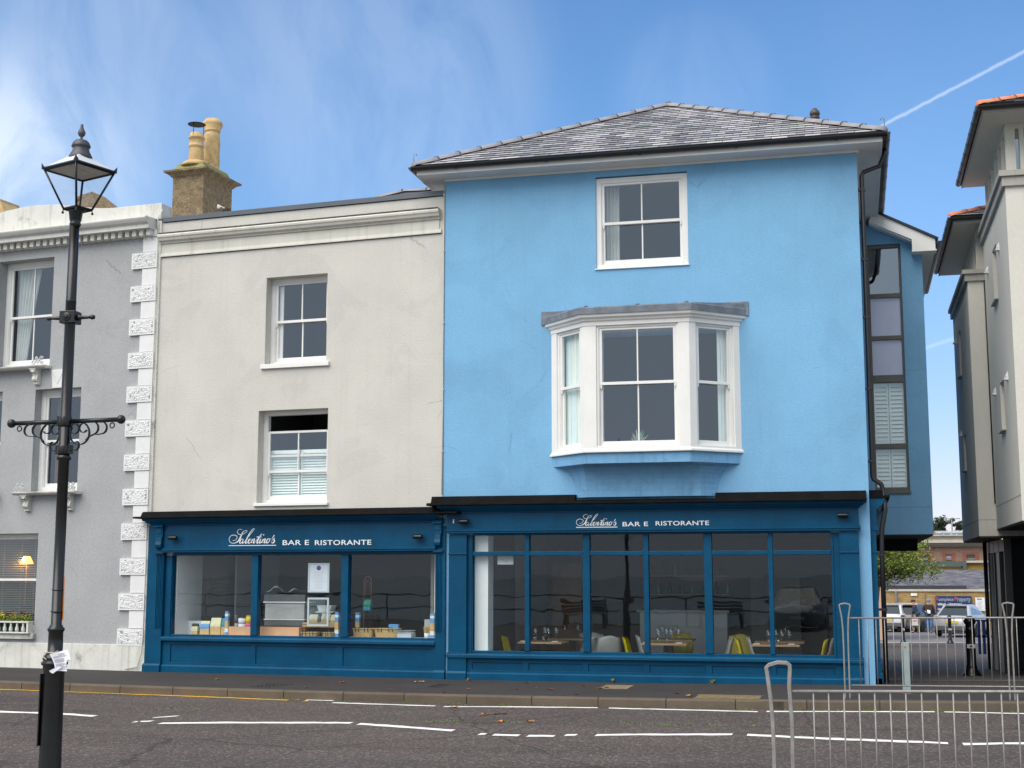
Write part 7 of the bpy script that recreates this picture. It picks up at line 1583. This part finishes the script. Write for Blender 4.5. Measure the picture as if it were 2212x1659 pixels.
for (x, z, w_, h_, m, lb) in ((-.97, .745, .17, .085, SKYB, 'small dark blue box standing in the widest wicker basket'), (-1.52, .70, .18, .06, SKYB, 'blue packet lying in the wicker basket by the mullion')):
    t = MB(); t.box(-w_/2, w_/2, -.03, .03, 0, h_); put(t.build('packet_box', m, bevel=.004), x, .30, z, lb, 'box')
t = MB(); t.lathe([(.035, 0), (.045, .09), (.043, .09), (.033, .005)], (0, 0, 0), 14); put(t.build('cup', WHP), -.37, .25, .606, 'white cup holding bundled spaghetti at the right of the deli window', 'cup')
t = MB()
for k in range(46): a = random.uniform(0, 6.28); r_ = random.uniform(0, .03); t.tube([(r_*math.cos(a), r_*math.sin(a), .01), (2.2*r_*math.cos(a+.5), 2.2*r_*math.sin(a+.5), .19)], .0028, 4)
put(t.build('spaghetti_bundle', mat('spaghetti', (.62, .45, .12), .7)), -.37, .25, .606, 'bundle of spaghetti standing in the white cup', 'pasta')
t = MB(); t.box(-.10, .10, -.05, .05, 0, .30); t.box(-.06, .06, -.055, -.05, .12, .22); put(t.build('scale_unit', PALEG, bevel=.02), -.42, .55, .606, 'grey rounded appliance behind the spaghetti cup', 'appliance')
packet('green_pouch', -1.60, -1.47, 1.04, 1.22, .5, [(.3, TEALP), (1, mat('pouch_green', (.02, .25, .2), .5))], 'green pouch hanging on the copper hook stand', 'packet')
t = MB(); t.tube([(-.07, 0, -.6), (-.07, 0, .30), (-.04, 0, .38), (.02, 0, .39), (.06, 0, .34), (.065, 0, .0)], .007, 6); t.tube([(-.04, 0, .1), (-.04, 0, .28), (0, 0, .34), (.035, 0, .28), (.035, 0, .1)], .005, 5); t.box(-.1, .1, -.06, .06, -.61, -.6); put(t.build('hook_stand', mat('copper', (.5, .22, .12), .35, metal=.7)), -1.55, .52, 1.21, 'copper hook stand right of the right mullion in the deli window', 'stand')
t = MB(); t.box(-.16, .16, -.1, .1, 0, .02); t.prism([(-.1, .02), (.1, .02), (.14, .12), (-.14, .12)], 'y', -.1, .1); put(t.build('white_tub', WHITEI, bevel=.006), -2.32, .55, 1.0, 'white tub above the bread bags behind the lower menu holder', 'tub')
for k in range(2):
    t = MB(); t.lathe([(.03, 0), (.06, .035), (.065, .05), (.06, .05), (.028, .006), (0, .006)], (0, 0, 0), 16); put(t.build('bowl', WHITEI), -1.98, .55, 1.02+.045*k, ('lower', 'upper')[k]+' white bowl of the pair stacked by the right mullion', 'bowl')
t = MB(); t.lathe([(.0, 0), (.13, .01), (.2, .06), (.19, .075), (.1, .05), (0, .04)], (0, 0, 0), 20); put(t.build('dark_bowl', mat('dark_brown', (.05, .02, .018), .5)), -3.95, 1.6, 1.03, 'wide dark red bowl set back in the left deli window', 'bowl')
t = MB(); t.box(-.12, .12, -.03, .03, 0, .27); t.box(-.09, .09, -.033, -.03, .12, .24); put(t.build('card_machine', BLKM, bevel=.006), -4.62, 2.6, .86, 'small black till screen at the back of the left deli window', 'till')
t = MB(); t.box(-.6, 1.2, -.2, .2, -.2, .9); put(t.build('deli_counter', mat('dark_brown')), -3.6, 2.7, 0, 'dark counter at the back of the deli', 'counter')

# ---------------------------------------------------------------- grey house window things
GM = Matrix.Translation((GL[0], GL[1], 0)) @ Matrix.Rotation(GL[2], 4, 'Z')
def putg(o, x, y, z, label, cat, group=None): o.matrix_world = GM @ Matrix.Translation((x, y, z)); tag(o, label, cat, group); return o
o = thing('window_box', 'white balustered window box on the ground floor sill of the grey house', 'planter'); o.matrix_world = GM @ Matrix.Translation((-2.0, -.08, .60))
t = MB(); t.box(-1.2, .08, -.06, .10, .0, .025); t.box(-1.2, .08, -.06, .10, .185, .215); t.box(.03, .075, -.055, .09, .025, .185); t.build('rails', DIRTYW, o, bevel=.005)
for k in range(9): t = MB(); t.lathe([(.022, .025), (.034, .06), (.032, .09), (.018, .14), (.024, .185)], (-.06-.135*k, -.02, 0), 10); t.build('baluster', DIRTYW, o)
t = MB(); t.box(-1.18, .02, .02, .08, .03, .18); t.build('liner', mat('green_liner', (.02, .05, .04), .8), o)
rnd = random.Random(3)
for i, (x, lb, fl) in enumerate(((-2.92, 'yellow flowering chrysanthemum at the left of the white window box', YT), (-2.62, 'yellow flowered plant in the middle of the white window box', YT), (-2.32, 'orange brown flowering plant in the white window box', mat('rust_flower', (.35, .10, .03), .8)), (-2.06, 'dark leafy plant at the right end of the white window box', mat('rust_flower')))):
    o = thing('flowering_plant', lb, 'plant', group='plants in the window box'); o.matrix_world = GM @ Matrix.Translation((x, -.06, .80)); 
    for nm, m, n, l in (('foliage', LEAFG, 260, .018), ('flowers', fl, 60 if i < 2 else 34, .016)):
        t = MB(); vs = []; fs = []
        for k in range(n):
            a = rnd.uniform(0, 6.28); r_ = rnd.random()**.5*.13; p = Vector((r_*math.cos(a), r_*math.sin(a)*.6, rnd.uniform(.0, .16)*(1-r_*3)+(.05 if nm == 'flowers' else 0))); u_ = Vector((rnd.gauss(0, 1), rnd.gauss(0, 1), rnd.gauss(0, 1))).normalized(); v_ = u_.orthogonal().normalized(); b_ = len(vs); vs += [p-u_*l, p+v_*l*.7, p+u_*l, p-v_*l*.7]; fs.append((b_, b_+1, b_+2, b_+3))
        t.add(vs, fs); t.build(nm, m, o)
o = thing('table_lamp', 'lit table lamp glowing behind the venetian blind of the grey house', 'lamp'); o.matrix_world = GM @ Matrix.Translation((atl(GL, 58, 1208, .5).x, .5, atl(GL, 58, 1208, .5).z-.02))
t = MB(); t.lathe([(.06, 0), (.12, -.13), (.118, -.13), (.058, 0)], (0, 0, .07), 16); t.build('lamp_shade', mat('lit_shade', (.9, .6, .3), .7, 0, emit=((1, .33, .04), 4)), o)
t = MB(); t.tube([(0, 0, -.05), (0, 0, -.8)], .01, 6); t.ball((0, 0, .01), .025, 8); t.build('lamp_stem', mat('lamp_brass', (.4, .25, .1), .4), o)
pl_ = bpy.data.lights.new('lamp_bulb', 'POINT'); pl_.energy = 9; pl_.color = (1, .5, .15); pl_.shadow_soft_size = .06; po = bpy.data.objects.new('lamp_bulb', pl_); col.objects.link(po); po.parent = o; po.location = (0, -.12, .04)
o = thing('house_plant', 'small pale leafy plant standing inside the bay window', 'plant'); pb_ = at(1386, 952, .1); o.location = (pb_.x, -.25, 3.60)
t = MB(); rnd = random.Random(8)
for k in range(60):
    a = rnd.uniform(0, 6.28); e = rnd.uniform(.3, 1.4); l = rnd.uniform(.08, .2); d = Vector((math.cos(a)*math.cos(e), math.sin(a)*math.cos(e), math.sin(e))); p = d*l+Vector((0, 0, .05)); s_ = Vector((-math.sin(a), math.cos(a), 0))*.014; t.add([p*.75+s_, p*1.15, p*.75-s_, p*.45], [(0, 1, 2, 3)])
t.build('foliage', mat('pale_leaf', (.35, .5, .38), .7, .2, 20), o)
t = MB(); t.lathe([(.04, -.04), (.055, .05), (.05, .05), (.036, -.03)], (0, 0, 0), 12); t.build('pot', POT, o)
# pigeon on the coping
pg = atl(WL, 475, 459.6, .05)
o = thing('pigeon', 'pale pigeon standing on the grey coping in front of the chimney', 'bird'); o.matrix_world = WM @ Matrix.Translation((pg.x, .05, 7.962)) @ Matrix.Rotation(R(-20), 4, 'Z')
PGN = mat('pigeon_pale', (.50, .44, .39), .9, .12, 20); PGD = mat('pigeon_dark', (.14, .14, .16), .9, .1, 20)
skin_mesh('body', [(0, 0, .085), (-.035, 0, .115), (-.05, 0, .15), (-.055, 0, .165), (.05, 0, .075), (.10, 0, .06)], [(0, 1), (1, 2), (2, 3), (0, 4), (4, 5)], [.045, .038, .019, .020, .034, .012], PGN, o, 0, 2)
t = MB(); t.ball((.03, -.036, .085), .05, 10, (1.25, .25, .55)); t.ball((.03, .036, .085), .05, 10, (1.25, .25, .55)); t.build('wing', PGN, o)
t = MB(); t.ball((.065, -.042, .078), .03, 8, (1.2, .25, .3)); t.prism([(.07, .065), (.15, .035), (.15, .045), (.08, .08)], 'y', -.018, .018); t.build('tail', PGD, o)
t = MB(); t.tube([(-.07, 0, .165), (-.092, 0, .158)], [.006, .002], 5); t.build('beak', PGD, o)
t = MB(); 
for y in (-.015, .015): t.tube([(0, y, .045), (0, y, .0), (-.015, y, -.002)], .004, 5)
t.build('legs', mat('pigeon_leg', (.4, .12, .1), .7), o)

# ---------------------------------------------------------------- covers, leaves and litter
def onpave(u, v):
    r = ray(u, v); z = 0
    for i in range(6): t_ = (z-EYE)/r.z; c = CAMP+r*t_; z = gz(c.x, c.y)
    return c
def cover(u0, u1, v0, v1, m, label, ribs=6):
    a, b = onpave((u0+u1)/2, v1), onpave((u0+u1)/2, v0); l, r_ = onpave(u0, (v0+v1)/2), onpave(u1, (v0+v1)/2); w_ = (r_.x-l.x)/2; d_ = (b.y-a.y)/2; cx2, cy2 = (l.x+r_.x)/2, (a.y+b.y)/2
    o = thing('access_cover', label, 'cover', (cx2, cy2, gz(cx2, cy2)))
    t = MB(); t.box(-w_, w_, -d_, d_, -.02, .004); t.build('plate', m, o, bevel=.003)
    t = MB(); 
    for k in range(ribs):
        for j in range(4): t.box(-w_+.02+(2*w_-.04)*k/ribs, -w_+(2*w_-.04)*(k+.6)/ribs, -d_+2*d_*j/4+.02, -d_+2*d_*(j+.6)/4, .004, .008)
    t.box(-w_-.012, w_+.012, -d_-.012, -d_, -.02, .006); t.box(-w_-.012, w_+.012, d_, d_+.012, -.02, .006); t.build('raised_pattern', m, o)
IRON = mat('cast_iron_cover', (.035, .03, .028), .6, .3, 8)
cover(556, 616, 1477.5, 1485, IRON, 'dark iron access cover in the pavement before the left shop'); cover(934, 962, 1478, 1485, IRON, 'small dark iron cover in the pavement where the two shops meet')
cover(1300, 1362, 1480.5, 1488, mat('tan_cover', (.26, .20, .13), .8, .15, 6), 'pale tan access cover in the pavement before the long shop', 9); cover(1504, 1650, 1502, 1509.5, mat('mossy_tan_cover', (.20, .15, .07), .85, .3, 9, dirt=(.10, .12, .02), dirt_amt=.3, ds=12), 'long tan cover strip by the kerb near the right end of the shop', 16)
rl = random.Random(12)
def leaf(c, s_, m, label, group, up=False):
    t = MB(); n = 10; vs = [(0, 0, .004)]
    for k in range(n):
        a = 2*math.pi*k/n; r_ = s_*(1 if k % 2 == 0 else .52)*rl.uniform(.8, 1.15); vs.append((r_*math.cos(a), r_*math.sin(a)*(1 if not up else .4), .006+rl.uniform(0, .3 if not up else .9)*s_))
    t.add(vs, [(0, 1+k, 1+(k+1) % n) for k in range(n)]); t.tube([(0, 0, .004), (s_*1.2, rl.uniform(-.5, .5)*s_, .012)], .0015, 3)
    o = t.build('fallen_leaf', m); o.location = c; o.rotation_euler = (0, 0, rl.uniform(0, 6.28)); tag(o, label, 'leaf', group); return o
for (u, v, s_, m) in [(403, 1452, .05, LEAFB), (740, 1475, .055, LEAFO), (912, 1473.5, .05, LEAFY), (898, 1474, .05, LEAFY), (510, 1440.5, .05, LEAFO), (340, 1444, .06, LEAFO), (1139, 1476, .05, LEAFO), (1160, 1486, .03, LEAFO), (1012, 1490, .05, LEAFB), (1190, 1490, .05, LEAFB), (1262, 1483, .04, LEAFB), (1310, 1486, .05, LEAFB), (1295, 1488, .06, LEAFB), (1245, 1500, .05, LEAFB), (1462, 1499, .04, LEAFB), (1430, 1476, .04, LEAFB), (1118, 1489, .04, LEAFB), (1489, 1504, .06, LEAFO), (660, 1486, .04, LEAFB), (840, 1489, .03, LEAFB), (470, 1468, .04, LEAFO), (390, 1452, .03, LEAFB), (960, 1497, .03, LEAFB)]:
    leaf(onpave(u, v), s_, m, 'fallen autumn leaf lying on the dark pavement before the two shops', 'leaves on the pavement')
for (u, v, s_, m) in [(981, 1528.5, .06, LEAFO), (986, 1529, .05, LEAFY), (1083, 1560, .07, LEAFO), (1144, 1560, .07, LEAFO), (1244, 1524.5, .06, LEAFO), (1268, 1525, .07, LEAFO), (1307, 1525, .05, LEAFB), (1661, 1530, .075, LEAFY), (1849, 1529, .07, LEAFO), (1932, 1528, .08, LEAFY), (640, 1514, .05, LEAFO), (660, 1516, .05, LEAFY), (1046, 1544, .06, LEAFO), (1070, 1544, .05, LEAFB), (300, 1560, .03, LEAFB), (1105, 1530, .04, LEAFO)]:
    leaf(onroad(u, v), s_, m, 'fallen autumn leaf lying in the road', 'leaves in the road')
for (u, v, m, lb) in [(1013, 1471, LEAFO, 'leaf heap wedged in the corner between the two shopfronts'), (634*.996, 1434, LEAFO, None), (1325, 1474, LEAFY, 'yellow leaf standing against the plinth of the long shopfront, left one'), (1543, 1474, LEAFY, 'yellow leaf standing against the plinth of the long shopfront, right one')]:
    if lb is None: u = 362
    c = onpave(u, v); c.y = min(c.y, -.12) if u > 900 else c.y
    leaf(c, .075, m, lb or 'orange leaf in the corner of the left pilaster', None, True)
# twig in the road
a, b = onroad(1038, 1547), onroad(1096, 1543); t = MB(); t.tube([a+Vector((0, 0, .01)), (a+b)/2+Vector((0, .02, .02)), b+Vector((0, 0, .01))], .008, 5); tag(t.build('twig', LEAFB), 'thin brown twig lying in the road', 'twig')
# seafront rail and benches across the road (seen in reflection)
o = thing('seafront_railing', 'dark tubular railing along the sea wall behind the camera, mirrored in the shop windows', 'railing', (0, -29.6, -.2)); t = MB()
for z in (.55, 1.05): t.tube([(-40, 0, z), (40, 0, z)], .03, 6)
t.build('rail', BLKM, o)
for k in range(-13, 14):
    t = MB(); t.tube([(k*3, 0, 0), (k*3, 0, 1.08)], .035, 6); t.build('post', BLKM, o)
for x in (-4.6, -9.5):
    o = thing('bench', 'dark slatted bench facing the sea behind the camera, mirrored in the shop windows', 'bench', (x, -27.8, -.2), 0, 'promenade benches'); t = MB()
    for k in range(4): t.box(-.8, .8, -.25+.12*k, -.16+.12*k, .44, .47)
    t.build('seat', BLKM, o); t = MB()
    for k in range(4): t.box(-.8, .8, .22, .25, .52+.11*k, .60+.11*k)
    t.build('backrest', BLKM, o)
    for s_ in (-1, 1): t = MB(); t.box(s_*.7-.03, s_*.7+.03, -.22, .25, 0, .44); t.build('leg', BLKM, o)
